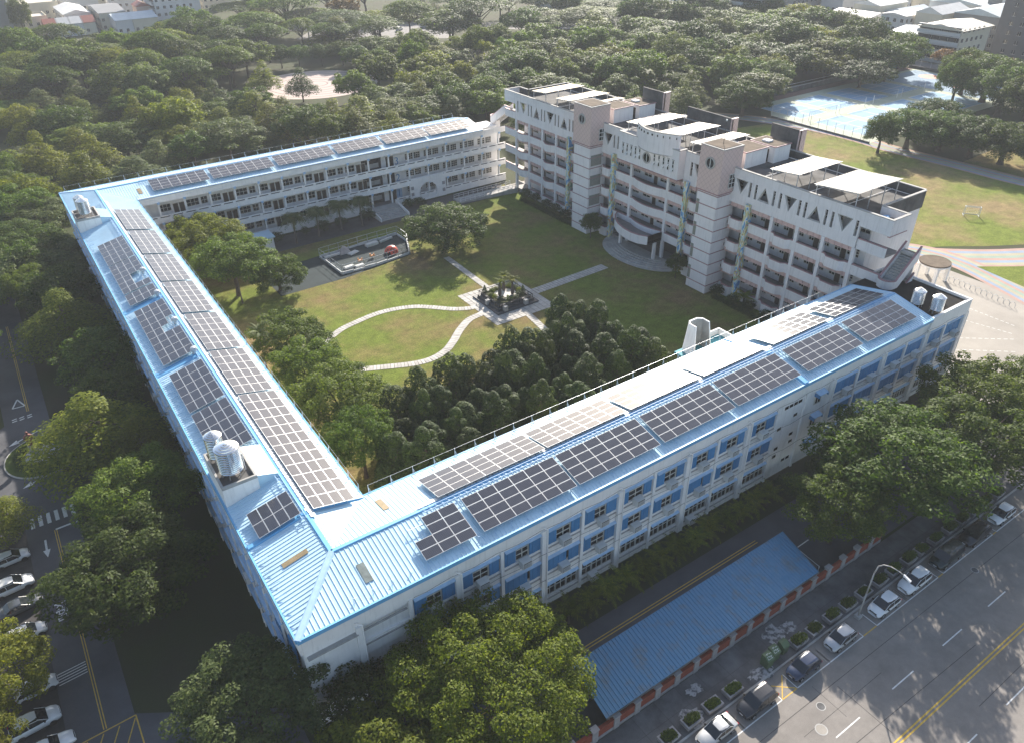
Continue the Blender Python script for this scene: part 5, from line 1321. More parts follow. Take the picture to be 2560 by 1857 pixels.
# ------------------------------------------------------------------ road markings
mb = MB(); Zm = 0.006
def rl(x0, y0, x1, y1, w_, m=0, z=None):
    z = Zm if z is None else z
    d = hypot(x1 - x0, y1 - y0); nx_, ny_ = -(y1 - y0) / d * w_ / 2, (x1 - x0) / d * w_ / 2
    mb.quad((x0 + nx_, y0 + ny_, z), (x0 - nx_, y0 - ny_, z), (x1 - nx_, y1 - ny_, z), (x1 + nx_, y1 + ny_, z), m)
for y in (11.95, 12.25): rl(-60, y, 300, y, .13, 1)
for k in range(-6, 30): x = 43.2 + 8.08 * k; rl(x, 15.32, x + 3.3, 15.32, .11)
for k in range(-6, 30): x = 50.0 + 8.08 * k; rl(x, 8.72, x + 3.3, 8.72, .11)
stall = [(33.2, 37.45), (37.45, 42.3), (44.4, 49.1), (49.1, 54.15), (56.35, 61.6), (61.6, 66.9), (67.9, 72.4), (72.4, 77.6), (78.4, 83.6), (83.6, 88.8)]
for a, b in stall:
    rl(a, 20.24, b, 20.24, .1)
    for x in (a, b): rl(x, 20.24, x, 21.9, .08)
for a, b in ((42.35, 44.35), (54.2, 56.3), (66.95, 67.85), (77.65, 78.35)): rl(a, 20.24, b, 20.24, .1, 1)
rl(42.4, 20.3, 44.3, 21.9, .09, 1, Zm + .003); rl(44.3, 20.3, 42.4, 21.9, .09, 1, Zm + .004)
struct('road_markings', mb, [M_paint, M_yellow])
mb = MB(); Zm = 0.012
for y in (34.3, 34.6): rl(0, y, 55.5, y, .1, 1)
rl(58.5, 31.3, 60.4, 31.35, .12, 0)
for x in (-8.42, -8.2): rl(x, 51.9, x, 81.3, .09, 1); rl(x + .2, 109.1, x + .2, 138, .09, 1)
for k, x in enumerate((-10.4, -9.55, -8.7, -7.85, -7.0, -6.15)): rl(x, 82.9, x, 84.9, .42)
rl(-8.3, 81.35, -5.95, 81.4, .28)
for k in range(5): rl(-11.0, 59.0 + k * .33 - .1, -8.55, 59.05 + k * .33, .1)
rl(-9.52, 80.2, -9.58, 78.4, .22); mb.tri((-9.95, 78.4, Zm), (-9.62, 77.1, Zm), (-9.2, 78.4, Zm))
# give-way triangle and dashed line
for a, b in (((-9.05, 113.2), (-9.85, 111.0)), ((-9.85, 111.0), (-8.3, 110.9)), ((-8.3, 110.9), (-9.05, 113.2))): rl(*a, *b, .2)
for x in (-9.9, -9.0, -8.05):
    for dy in (0, .55): rl(x - .3, 107.4 + dy, x + .3, 107.5 + dy, .22)
for (x, y), (x2, y2) in (((-11.2, 101.6), (-9.3, 102.6)), ((-10.6, 91.3), (-8.3, 92.0))):
    rl(x + .8, y + .35, x2 + 2.2, y2 + .9, .2); mb.tri((x, y, Zm), (x + 1.3, y + .15, Zm), (x + 1.0, y + 1.0, Zm))
# yellow box junction
P = [(-5.8, 51.8), (-11.3, 51.6), (-14, 44.5), (-5.75, 44.2)]
for a, b in zip(P, P[1:] + P[:1]): rl(*a, *b, .12, 1)
for k in range(6):
    rl(-5.8 - k * 1.3, 44.4, -5.8 - k * 1.3 - 4.0, 44.4 + 7.2 * (4.0 / 5.2), .1, 1, Zm + .002) if k < 5 else None
for k in range(6): rl(-13.2 + k * 1.3, 44.5, -13.2 + k * 1.3 + 3.4, 51.5, .1, 1, Zm + .004) if k < 4 else None
struct('drive_markings', mb, [M_paint, M_yellow])
# painted character on the drive
cu = bpy.data.curves.new('painted_character', 'FONT'); cu.body = '慢'; cu.size = 1.0; cu.extrude = .001
tmp = bpy.data.objects.new('tmp', cu); COL.objects.link(tmp); bpy.context.view_layer.update(); me = bpy.data.meshes.new_from_object(tmp); bpy.data.objects.remove(tmp); me.materials.append(M_paint)
o = inst('painted_character', me, None, (-8.75, 69.3, 0.015), (0, 0, pi), (1.35, 3.0, 1)); tag(o, kind='structure')
# manholes
for x, y, r in ((44.6, 17.9, .42), (42.8, 16.5, .55), (71, 18.6, .4)):
    t = thing('manhole_cover', {44.6: 'ring-shaped manhole cover at the edge of the sunlit street patch', 42.8: 'pale round manhole cover in the sunlit street patch', 71: 'manhole cover on the street beside the dark parked van'}[x], 'manhole', (x, y, 0))
    MB().cyl(0, 0, .002, .008, r, n=24).build('rim', M_concrete, t, local=True); MB().cyl(0, 0, .008, .012, r * .82, n=24).build('lid', M_side if r < .5 else M_court, t, local=True)
# worn patches and joints on the asphalt and pavement
mb = MB(); g5 = random.Random(2)
for x0, y0, x1, y1, w_ in ((30, 18.8, 120, 18.2, .05), (41, 16.9, 52, 16.9, .04), (47.5, 18.3, 47.5, 12.8, .05), (56, 10, 110, 10.2, .05), (38, 14.2, 62, 13.6, .05), (45.6, 19.6, 45.6, 16.0, .04)): rl.__globals__['mb'] = mb; rl(x0, y0, x1, y1, w_, 0, .005)
for x in np.arange(30, 100, 2.6): rl(x, 22.7, x, 26.5, .03, 0, .1335)
rl(20, 24.6, 100, 24.6, .03, 0, .134)
struct('road_joints', mb, mat('tar_joint', (0.075, 0.07, 0.066), .95, .05, var=.2))
def blotch(name, x, y, r, z, m, seed, sx=1.6):
    g = random.Random(seed); P = []
    for k in range(22): a = 2 * pi * k / 22; q = r * (1 + g.uniform(-.35, .35)); P.append((x + q * sx * cos(a), y + q * sin(a), z))
    return MB().add(P, [tuple(range(22))])
M_spill = mat('lime_stain', (0.36, 0.35, 0.34), .9, .1, scale=2.5, col2=(0.10, 0.10, 0.10), sharp=(.45, .6))
mbs = MB()
for i, (x, y, r) in enumerate(((43.2, 22.95, .55), (42.3, 23.3, .5), (47.3, 25.2, .9), (49.0, 25.0, .6), (34.5, 23.6, .8), (36.5, 25.3, .5))): q = blotch('s', x, y, r, .1345 + .0004 * i, 0, i); mbs.add(q.v, [f for f in q.f])
struct('pavement_stain', mbs, M_spill)

# ------------------------------------------------------------------ brick boundary wall with concrete pillars
W = thing('boundary_wall', 'low red brick boundary wall with grey concrete pillars along the pavement', 'wall', (40, 26.8, 0))
x = 21.2
plm = MB().box(-.3, -.22, 0, .3, .24, 1.72).box(-.36, -.28, 1.72, .36, .3, 1.84).mesh('pillar', M_pillar); pnm = MB().box(-.9, -.1, .42, .9, .12, 1.38).mesh('brick_panel', M_redbrick); bsm = MB().box(-.9, -.16, 0, .9, .16, .42).mesh('base_course', M_pillar); cpm = MB().box(-.9, -.14, 1.38, .9, .16, 1.47).mesh('panel_coping', M_redbrick)
while x < 66:
    inst('pillar', plm, W, (x - 40, 0, 0))
    for me, nm in ((pnm, 'brick_panel'), (bsm, 'base_course'), (cpm, 'panel_coping')): inst(nm, me, W, (x + 1.2 - 40, 0, 0))
    x += 2.4
# ------------------------------------------------------------------ blue metal bike shelter
M_rust = mat('rusty_blue_roof', (0.080, 0.205, 0.33), 0.55, .3, scale=.7, col2=(0.15, 0.155, 0.14), sharp=(.50, .80), fine=.06)
S = thing('bike_shelter', 'long blue corrugated lean-to shelter with rust stains behind the brick wall', 'shelter', (41.5, 29.4, 0))
P = [(27.2, 26.75, 2.35), (55.3, 26.75, 2.35), (56.5, 32.3, 2.75), (27.9, 32.3, 2.75)]
mb = MB(); mb.hexa([(x, y, z - .06) for x, y, z in P] + P)
x = 27.6
while x < 55.9: rib(mb, (min(x, 55.2), 26.8, 2.35), (x + .5, 32.25, 2.75), (.07, 0, 0), .07); x += .40
mb.build('roof', M_rust, S)
for x in np.arange(28, 56.5, 3.5): MB().tube((x, 27.2, 0), (x, 27.2, 2.3), .05, 6).tube((x, 31.9, 0), (x, 31.9, 2.65), .05, 6).tube((x, 27.2, 2.25), (x, 31.9, 2.6), .04, 5).build('post', M_steel, S)
MB().tube((27.2, 26.7, 2.27), (55.3, 26.7, 2.27), .07, 6).build('gutter', M_dkconc, S)
# ------------------------------------------------------------------ street lamp
t = thing('street_lamp', 'tall grey street lamp curving over the white parked cars', 'street lamp', (55.66, 21.9, .0))
MB().box(-.28, -.28, 0, .28, .28, .35).build('footing', M_concrete, t, local=True)
pts = [(0, 0, .3), (.02, -.01, 3.5), (.05, -.03, 6.3), (.12, -.15, 7.3), (.22, -.5, 7.75), (.36, -1.1, 7.95), (.5, -1.8, 7.9), (.6, -2.3, 7.75)]
mb = MB()
for i, (a, b) in enumerate(zip(pts[:-1], pts[1:])): mb.tube(a, b, .085 - .007 * i, 8, 0, .085 - .007 * (i + 1))
mb.build('pole', M_concrete, t, local=True, smooth=True)
MB().hexa([(.50, -3.0, 7.42), (.78, -3.0, 7.42), (.72, -2.25, 7.66), (.52, -2.25, 7.66), (.52, -3.0, 7.58), (.76, -3.0, 7.58), (.70, -2.25, 7.84), (.54, -2.25, 7.84)]).build('lamp_head', M_white, t, local=True)
# ------------------------------------------------------------------ planters
box = MB()
box.hexa([(-.85, -.48, 0), (.85, -.48, 0), (.85, .48, 0), (-.85, .48, 0), (-.95, -.56, .5), (.95, -.56, .5), (.95, .56, .5), (-.95, .56, .5)])
box.box(-.95, -.56, .5, .95, -.42, .58); box.box(-.95, .42, .5, .95, .56, .58); box.box(-.95, -.42, .5, -.8, .42, .58); box.box(.8, -.42, .5, .95, .42, .58)
boxm = box.mesh('trough', M_pillar); soilm = MB().box(-.8, -.42, .5, .8, .42, .53).mesh('soil', M_soil)
plant = leaf_cloud('shrub', [(-.5 + .2 * k, .12 * (-1) ** k, .78 + .06 * (k % 3), .30, .34, .30) for k in range(6)], 1100, .15, L_mid, 300, up=.5)
PLX = [31.3, 34.0, 36.55, 39.15, 48.24, 50.62, 53.3, 55.8, 58.4, 61.1, 63.55, 66.2, 68.65, 71.3, 74.1, 76.5, 78.95, 81.4, 84.0]
for i, x in enumerate(PLX):
    t = thing('planter', 'concrete trough planter with low shrub on the kerb, %s from the left' % ORD[i], 'planter', (x, 23.27, .13), random.uniform(-.03, .03), 'trough planters along the kerb')
    inst('trough', boxm, t, scale=(.95, .95, .95)); inst('soil', soilm, t, scale=(.95, .95, .95)); o = inst('shrub', plant, t, (0, 0, 0), (0, 0, 0), (random.uniform(.75, 1.05), random.uniform(.8, 1.1), random.uniform(.7, 1.15)))
# ------------------------------------------------------------------ green collection boxes
M_gbox = mat('green_paint', (0.085, 0.125, 0.062), .6, .3, var=.12)
for x, y, s, lab in ((43.95, 23.45, 1.0, 'green metal collection box with white lettering, left of the pair'), (45.0, 23.6, 1.0, 'green metal collection box with white lettering, right of the pair'), (46.35, 23.6, .92, 'plain olive collection box beside the lettered pair')):
    t = thing('collection_box', lab, 'box', (x, y, .13), 0, 'green collection boxes on the pavement'); t.scale = (s, s, s)
    mb = MB(); mb.extr([(-.42, 0), (.42, 0), (.42, 1.35), (.05, 1.35), (-.42, 1.0)], 'x', -.42, .42); mb.build('body', M_gbox, t, local=True)
    MB().hexa([(-.46, -.46, .99), (.46, -.46, .99), (.46, .07, 1.38), (-.46, .07, 1.38), (-.46, -.46, 1.03), (.46, -.46, 1.03), (.46, .07, 1.42), (-.46, .07, 1.42)]).build('lid', M_gbox, t, local=True)
    if s == 1.0:
        l = MB()
        for q, (a, b, c, d) in enumerate(((-.3, .1, .3, .04), (-.3, .3, .3, .04), (-.3, .1, .04, .24), (-.04, .2, .04, .2), (-.3, .5, .3, .04), (-.2, .42, .04, .2), (.05, .1, .25, .04), (.05, .25, .25, .04), (.16, .1, .04, .3), (.05, .45, .25, .04))):
            sl = .39 / .53; y0 = -.42 + b; z0 = 1.045 + (y0 + .46) * sl; y1 = y0 + d * .7; z1 = 1.045 + (y1 + .46) * sl
            l.quad((a, y0, z0), (a + c, y0, z0), (a + c, y1, z1), (a, y1, z1))
        l.build('lettering', M_paint, t, local=True)

# ------------------------------------------------------------------ cars
def paint(name, c, rough=.25, metal=.0): return mat(name, c, rough, .5, metal, var=.03, scale=1.0, coat=.6)
P_white = paint('car_white', (.72, .72, .71)); P_silver = paint('car_silver', (.48, .48, .47), .3, .4); P_black = paint('car_black', (.018, .018, .02)); P_navy = paint('car_navy', (.015, .025, .055)); P_dgreen = paint('car_dark_green', (.014, .026, .024)); P_grey = paint('car_grey', (.05, .055, .06))
M_carglass = mat('car_glass', (.012, .016, .02), .06, .7, var=.1); M_light = mat('headlight', (.62, .62, .58), .15, .6, var=.1); M_tail = mat('tail_light', (.32, .015, .02), .2, .5, var=.1); M_rim = mat('alloy_rim', (.42, .42, .42), .35, .5, .7, var=.1); M_plate = mat('number_plate', (.6, .6, .6), .5, .3, var=.05)
# profile: list of (x, half width, top z) for the lower body; cabin: (x_base_front, x_top_front, x_top_rear, x_base_rear, belt, roof)
KIND = {
 'hatch': dict(L=3.55, W=1.55, body=[(-1.76, .66, .62), (-1.66, .74, .80), (-1.2, .775, .86), (0, .775, .84), (.7, .77, .82), (1.3, .74, .74), (1.66, .66, .60), (1.77, .52, .48)], cab=(.95, .25, -1.15, -1.66, .83, 1.38), wb=(-1.12, 1.12)),
 'suv': dict(L=4.0, W=1.66, body=[(-1.99, .70, .70), (-1.9, .79, .92), (-1.4, .83, .99), (0, .83, .97), (.75, .82, .95), (1.45, .79, .87), (1.85, .70, .70), (1.99, .56, .52)], cab=(1.05, .3, -1.45, -1.9, .96, 1.56), wb=(-1.25, 1.25)),
 'sedan': dict(L=4.0, W=1.56, body=[(-1.99, .64, .62), (-1.9, .72, .80), (-1.3, .775, .84), (0, .78, .82), (.75, .775, .80), (1.4, .74, .72), (1.85, .66, .58), (1.99, .52, .46)], cab=(.85, .15, -.85, -1.4, .81, 1.28), wb=(-1.22, 1.25)),
 'van': dict(L=4.2, W=1.68, body=[(-2.09, .74, .74), (-2.0, .82, 1.0), (-1.4, .84, 1.02), (0, .84, 1.02), (1.0, .83, 1.0), (1.6, .80, .90), (1.95, .72, .70), (2.09, .58, .52)], cab=(1.45, .75, -1.85, -2.03, 1.0, 1.72), wb=(-1.35, 1.35)),
}
CARM = {}
def car_meshes(kind):
    if kind in CARM: return CARM[kind]
    k = KIND[kind]; secs = []
    for x, w_, zt in k['body']:
        zb = .20; h = [(w_ * .80, zb), (w_ * .97, zb + .14), (w_, zb + (zt - zb) * .5), (w_ * .985, zt - .07), (w_ * .90, zt), (0, zt + .035)]
        secs.append([(x, y, z) for y, z in h] + [(x, -y, z) for y, z in h[-2::-1]])
    V = [p for s in secs for p in s]; n = len(secs[0]); F = []
    for i in range(len(secs) - 1):
        for j in range(n - 1): F.append((i * n + j, i * n + j + 1, (i + 1) * n + j + 1, (i + 1) * n + j))
        F.append((i * n + n - 1, i * n, (i + 1) * n, (i + 1) * n + n - 1))
    F.append(tuple(range(n))); F.append(tuple(reversed(range((len(secs) - 1) * n, len(secs) * n))))
    body = MB(); body.add(V, F)
    xf, tf, tr, xr, zb, zt = k['cab']; wb = k['W'] / 2 * .965; wt = k['W'] / 2 * .82
    gl = MB(); rf = MB()
    st = [(xf, wb * .90, wb * .88, zb - .02, zb + .01), (tf, wb, wt, zb, zt - .05), ((tf + tr) / 2, wb, wt, zb, zt - .03), (tr, wb, wt * .97, zb, zt - .08), (xr, wb * .92, wb * .86, zb, zb + .06)]
    for a, b in zip(st[:-1], st[1:]):
        for s in (1, -1):
            q = [(a[0], s * a[1], a[3]), (b[0], s * b[1], b[3]), (b[0], s * b[2], b[4]), (a[0], s * a[2], a[4])]; gl.quad(*(q if s < 0 else q[::-1]))
        gl.quad((a[0], -a[2], a[4]), (b[0], -b[2], b[4]), (b[0], b[2], b[4]), (a[0], a[2], a[4]))
    # roof panel with crown, pillars
    xs = np.linspace(tf + .02, tr - .05, 6)
    for a, b in zip(xs[:-1], xs[1:]):
        za = zt - .05 * ((a - (tf + tr) / 2) / ((tf - tr) / 2)) ** 2; zb2 = zt - .05 * ((b - (tf + tr) / 2) / ((tf - tr) / 2)) ** 2
        for y0, y1, d0, d1 in ((-wt - .02, -wt * .6, -.06, 0), (-wt * .6, wt * .6, 0, 0), (wt * .6, wt + .02, 0, -.06)):
            rf.hexa([(b, y0, zb2 + d0 - .05), (a, y0, za + d0 - .05), (a, y1, za + d1 - .05), (b, y1, zb2 + d1 - .05), (b, y0, zb2 + d0), (a, y0, za + d0), (a, y1, za + d1), (b, y1, zb2 + d1)])
    for s in (1, -1):
        for (x0, y0, z0), (x1, y1, z1) in (((xf, wb * .89, zb), (tf, wt, zt - .06)), ((xr, wb * .9, zb), (tr, wt, zt - .08)), (((tf + tr) / 2 + .1, wb * 1.0, zb), ((tf + tr) / 2 + .05, wt * 1.0, zt - .06))): rf.tube((x0, s * y0, z0), (x1, s * y1, z1), .028, 4)
    ty = MB(); ty.lathe(0, 0, [(.16, -.09), (.27, -.09), (.30, -.06), (.30, .06), (.27, .09), (.16, .09)], 18)
    for i, (x, y, z) in enumerate(ty.v): ty.v[i] = (x, z, y)
    ri = MB().cyl(0, 0, -.085, .092, .17, n=14)
    for i, (x, y, z) in enumerate(ri.v): ri.v[i] = (x, z, y)
    CARM[kind] = (body, gl, rf, ty.mesh('tyre', M_black), ri.mesh('rim', M_rim)); return CARM[kind]
CMESH = {}
def car(kind, x, y, rz, pm, label, z=0.0, s=1.0, group='parked cars', sunroof=False):
    k = KIND[kind]; body, gl, rf, ty, ri = car_meshes(kind); key = (kind, pm.name)
    if key not in CMESH:
        b = body.mesh('body', pm); b.polygons.foreach_set('use_smooth', [True] * len(b.polygons))
        CMESH[key] = (b, gl.mesh('windows', M_carglass), rf.mesh('roof', pm))
    t = thing('parked_car', label, 'car', (x, y, z), rz, group); t.scale = (s, s, s)
    for nm, me in zip(('body', 'windows', 'roof'), CMESH[key]): inst(nm, me, t)
    for xx in k['wb']:
        for sg in (1, -1):
            w_ = inst('tyre', ty, t, (xx, sg * (k['W'] / 2 - .08), .30)); inst('rim', ri, w_)
    e = k['body'][-2]; r = k['body'][1]
    for sg in (1, -1):
        inst('headlight', HL, t, (e[0] - .12, sg * e[1] * .80, e[2] - .05), (0, 0, sg * .45)); inst('tail_light', TL, t, (r[0] - .03, sg * r[1] * .86, r[2] - .12)); inst('mirror', MR, t, (k['cab'][0] - .3, sg * (k['W'] / 2 + .06), k['cab'][4] + .06))
    inst('number_plate', PLT, t, (k['body'][-1][0] + .005, 0, .40)); inst('grille', GRL, t, (k['body'][-1][0] - .03, 0, .52)); inst('floor_pan', MB().box(-k['L'] / 2 + .25, -k['W'] / 2 + .12, .16, k['L'] / 2 - .3, k['W'] / 2 - .12, .24).mesh('floor_pan', M_black), t)
    return t
HL = MB().hexa([(-.18, -.15, -.07), (.1, -.13, -.08), (.08, .13, -.08), (-.14, .15, -.07), (-.22, -.13, .06), (.03, -.11, .03), (.02, .11, .03), (-.2, .13, .06)]).mesh('headlight', M_light); TL = MB().box(-.06, -.09, -.16, .05, .09, .1).mesh('tail_light', M_tail); MR = MB().hexa([(-.05, -.09, 0), (.08, -.07, .01), (.08, .07, .01), (-.05, .09, 0), (-.05, -.08, .12), (.05, -.06, .1), (.05, .06, .1), (-.05, .08, .12)]).mesh('mirror', M_black); PLT = MB().box(-.01, -.17, -.04, .012, .17, .05).mesh('number_plate', M_plate); GRL = MB().box(-.04, -.38, -.04, .02, .38, .07).mesh('grille', M_black)
# street side: all face the lower left (towards -X)
Yc = 21.2
car('sedan', 35.0, Yc + .15, pi, P_silver, 'silver saloon car parked at the left end of the kerb row')
car('suv', 40.0, Yc + .05, pi, P_black, 'shiny black SUV with roof rails parked on the street')
car('hatch', 46.3, Yc, pi, P_navy, 'dark navy hatchback parked beside the green collection boxes')
car('hatch', 51.75, Yc, pi, P_silver, 'silver small hatchback parked left of the street lamp')
car('hatch', 58.7, Yc, pi, P_white, 'white hatchback parked just right of the street lamp', s=1.04)
car('suv', 63.9, Yc, pi, P_white, 'white SUV parked under the street lamp head')
car('van', 69.8, Yc, pi, P_dgreen, 'dark green van parked behind the white SUV')
car('suv', 75.3, Yc, pi, P_black, 'black SUV parked under the big tree', s=1.02)
car('hatch', 80.9, Yc, pi, P_white, 'white car at the far right end of the kerb row', s=1.05)
# drive side: noses towards the drive (+X)
for x, y, k, p, lab in ((-12.9, 78.6, 'hatch', P_white, 'white car parked nose out nearest the zebra crossing'), (-13.2, 74.1, 'suv', P_white, 'white SUV parked second from the zebra crossing'), (-12.8, 70.7, 'sedan', P_grey, 'dark grey saloon parked on the drive side bay'), (-12.7, 66.6, 'hatch', P_white, 'white car with dark windscreen half under the yellow tree'), (-12.7, 59.4, 'hatch', P_white, 'white car almost hidden under the yellow tree'), (-13.2, 55.6, 'suv', P_white, 'white SUV with dark roof nearest the yellow box junction'), (-12.5, 52.4, 'sedan', P_white, 'white saloon at the bottom left edge')):
    car(k, x, y, radians(4), p, lab)
car('hatch', 104.6, 40.6, radians(60), P_white, 'white car in the yard just past the end of the front wing')
# ------------------------------------------------------------------ courtyard paths: individual stone slabs on a sheet
def path_slabs(name, pts, width, pitch, rows, z=.012):
    mb = MB(); strip(mb, pts, width + .06, z); o = struct(name, mb, mat('path_joint_' + name, (.13, .12, .085), .95, .1, var=.3, scale=1.0))
    L = [0]
    for a, b in zip(pts[:-1], pts[1:]): L.append(L[-1] + hypot(b[0] - a[0], b[1] - a[1]))
    n = int(L[-1] / pitch); me = MB().box(-pitch / 2 + .03, -width / rows / 2 + .025, 0, pitch / 2 - .03, width / rows / 2 - .025, .03).mesh('paving_slab', M_paver)
    for i in range(n):
        s = (i + .5) * L[-1] / n; k = max(j for j in range(len(L) - 1) if L[j] <= s); t = (s - L[k]) / (L[k + 1] - L[k]); a, b = pts[k], pts[k + 1]
        x, y = a[0] + (b[0] - a[0]) * t, a[1] + (b[1] - a[1]) * t; an = atan2(b[1] - a[1], b[0] - a[0])
        for r in range(rows):
            d = (r - (rows - 1) / 2) * width / rows
            inst('paving_slab', me, o, (x - sin(an) * d + random.uniform(-.02, .02), y + cos(an) * d, z + .002 + random.uniform(0, .006)), (0, 0, an + random.uniform(-.025, .025)))
path_slabs('stone_path', smooth_pts([(59.2, 98.2), (57.9, 98.5), (55.6, 99.8), (52.8, 102.6), (50.8, 104.3), (47.9, 105.5), (44.2, 106.0), (39.9, 105.3), (36.8, 104.4), (32.0, 101.5)], 6), 1.25, .52, 1)
path_slabs('stone_path', smooth_pts([(59.4, 96.0), (58.5, 95.6), (55.8, 95.1), (52.7, 93.0), (49.8, 90.4), (47.4, 88.8), (44.6, 88.1), (41.7, 88.6), (38, 90.2), (34.9, 91.6), (29.5, 93.5)], 6), 1.35, .52, 1)
path_slabs('stone_path', [(70.6, 97.0), (87.3, 97.6)], 2.05, .62, 3)
path_slabs('stone_path', [(64.6, 103.4), (65.1, 118.5)], 1.25, .55, 1)
path_slabs('stone_path', [(64.9, 90.8), (64.0, 84.5)], 1.25, .55, 1)
# cross-shaped paved plaza
mb = MB(); Pz = [(58.5, 95.6), (58.5, 90.8), (65.3, 90.6), (70.6, 90.8), (70.7, 98.6), (70.5, 103.6), (66, 103.4), (58.7, 103.4)]
mb.add([(x, y, .008) for x, y in Pz], [tuple(range(len(Pz)))]); o = struct('plaza', mb, mat('plaza_joint', (.16, .15, .12), .95, .1, var=.2))
me = MB().box(-.46, -.46, 0, .46, .46, .03).mesh('paving_slab', M_paver)
for i in range(12):
    for j in range(13):
        x, y = 59.05 + i * 1.0, 91.2 + j * .98
        if 60.4 < x < 68.9 and 93.3 < y < 101.4: continue
        if x > 70.4: continue
        inst('paving_slab', me, o, (x, y, .012 + random.uniform(0, .006)), (0, 0, random.uniform(-.01, .01)))
# central planter bed with tiers, railing, palms
M_gran = mat('dark_granite', (.075, .073, .072), .6, .3, var=.2, scale=2)
pb = thing('raised_planter', 'square dark stone raised planter with railings in the middle of the courtyard', 'planter', (64.7, 97.4, 0))
MB().box(60.5, 93.4, 0, 68.9, 101.4, .32).build('lower_tier', M_gran, pb); MB().box(61.1, 94.0, .32, 68.3, 100.8, .7).build('middle_tier', M_gran, pb)
MB().box(61.5, 94.4, .7, 67.9, 94.7, 1.1).box(61.5, 100.1, .7, 67.9, 100.4, 1.1).box(61.5, 94.7, .7, 61.8, 100.1, 1.1).box(67.6, 94.7, .7, 67.9, 100.1, 1.1).build('upper_wall', M_gran, pb)
MB().box(61.8, 94.7, .7, 67.6, 100.1, .95).build('soil_bed', M_soil, pb)
MB().cyl(64.7, 97.4, .95, 1.12, 2.0, n=28).build('white_gravel', mat('white_gravel', (.55, .53, .50), .9, .1, var=.3, scale=6), pb)
mb = MB()
for x0, y0, x1, y1 in ((61.3, 94.2, 68.1, 94.2), (68.1, 94.2, 68.1, 100.6), (68.1, 100.6, 61.3, 100.6), (61.3, 100.6, 61.3, 94.2)):
    mb.tube((x0, y0, 1.45), (x1, y1, 1.45), .05, 5)
    for k in range(5): t = k / 5; mb.tube((x0 + (x1 - x0) * t, y0 + (y1 - y0) * t, .7), (x0 + (x1 - x0) * t, y0 + (y1 - y0) * t, 1.5), .05, 5)
mb.build('railing', M_black, pb)
for x, y in ((62.2, 93.7), (66.4, 93.7), (61.0, 97.4)): MB().box(x - .35, y - .3, .3, x + .35, y + .3, 1.15).build('stone_block', M_concrete, pb)
for i, (x, y) in enumerate(((63.5, 97.4), (65.6, 96.6), (65.2, 98.7))):
    t = thing('bottle_palm', 'short swollen-trunk palm in the central planter, %s of three' % ('left', 'right', 'rear')[i], 'palm', (x, y, 1.1))
    mb = MB(); mb.lathe(0, 0, [(.20, 0), (.32, .3), (.30, 1.0), (.2, 1.7), (.13, 2.3), (.12, 2.7)], 12); mb.build('trunk', M_twig, t, local=True, smooth=True)
    me = frond_mesh('crown', 18, 1.75, .45, .6, .28, L_yel, 270 + i); inst('crown', me, t, (0, 0, 2.6))
for i, (x, y) in enumerate(((62.1, 100.0), (67.5, 96.2))): tree('conebush', x, y, .45, 1.7, 'clipped cone-shaped bush at the %s corner of the central planter' % ('left', 'right')[i], None, 'bush', .95)
for i in range(12):
    a = 2 * pi * i / 12 + .2; tree('bush', 64.7 + 2.5 * cos(a), 97.4 + 2.35 * sin(a), random.uniform(.4, .62), random.uniform(.75, 1.1), 'low rounded shrub around the gravel of the central planter', 'shrubs in the central planter', 'bush', .9, random.choice([L_hedge, L_yel, L_mid]))

# ------------------------------------------------------------------ fenced playground
pf = thing('playground_fence', 'pipe fence with pale padding around the playground', 'fence', (54, 128.5, 0))
ring = [(45.1, 132.9), (45.6, 123.3), (52.5, 123.1), (60.1, 124.1), (62.4, 129.6), (62.4, 134.0), (53.5, 133.6)]
M_pad = mat('pale_padding', (.52, .53, .52), .8, .2, var=.2, scale=1.5)
pst = MB().tube((0, 0, 0), (0, 0, 1.9), .045, 5).mesh('post', M_steel)
for k, (a, b) in enumerate(zip(ring, ring[1:] + ring[:1])):
    l = hypot(b[0] - a[0], b[1] - a[1]); n = max(2, int(l / 2.0))
    for i in range(n): inst('post', pst, pf, (a[0] + (b[0] - a[0]) * i / n - 54, a[1] + (b[1] - a[1]) * i / n - 128.5, 0))
    mb = MB()
    for h in (1.88, 1.0): mb.tube((*a, h), (*b, h), .03, 5)
    mb.build('rail', M_steel, pf)
    an = atan2(b[1] - a[1], b[0] - a[0])
    for i in range(n):
        t = (i + .5) / n; hh = random.uniform(.28, .6)
        MB().rbox(a[0] + (b[0] - a[0]) * t, a[1] + (b[1] - a[1]) * t, .02, l / n * .92, .16, hh, an).build('padding', M_pad, pf)
# climbing dome with holes
cdm = thing('climbing_dome', 'red and teal plastic climbing dome in the playground', 'play equipment', (57.6, 126.9, 0))
mb = MB(); nr, ns = 6, 20
for part in (0, 1):
    mb = MB(); r = 1.35
    for i in range(nr):
        for j in range(ns):
            if (j < ns * .62) != (part == 0): continue
            if part == 0 and i == 0 and j in (2, 3, 4): continue
            p = lambda u, v: (r * cos(u) * cos(v), r * cos(u) * sin(v), r * 1.05 * sin(u))
            u0, u1 = pi / 2 * i / nr, pi / 2 * (i + 1) / nr; v0, v1 = 2 * pi * j / ns + 2.6, 2 * pi * (j + 1) / ns + 2.6; mb.quad(p(u0, v0), p(u0, v1), p(u1, v1), p(u1, v0))
    mb.build('red_shell' if part == 0 else 'teal_shell', mat('red_plastic', (.55, .07, .04), .4, .4, var=.05) if part == 0 else mat('teal_plastic', (.03, .25, .27), .4, .4, var=.05), cdm, local=True, smooth=True)
hole = MB().cyl(0, 0, -.03, .03, .15, n=10).mesh('hole', M_dark)
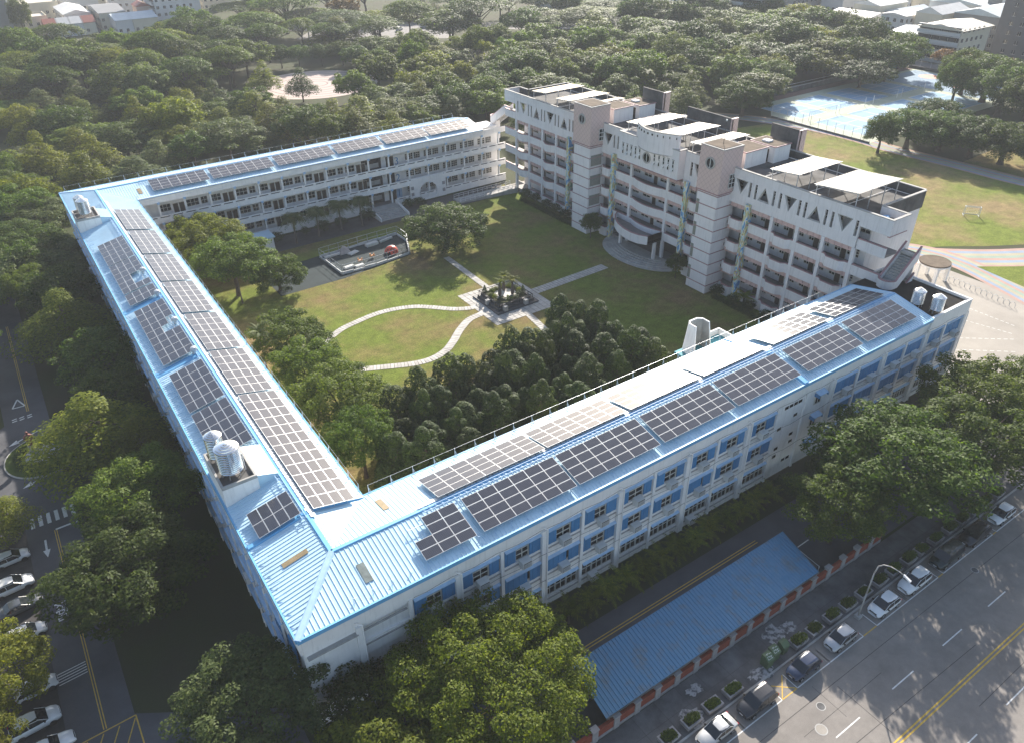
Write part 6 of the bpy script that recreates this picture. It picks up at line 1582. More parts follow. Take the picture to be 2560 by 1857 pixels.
for u, v in ((.35, 4.0), (.35, 4.6), (.35, 5.2), (.7, 4.2), (.7, 4.8), (1.0, 4.5), (.35, 3.4), (.7, 3.6)):
    d = Vector((cos(u) * cos(v), cos(u) * sin(v), sin(u))); o = inst('hole', hole, cdm, tuple(d * 1.37)); o.rotation_mode = 'QUATERNION'; o.rotation_quaternion = d.to_track_quat('Z', 'Y')
M_mat = mat('pale_mat', (.50, .50, .47), .7, .2, var=.15)
for x, y, sx, sy, h, a, lab in ((51.3, 131.0, 2.2, 1.2, .12, .35, 'flat pale play board lying near the tent in the playground'), (55.9, 132.2, 2.6, 1.0, .5, .1, 'pale padded bench by the rear playground fence'), (48.0, 132.0, 4.6, .5, .3, .08, 'long white plank stacked along the rear playground fence'), (47.9, 125.3, 2.0, .9, .3, .1, 'white plank by the near corner of the playground'), (49.7, 124.6, 1.8, .9, .3, .05, 'white crate by the near playground fence'), (59.3, 132.7, 3.0, .45, .35, .2, 'curved white slide piece by the rear playground corner')):
    tag(MB().rbox(0, 0, 0, sx, sy, h, a).rbox(0, 0, h, sx * .9, sy * .8, .06, a).build('play_board', M_mat, base=None), lab, 'play equipment'); COL.objects[-1].location = (x, y, .02)
tg = thing('play_tent', 'grey covered heap like a small tent in the playground', 'tent', (49.9, 132.2, 0)); mb = MB(); mb.add([(-1.1, -.9, 0), (1.2, -.8, 0), (1.3, .8, 0), (-1.0, .9, 0), (-.3, -.2, 1.5), (.4, .1, 1.25), (.9, 0, .8)], [(0, 1, 6, 5, 4), (1, 2, 6), (2, 3, 4, 5, 6), (3, 0, 4)]); mb.build('cover', mat('grey_cover', (.33, .30, .29), .8, .2, var=.2), tg, local=True)
for x, y, lab in ((50.6, 126.1, 'small orange spring rocker, left of the two'), (53.4, 126.7, 'small orange spring rocker, right of the two')):
    t = thing('spring_rocker', lab, 'play equipment', (x, y, 0)); MB().cyl(0, 0, 0, .35, .1, n=8).build('spring', M_steel, t, local=True); MB().box(-.5, -.15, .35, .5, .15, .6).box(-.5, -.1, .6, -.3, .1, 1.0).box(.25, -.08, .6, .45, .08, .85).build('seat', mat('orange_plastic', (.55, .25, .09), .5, .3, var=.1), t, local=True)
# hedge strip and bushes along the pink block
hd = leaf_cloud('hedge', [(0, -17 + i * .9, .3, .55, .6, .42) for i in range(39)], 9000, .17, L_hedge, 280, up=.5)
for yc_, lab, yy in ((117.5, 'long low clipped hedge at the foot of the pink block, left half', 117.5),):
    o = inst('hedge', hd, None, (94.3, 133.8 - 8.5, 0), scale=(1, .52, 1)); tag(o, 'long low clipped hedge at the foot of the pink block, left half', 'hedge')
o = inst('hedge', hd, None, (94.3, 64.5, 0), scale=(1, .72, 1)); tag(o, 'long low clipped hedge at the foot of the pink block, right half', 'hedge')
for i, (x, y) in enumerate(((96.0, 135.3), (95.9, 131.7), (95.8, 127.4), (95.6, 124.0), (95.4, 120.2))): tree('bush', x, y, 1.15, 2.1, 'clipped round bush along the pink block, %s left of the left tower' % ORD[4 - i], 'round bushes along the pink block', 'bush')
for i, (x, y) in enumerate(((95.3, 77.2), (95.0, 73.3), (95.2, 70.4), (95.0, 66.5), (95, 62.5))): tree('bush', x, y, 1.05, 1.9, 'clipped round bush along the pink block, %s right of the right tower' % ORD[i], 'round bushes along the pink block', 'bush')
tree('cycad', 96.0, 72.0, 2.0, 3.2, 'small palm between the round bushes by the right mural column', None, 'palm')
tree('dark', 93.4, 109.3, 2.3, 5.2, 'dark rounded evergreen beside the left tower foot', None)
tree('dark', 94.4, 86.4, 2.0, 4.4, 'dark rounded evergreen beside the entrance steps', None)
# ------------------------------------------------------------------ roundabout with statue
rb = thing('roundabout', 'oval planted roundabout with clipped hedge ring and white gravel', 'roundabout', (-7.6, 97.0, 0))
def oval(rx, ry, n=36): return [(-7.6 + rx * cos(2 * pi * k / n), 97.0 + ry * sin(2 * pi * k / n)) for k in range(n)]
MB().prism(oval(4.5, 4.7), 0, .16).build('kerb', M_concrete, rb); MB().prism(oval(4.35, 4.55), .16, .19).build('grass', mat('verge_grass', (.06, .085, .02), .95, .1, var=.3, scale=1, fine=.2), rb); MB().prism(oval(2.1, 2.3), .19, .23).build('white_gravel', MATS['white_gravel'], rb)
hm2 = leaf_cloud('hedge_ring', [(2.75 * cos(2 * pi * k / 26), 2.95 * sin(2 * pi * k / 26), .45, .55, .55, .5) for k in range(26)], 7000, .15, L_hedge, 290, up=.5); inst('hedge_ring', hm2, rb)
st = thing('statue', 'reddish stone statue of a robed figure on a grey pedestal in the roundabout', 'statue', (-8.4, 97.6, .2))
MB().hexa([(-.5, -.5, 0), (.5, -.5, 0), (.5, .5, 0), (-.5, .5, 0), (-.4, -.4, 1.5), (.4, -.4, 1.5), (.4, .4, 1.5), (-.4, .4, 1.5)]).box(-.48, -.48, 1.5, .48, .48, 1.6).build('pedestal', M_concrete, st, local=True)
mb = MB(); prof = [(.40, .30, 1.6), (.44, .34, 1.75), (.40, .30, 2.1), (.37, .27, 2.5), (.40, .28, 2.8), (.44, .26, 3.02), (.34, .22, 3.14), (.13, .12, 3.2), (.12, .12, 3.26), (.15, .17, 3.34), (.165, .19, 3.45), (.14, .16, 3.56), (.06, .07, 3.62)]
V = []; n = 16
for rx, ry, z in prof: V += [(rx * cos(2 * pi * k / n) * (1 + .06 * cos(6 * pi * k / n) * (z < 2.6)), ry * sin(2 * pi * k / n), z) for k in range(n)]
F = [(i * n + j, i * n + (j + 1) % n, (i + 1) * n + (j + 1) % n, (i + 1) * n + j) for i in range(len(prof) - 1) for j in range(n)]; F.append(tuple((len(prof) - 1) * n + k for k in range(n))); mb.add(V, F)
for s in (1, -1): mb.tube((s * .42, 0, 2.98), (s * .50, -.05, 2.55), .11, 8, 0, .09); mb.tube((s * .50, -.05, 2.55), (s * .12, -.36, 2.45), .09, 8, 0, .065); mb.tube((s * .12, -.36, 2.45), (s * .02, -.38, 2.5), .06, 6, 0, .04)
mb.build('figure', mat('red_stone', (.20, .075, .055), .7, .3, var=.2), st, local=True, smooth=True)
# ------------------------------------------------------------------ sports ground things
cf = thing('court_fence', 'chain-link fence on a low kerb around the near end of the sports court', 'fence', (193.2, 130, 0))
MB().box(192.95, 114, 0, 193.25, 146.6, .45).build('kerb_wall', M_dkconc, cf)
pst = MB().tube((0, 0, .4), (0, 0, 3.3), .06, 5).mesh('post', M_steel)
for i in range(13): inst('post', pst, cf, (-.1, -16 + i * 2.71, 0))
mb = MB()
for z in (3.25, 1.9, .6): mb.tube((193.1, 114, z), (193.1, 146.6, z), .035, 4)
mb.build('rails', M_steel, cf)
mb = MB()
for k in range(54): y = 114 + k * .61; mb.tube((193.1, y, .5), (193.1, y + (2.7 if k % 2 else -2.7) * .0 + .3, 3.25), .008, 3)
tag(mb.build('mesh_wires', M_steel, cf), kind='stuff')
for i, x0 in enumerate((198.9, 213.2, 230.0, 245.0)):
    t = thing('court_net', 'sports net across the court, %s from the near fence' % ORD[i], 'net', (x0 + 6.3, 137.8, 0), 0, 'nets across the sports court')
    for s in (-6.3, 6.3): MB().tube((s, 0, 0), (s, 0, 2.6), .07, 6).build('post', M_white, t, local=True)
    mb = MB()
    for k in range(27): x = -6.2 + k * .477; mb.tube((x, 0, 1.0), (x, 0, 2.4), .012, 3)
    for k in range(6): z = 1.0 + k * .28; mb.tube((-6.3, 0, z), (6.3, 0, z), .014 if k < 5 else .04, 3)
    mb.build('netting', M_dkconc, t, local=True)
t = thing('basketball_stand', 'dark basketball hoop stand at the far end of the court', 'basketball hoop', (262, 158.5, 0)); MB().tube((0, 0, 0), (0, 0, 5), .14, 6).tube((0, 0, 4.8), (0, -1.4, 5.2), .1, 5).build('stand', M_dkconc, t, local=True); MB().box(-1.0, -1.5, 4.6, 1.0, -1.42, 5.9).build('backboard', M_dkconc, t, local=True)
t = thing('windscreen_net', 'green windscreen netting at the far corner of the court', 'screen', (281, 161, 0)); MB().box(-7, -.05, .5, 3.8, .05, 6).build('netting', mat('green_netting', (.06, .14, .11), .8, .1, var=.2), t, local=True); 
for xx in (-7, -1.6, 3.8): MB().tube((xx, .1, 0), (xx, .1, 6.2), .08, 5).build('post', M_steel, t, local=True)
t = thing('court_wall', 'low dark terrace wall with rail along the far long side of the court', 'wall', (245, 163, 0)); MB().box(-40, -.2, 0, 41, .2, 1.5).build('wall', M_dkconc, t, local=True); MB().box(-40, -.3, 1.5, 41, .3, 1.62).build('coping', M_concrete, t, local=True); MB().tube((-40, 0, 2.5), (41, 0, 2.5), .05, 5).build('rail', M_steel, t, local=True)
t = thing('court_end_fence', 'chain-link fence along the street end of the court', 'fence', (286.4, 140, 0)); MB().box(-.2, -26, 0, .2, 21, .9).build('kerb_wall', M_dkconc, t, local=True)
for k in range(13): MB().tube((0, -26 + k * 3.9, .9), (0, -26 + k * 3.9, 4.5), .06, 5).build('post', M_steel, t, local=True)
MB().tube((0, -26, 4.4), (0, 21, 4.4), .04, 4).tube((0, -26, 2.6), (0, 21, 2.6), .04, 4).build('rails', M_steel, t, local=True)
g1 = thing('goal', 'small metal football goal standing on the grass field', 'goal', (165.2, 71.0, 0), radians(-52)); w_, h_, dp = 1.45, 2.0, 1.2
fr = MB()
for s in (-1, 1): fr.tube((s * w_, 0, 0), (s * w_, 0, h_), .06, 6); fr.tube((s * w_, 0, h_), (s * w_, dp * .5, h_), .05, 6); fr.tube((s * w_, dp * .5, h_), (s * w_, dp, 0), .05, 6); fr.tube((s * w_, 0, .05), (s * w_, dp, .05), .05, 6)
fr.tube((-w_, 0, h_), (w_, 0, h_), .06, 6).tube((-w_, dp, .05), (w_, dp, .05), .05, 6).tube((-w_, dp * .5, h_), (w_, dp * .5, h_), .04, 6); fr.build('frame', M_grating, g1, local=True)
nt = MB()
for k in range(10): x = -w_ + k * w_ * 2 / 9; nt.tube((x, dp * .5, h_), (x, dp, .05), .01, 3)
for k in range(6): t_ = k / 5; nt.tube((-w_, dp * (.5 + .5 * t_), h_ * (1 - t_)), (w_, dp * (.5 + .5 * t_), h_ * (1 - t_)), .01, 3)
nt.build('net', M_white, g1, local=True)
# bicycle hoops along the yard edge
hp = MB()
for k in range(8): a, b = pi * k / 8, pi * (k + 1) / 8; hp.tube((0, .45 * cos(a), .45 + .45 * sin(a)), (0, .45 * cos(b), .45 + .45 * sin(b)), .035, 5)
hp.tube((0, .45, 0), (0, .45, .45), .035, 5); hp.tube((0, -.45, 0), (0, -.45, .45), .035, 5); hpm = hp.mesh('bike_hoop', M_steel)
for i in range(14):
    o = inst('bike_hoop', hpm, None, (133.1 - .08 * i, 58.8 - i * 1.0, 0)); tag(o, 'steel bicycle hoop in the row beside the rainbow track', 'bike rack', 'bicycle hoops beside the track')
# yard lines
mb = MB()
for (x0, y0), (x1, y1) in (((125.9, 49.5), (126, 42)), ((115.3, 45.3), (122, 40)), ((111.5, 43.8), (118.5, 38)), ((121.4, 47.8), (123.3, 41))):
    n = 9
    for k in range(n): a, b = k / n, (k + .6) / n; strip(mb, [(x0 + (x1 - x0) * a, y0 + (y1 - y0) * a), (x0 + (x1 - x0) * b, y0 + (y1 - y0) * b)], .1, .014)
struct('yard_markings', mb, M_paint)
# round-roofed gate pavilion between yard and track
pv = thing('gate_pavilion', 'white arched gate pavilion with round brown roof beside the track', 'pavilion', (130.5, 58.8, 0))
MB().cyl(130.3, 59.3, 3.5, 3.75, 2.6, n=28).build('roof', M_brownroof, pv); MB().cyl(130.3, 59.3, 3.3, 3.5, 2.65, n=28).build('roof_edge', M_white, pv)
for x, y in ((128.4, 57.6), (132.2, 57.6), (128.4, 61), (132.2, 61)): MB().box(x - .25, y - .25, 0, x + .25, y + .25, 3.3).build('pier', M_white, pv)
mb = MB()
for k in range(10):
    a, b = pi * k / 10, pi * (k + 1) / 10; zs = lambda t: 2.0 + 1.1 * sin(t); xs_ = lambda t: 130.3 - 1.7 * cos(t)
    mb.hexa([(xs_(a), 57.45, zs(a)), (xs_(b), 57.45, zs(b)), (xs_(b), 57.75, zs(b)), (xs_(a), 57.75, zs(a)), (xs_(a), 57.45, 3.3), (xs_(b), 57.45, 3.3), (xs_(b), 57.75, 3.3), (xs_(a), 57.75, 3.3)])
mb.build('arch', M_white, pv)
MB().box(112.2, 53.2, 0, 113, 64, 3.4).build('link_wall', M_white, pv)
# flagstones in the inner corner of the wings
o = sheet('corner_paving', [(19, 53), (30, 53), (30, 61), (19, 66)], .01, M_soil); me = MB().box(-.42, -.34, 0, .42, .34, .05).mesh('flagstone', mat('tan_flag', (.24, .17, .10), .9, .15, var=.2, scale=1, orand=.25))
for i in range(9):
    for j in range(10):
        inst('flagstone', me, o, (20 + i * 1.05 + random.uniform(-.1, .1), 54 + j * .85 + random.uniform(-.08, .08), .012), (0, 0, random.uniform(-.12, .12)))
# ------------------------------------------------------------------ houses and apartment blocks beyond the park
M_fw = [mat('far_wall_%s' % n, c, .85, .2, var=.06, scale=.3, streak=.15) for n, c in (('white', (.56, .55, .53)), ('cream', (.56, .51, .40)), ('grey', (.22, .215, .21)), ('slate', (.10, .10, .105)), ('pink', (.45, .34, .30)))]
M_fr = [mat('far_roof_%s' % n, c, .55, .3, var=.1, scale=.4) for n, c in (('pale', (.56, .55, .52)), ('red', (.30, .10, .07)), ('silver', (.45, .50, .52)), ('cream', (.55, .50, .40)), ('grey', (.20, .20, .20)))]
fwin = MB().box(-.6, -.05, 0, .6, .03, 1.3, 0).box(-.7, -.08, -.08, .7, .02, 0, 1).box(-.04, -.06, 0, .04, .03, 1.3, 1).mesh('window', [M_glass, M_frame])
def house(x0, y0, x1, y1, h, label, wm=0, rm=0, roof='flat', ridge='x', floors=None, step=3.2, bal=False, rz=1.8, name='house', cat='building', over=.3):
    t = thing(name, label, cat, ((x0 + x1) / 2, (y0 + y1) / 2, 0)); MB().box(x0, y0, 0, x1, y1, h).build('wall', M_fw[wm], t)
    if roof == 'flat':
        MB().box(x0 + .25, y0 + .25, h, x1 - .25, y1 - .25, h + .03).build('roof', M_fr[rm], t); MB().box(x0, y0, h, x1, y0 + .25, h + .8).box(x0, y1 - .25, h, x1, y1, h + .8).box(x0, y0 + .25, h, x0 + .25, y1 - .25, h + .8).box(x1 - .25, y0 + .25, h, x1, y1 - .25, h + .8).build('parapet', M_fw[wm], t)
    elif ridge == 'x':
        ym = (y0 + y1) / 2; MB().extr([(y0 - over, h - .05), (y1 + over, h - .05), (y1 + over, h + .1), (ym, h + rz), (y0 - over, h + .1)], 'x', x0 - over, x1 + over).build('roof', M_fr[rm], t)
    elif ridge == 'y':
        xm = (x0 + x1) / 2; MB().extr([(x0 - over, h - .05), (x1 + over, h - .05), (x1 + over, h + .1), (xm, h + rz), (x0 - over, h + .1)], 'y', y0 - over, y1 + over).build('roof', M_fr[rm], t)
    else:
        MB().hexa([(x0 - over, y0 - over, h), (x1 + over, y0 - over, h), (x1 + over, y1 + over, h), (x0 - over, y1 + over, h), (x0 - over, y0 - over, h + .15), (x1 + over, y0 - over, h + .15), (x1 + over, y1 + over, h + rz), (x0 - over, y1 + over, h + rz)]).build('roof', M_fr[rm], t)
    lx, ly = t.location.x, t.location.y
    for f in range(floors if floors is not None else int(h / 3.2)):
        z = 1.2 + f * 3.2
        for k in range(int((x1 - x0 - 1) / step)): inst('window', fwin, t, (x0 + 1.4 + k * step - lx, y0 - .01 - ly, z))
        for k in range(int((y1 - y0 - 1) / step)): inst('window', fwin, t, (x0 - .01 - lx, y0 + 1.4 + k * step - ly, z), (0, 0, -pi / 2))
        if bal:
            MB().box(x0 - 1.2, y0 - .0, z + 1.75, x0 - .0, y1, z + 1.95).box(x0 - 1.2, y0, z - 1.1, x0 - 1.05, y1, z + .05).build('balcony', M_fw[0], t); MB().box(x0 - .04, y0 + .5, z + .1, x0 - .012, y1 - .5, z + 1.6).build('balcony_recess', M_dark, t)
    return t
house(-14, 434, 24, 456, 30, 'tall grey apartment block at the top left corner', 2, 4, floors=9, step=4.2, name='apartment_block')
for i, (c, w2) in enumerate(((1, 4), (0, 0), (0, 0), (1, 1))): house(36.5 + 5.4 * i, 437, 41.85 + 5.4 * i, 447, 5.2, 'row house with %s roof in the top left street, %s of four' % (('red', 'white', 'white', 'red')[i], ORD[i]), w2, c, 'gable', 'x', 1, 2.6, rz=2.6)
house(30.5, 449, 39.5, 466, 7.6, 'cream two-storey house behind the left row house', 1, 3, floors=2)
house(47, 452, 59, 486, 7.5, 'white warehouse with pale gable roof behind the row houses', 0, 0, 'gable', 'y', 2)
house(61, 441, 73, 476, 8, 'cream warehouse with sloped grey roof behind the row houses', 1, 4, 'shed', 'x', 2)
house(65, 425, 72.4, 446, 6.2, 'low shed with silver roof, left of a pair', 0, 2, 'gable', 'x', 1, rz=2); house(72.6, 425, 84, 446, 6.2, 'long low house with bright silver roof, right of a pair', 1, 2, 'gable', 'x', 1, rz=2)
house(86.8, 440, 109, 458, 22, 'white apartment block with balconies at the top left', 0, 0, floors=7, bal=True, name='apartment_block'); house(80, 449, 86.3, 460, 8.5, 'small house with brown gable roof beside the white apartment block', 4, 1, 'gable', 'y', 2)
house(33, 489, 50, 515, 9, 'cream flat house at the top edge left of the warehouse', 1, 3, floors=2); house(52, 495, 70, 520, 9, 'white house at the top edge behind the warehouse', 0, 2, floors=2)
house(262, 303, 284, 320, 9, 'low grey building with dark ground floor at the top centre', 2, 0, floors=2, name='low_block')
house(303, 246, 326, 264, 17, 'grey apartment block with curved-looking balconies at the top right', 2, 4, bal=True, floors=5, name='apartment_block'); house(330, 252, 360, 275, 16, 'grey apartment block at the top edge right of centre', 2, 4, floors=5, name='apartment_block')
house(301.5, 153, 321, 169.5, 11.6, 'cream corner building with balconies and large pale metal roof by the court', 1, 3, 'shed', 'x', 4, bal=True, rz=1.6, over=.9, name='corner_building')
house(302, 170, 322, 181, 8.2, 'lower annex with curved grey roof left of the corner building', 0, 2, 'gable', 'y', 2, rz=1.2)
house(326, 190, 345, 201, 10, 'white shed building with pale shed roof behind the annex', 0, 0, 'shed', 'x', 3, rz=1.0); house(331, 178, 352, 189, 11.5, 'wide cream gabled building behind the corner building', 1, 0, 'gable', 'x', 2, rz=2.4)
house(343, 213, 364, 226, 10, 'cream gabled warehouse at the top right', 1, 0, 'gable', 'x', 2, rz=1.8); house(325, 206, 341, 226, 7.5, 'low white-roofed workshop at the top right, left of a pair', 0, 0, 'gable', 'y', 1, rz=1.6); house(346, 202, 366, 211, 8, 'low white-roofed workshop at the top right, right of a pair', 0, 2, 'gable', 'x', 1, rz=1.6)
house(332, 138, 356, 156, 21, 'dark slate apartment block with white fins at the right edge', 3, 4, floors=6, step=4, name='apartment_block'); house(338, 158.5, 368, 177, 12, 'broad grey-roofed building behind the dark apartment block', 2, 2, 'gable', 'x', 3, rz=2.5)
house(372, 150, 400, 176, 15, 'pale building at the far top right edge', 0, 4, floors=4); house(368, 180, 395, 205, 11, 'pale low building with grey roof at the top right edge', 0, 2, 'gable', 'x', 3)
house(250, 330, 275, 345, 9, 'pale building behind the far street trees', 0, 4, floors=2, name='low_block'); house(300, 285, 325, 300, 13, 'pale apartment block behind the top centre trees', 0, 4, floors=4, name='apartment_block')
for i, (x0, y0) in enumerate(((370, 225), (392, 215), (352, 238), (378, 250), (405, 190), (412, 232), (338, 285), (360, 300))): house(x0, y0, x0 + 17, y0 + 12, 8 + 2 * (i % 3), 'pale rooftop house in the dense top right quarter', i % 2, (0, 2, 4)[i % 3], ('gable', 'flat')[i % 2], 'x', 2)['group'] = 'houses in the dense top right quarter'
for i, (x0, y0) in enumerate(((-12, 480), (8, 478), (75, 490), (95, 480), (20, 525), (60, 535), (100, 510), (120, 478))): house(x0, y0, x0 + 16, y0 + 14, 9 + 3 * (i % 3), 'pale rooftop house in the dense top left quarter', i % 2, (0, 2, 3)[i % 3], ('flat', 'gable')[i % 2], 'y', 3)['group'] = 'houses in the dense top left quarter'
# cars on the far street and in the far car park
for i, (x, y, a) in enumerate(((150, 372, .6), (158, 366, .6), (166, 360, .6), (176, 352, .6), (188, 350, 2.2), (171, 383, .6), (270, 290, .3), (276, 287, .3), (282, 292, 1.2))):
    car(('hatch', 'suv')[i % 2], x, y, a, (P_white, P_silver, P_white)[i % 3], 'pale car standing in the far streets behind the park', s=1.1, group='cars in the far streets')
for i, (x, y) in enumerate(((120, 322), (247, 262), (214, 232))):
    t = thing('park_lamp', ('grey lamp post in the park behind the left wing', 'thin lamp post among trees at the top centre', 'thin lamp post in the park clearing')[i], 'street lamp', (x, y, 0)); MB().tube((0, 0, 0), (0, 0, 9), .12, 6, 0, .07).build('pole', M_steel, t, local=True); MB().box(-.2, -1.2, 8.9, .2, .2, 9.1).build('lamp_head', M_white, t, local=True)

g9 = random.Random(21); n9 = 0
for i in range(7):
    for j in range(6):
        x0, y0 = 372 + i * 21 + g9.uniform(-3, 3), 118 + j * 24 + g9.uniform(-3, 3)
        if 366 < x0 < 420 and 175 < y0 < 262: continue
        house(x0, y0, x0 + g9.uniform(13, 18), y0 + g9.uniform(11, 16), g9.choice((7, 9, 11, 14)), 'pale low house in the hazy town beyond the top right', g9.choice((0, 0, 1, 2)), g9.choice((0, 2, 3, 4)), g9.choice(('flat', 'gable', 'shed')), 'x', 2, 5)['group'] = 'houses in the hazy town at the top right'
for i in range(8):
    x0, y0 = -40 + i * 19, 548 + g9.uniform(-6, 10)
    house(x0, y0, x0 + 15, y0 + 14, g9.choice((8, 11, 15)), 'pale low house in the hazy town beyond the top left', g9.choice((0, 1, 2)), g9.choice((0, 2, 4)), g9.choice(('flat', 'gable')), 'x', 2, 5)['group'] = 'houses in the hazy town at the top left'
# ------------------------------------------------------------------ planted trees
tree('big', 19.4, 32.6, 8.8, 11.6, 'huge yellow-green broad tree at the bottom centre in front of the front wing')
tree('grey', 2.8, 41.8, 6.6, 10.6, 'grey-green broad tree at the foot of the near building corner')
tree('dark', 10.6, 37.4, 4.4, 7.6, 'dark low tree tucked between the corner tree and the huge bottom tree'); tree('near', 10.8, 31.2, 6.6, 9.4, 'green tree at the bottom edge left of the huge tree', leaf=L_yel)
tree('near', -2.4, 63.0, 7.8, 10.4, 'dark green tree beside the drive near the painted road character', leaf=L_dark); tree('near', 1.0, 73.4, 6.6, 10.6, 'dark green tree against the left wing below the big water tank')
tree('nearlayer', -1.0, 88.6, 8.4, 10.4, 'yellow-green tiered tree overhanging the roundabout'); tree('near', -5.2, 64.2, 3.0, 7.4, 'small green tree leaning over the yellow line of the drive'); tree('nearlayer', 2.9, 83, 4.6, 9, 'tiered tree squeezed between the roundabout tree and the left wing')
tree('near', -15.2, 58.2, 5.2, 9.0, 'bright yellow-green tree over the parked cars at the left edge', leaf=L_yel); tree('near', -17.6, 52.4, 4.6, 8.8, 'bright yellow tree at the bottom left corner', leaf=L_yel); tree('nearlayer', -12.9, 81.6, 3.6, 7.6, 'yellowish tree at the left edge beside the zebra crossing'); tree('near', -17.4, 64.6, 3.4, 7.0, 'yellow tree at the left edge over the dark grey saloon', leaf=L_yel); tree('near', -16.6, 76, 3.0, 6.4, 'yellowish small tree covering the white car tails by the crossing', leaf=L_yel)
tree('nearlayer', .2, 120.8, 7.6, 10.4, 'pale-tipped tiered tree left of the left wing middle'); tree('dark', 2.6, 108.0, 5.8, 9.2, 'dark tree hugging the outer wall of the left wing'); tree('near', -13.5, 122, 5.2, 9, 'tree at the left edge beside the upper drive'); tree('dark', -14.5, 132, 5, 9, 'dark tree at the left edge above the drive'); tree('dark', 2.2, 99, 4.8, 8, 'low dark tree by the left wing wall behind the roundabout'); tree('dark', 1.5, 132, 6, 10, 'dark tree outside the far part of the left wing')
tree('near', 70.2, 29.6, 9.2, 12.6, 'largest leafy tree at the right over the parked cars', leaf=None); tree('near', 61.8, 29.8, 5.6, 9.4, 'leafy tree at the right end of the blue shelter'); tree('near', 91.0, 31.2, 7.0, 11.4, 'leafy tree at the right edge near the front wing end', leaf=L_mid); tree('near', 82.2, 27.6, 7.6, 11, 'leafy tree at the right edge behind the far parked cars'); tree('near', 101, 27, 6.5, 10.5, 'leafy tree at the far right edge by the yard')
tree('near', 62, 16.5, .01, .01, 'x') if False else None
tree('banyan', 67.4, 122.4, 8.0, 9.4, 'large round banyan tree in the courtyard beside the playground', z=-1.2); tree('banyan', 34.0, 124.0, 4.9, 7.2, 'small round tree on the dark mat by the playground', z=-.9, leaf=L_mid)
for i, (x, y, R, H_) in enumerate(((25.4, 142.0, 5.8, 10.6), (26.6, 135.4, 7.2, 11.2), (27.2, 126.4, 7.6, 11.0), (26.4, 96.4, 5.8, 10), (25.6, 87, 5.6, 10.2), (25.6, 77.4, 6.4, 10.8), (24.8, 69.0, 4.8, 9.8))):
    tree('near', x, y, R, H_, 'leafy courtyard tree beside the left wing, %s from the back wing' % ORD[i], 'trees along the courtyard side of the left wing', leaf=(L_yel if i in (0, 1) else None))
for i, (x, y) in enumerate(((44.0, 142.0), (49.0, 142.4), (54.2, 143.0), (58.6, 142.3))): tree('palm', x, y, 2.9, 7.4, 'fan palm in front of the back wing corridors, %s from the left' % ORD[i], 'fan palms before the back wing', 'palm')
for i, (x, y) in enumerate(((27.0, 133.6), (26.8, 123), (26.6, 89.4), (22.4, 97))): tree('arecapalm', x, y, 2.2, 9.8, 'slender feather palm among the trees beside the left wing, %s from the back wing' % ORD[i], 'feather palms beside the left wing', 'palm')
for i, x in enumerate(np.arange(29.4, 63, 2.42)): tree('cycad', float(x), 37.6 + .2 * sin(i * 2.2), 1.75, 3.2, 'feathery palm in the planted row under the front wing windows, %s from the left' % ORD[i], 'palms in a row under the front wing', 'palm')
for i, (x, y) in enumerate(((64.5, 37.6), (70, 37.4), (76, 37.5), (82, 37.3), (88, 37.6), (94, 37.4))): tree('bush', x, y, 1.5, 2.2, 'dark bush at the foot of the front wing near its far end', 'bushes at the foot of the front wing', 'bush')
JUN = [(31.4, 72.3), (34.7, 72.4), (35.8, 69.2), (30.1, 67.5), (31.9, 65.2), (39.5, 72.7), (42.1, 73.5), (40.8, 68.1), (36.0, 65.6), (46.9, 74.3), (45.9, 69.5), (50.3, 74.8), (46.1, 65.6), (53.7, 75.3), (52.5, 70.3), (57.6, 75.6), (62.2, 78.9), (51.6, 64.2), (57.4, 69.6), (63.8, 76.1), (55.4, 64.1), (64.8, 73.6), (61.0, 67.1), (66.4, 70.9), (60.2, 63.4), (64.9, 65.8), (67.6, 66.9), (40.3, 63.7), (46.2, 61.8), (36.1, 62.2), (27.3, 64.3), (29.4, 61.8), (43.4, 66.0), (49, 67.2), (38.0, 66.6), (54.6, 67.6), (58.6, 72.6), (61.4, 73.2), (48.6, 71.6), (43.8, 71), (33.4, 68.8), (66.8, 63.2), (51, 60.6)]
for x, y in JUN: tree('juniper', x, y, random.uniform(2.3, 3.3), random.uniform(6.6, 10.6), 'dark knobbly juniper in the dense grove behind the front wing', 'junipers in the courtyard grove')
tree('near', 66.5, 78.4, 1.9, 6.0, 'bright green young tree at the edge of the juniper grove', leaf=L_yel)
for i, (x, y) in enumerate(((40.5, 56.5), (46, 56), (30.6, 57))): tree('palm', x, y, 1.6, 6.6, 'fan palm between the junipers and the front wing, %s from the left' % ORD[i], 'fan palms behind the front wing', 'palm')
for x, y, R, H_ in ((47, 145, .9, 1.6), (51, 144.6, 1.4, 2.2), (61, 144.4, 1.5, 2.4), (41, 145, 1.3, 2.0), (55, 145.2, 1.2, 1.8), (71.6, 146, 1.2, 1.9), (74, 145.6, 1.3, 1.8)): tree('bush', x, y, R, H_, 'dark bush in the planting bed under the back wing', 'bushes under the back wing', 'bush')
for i, (x, y, R) in enumerate(((196.6, 105.8, 8.6), (201, 99.5, 9), (203, 92.5, 9), (203.5, 85, 9), (187.8, 108, 4.4), (207, 76, 9), (212, 108, 8))): tree('banyan', x, y, R, 9.6, 'large dark banyan beside the running track, %s from the left' % ORD[(0 if i == 4 else i + 1) if i < 4 else (0 if i == 4 else i)], 'banyans beside the running track')
for i, (x, y, R) in enumerate(((258, 119, 11.5), (246, 108, 10), (246, 122, 6), (262, 106, 10), (240, 98, 9), (262, 128, 8))): tree('banyan', x, y, R, 13.5, 'big broad tree at the right edge behind the banyans', 'big trees at the right edge')
tree('banyan', 187.6, 153, 8.4, 9.6, 'round dark evergreen at the near left corner of the sports court')
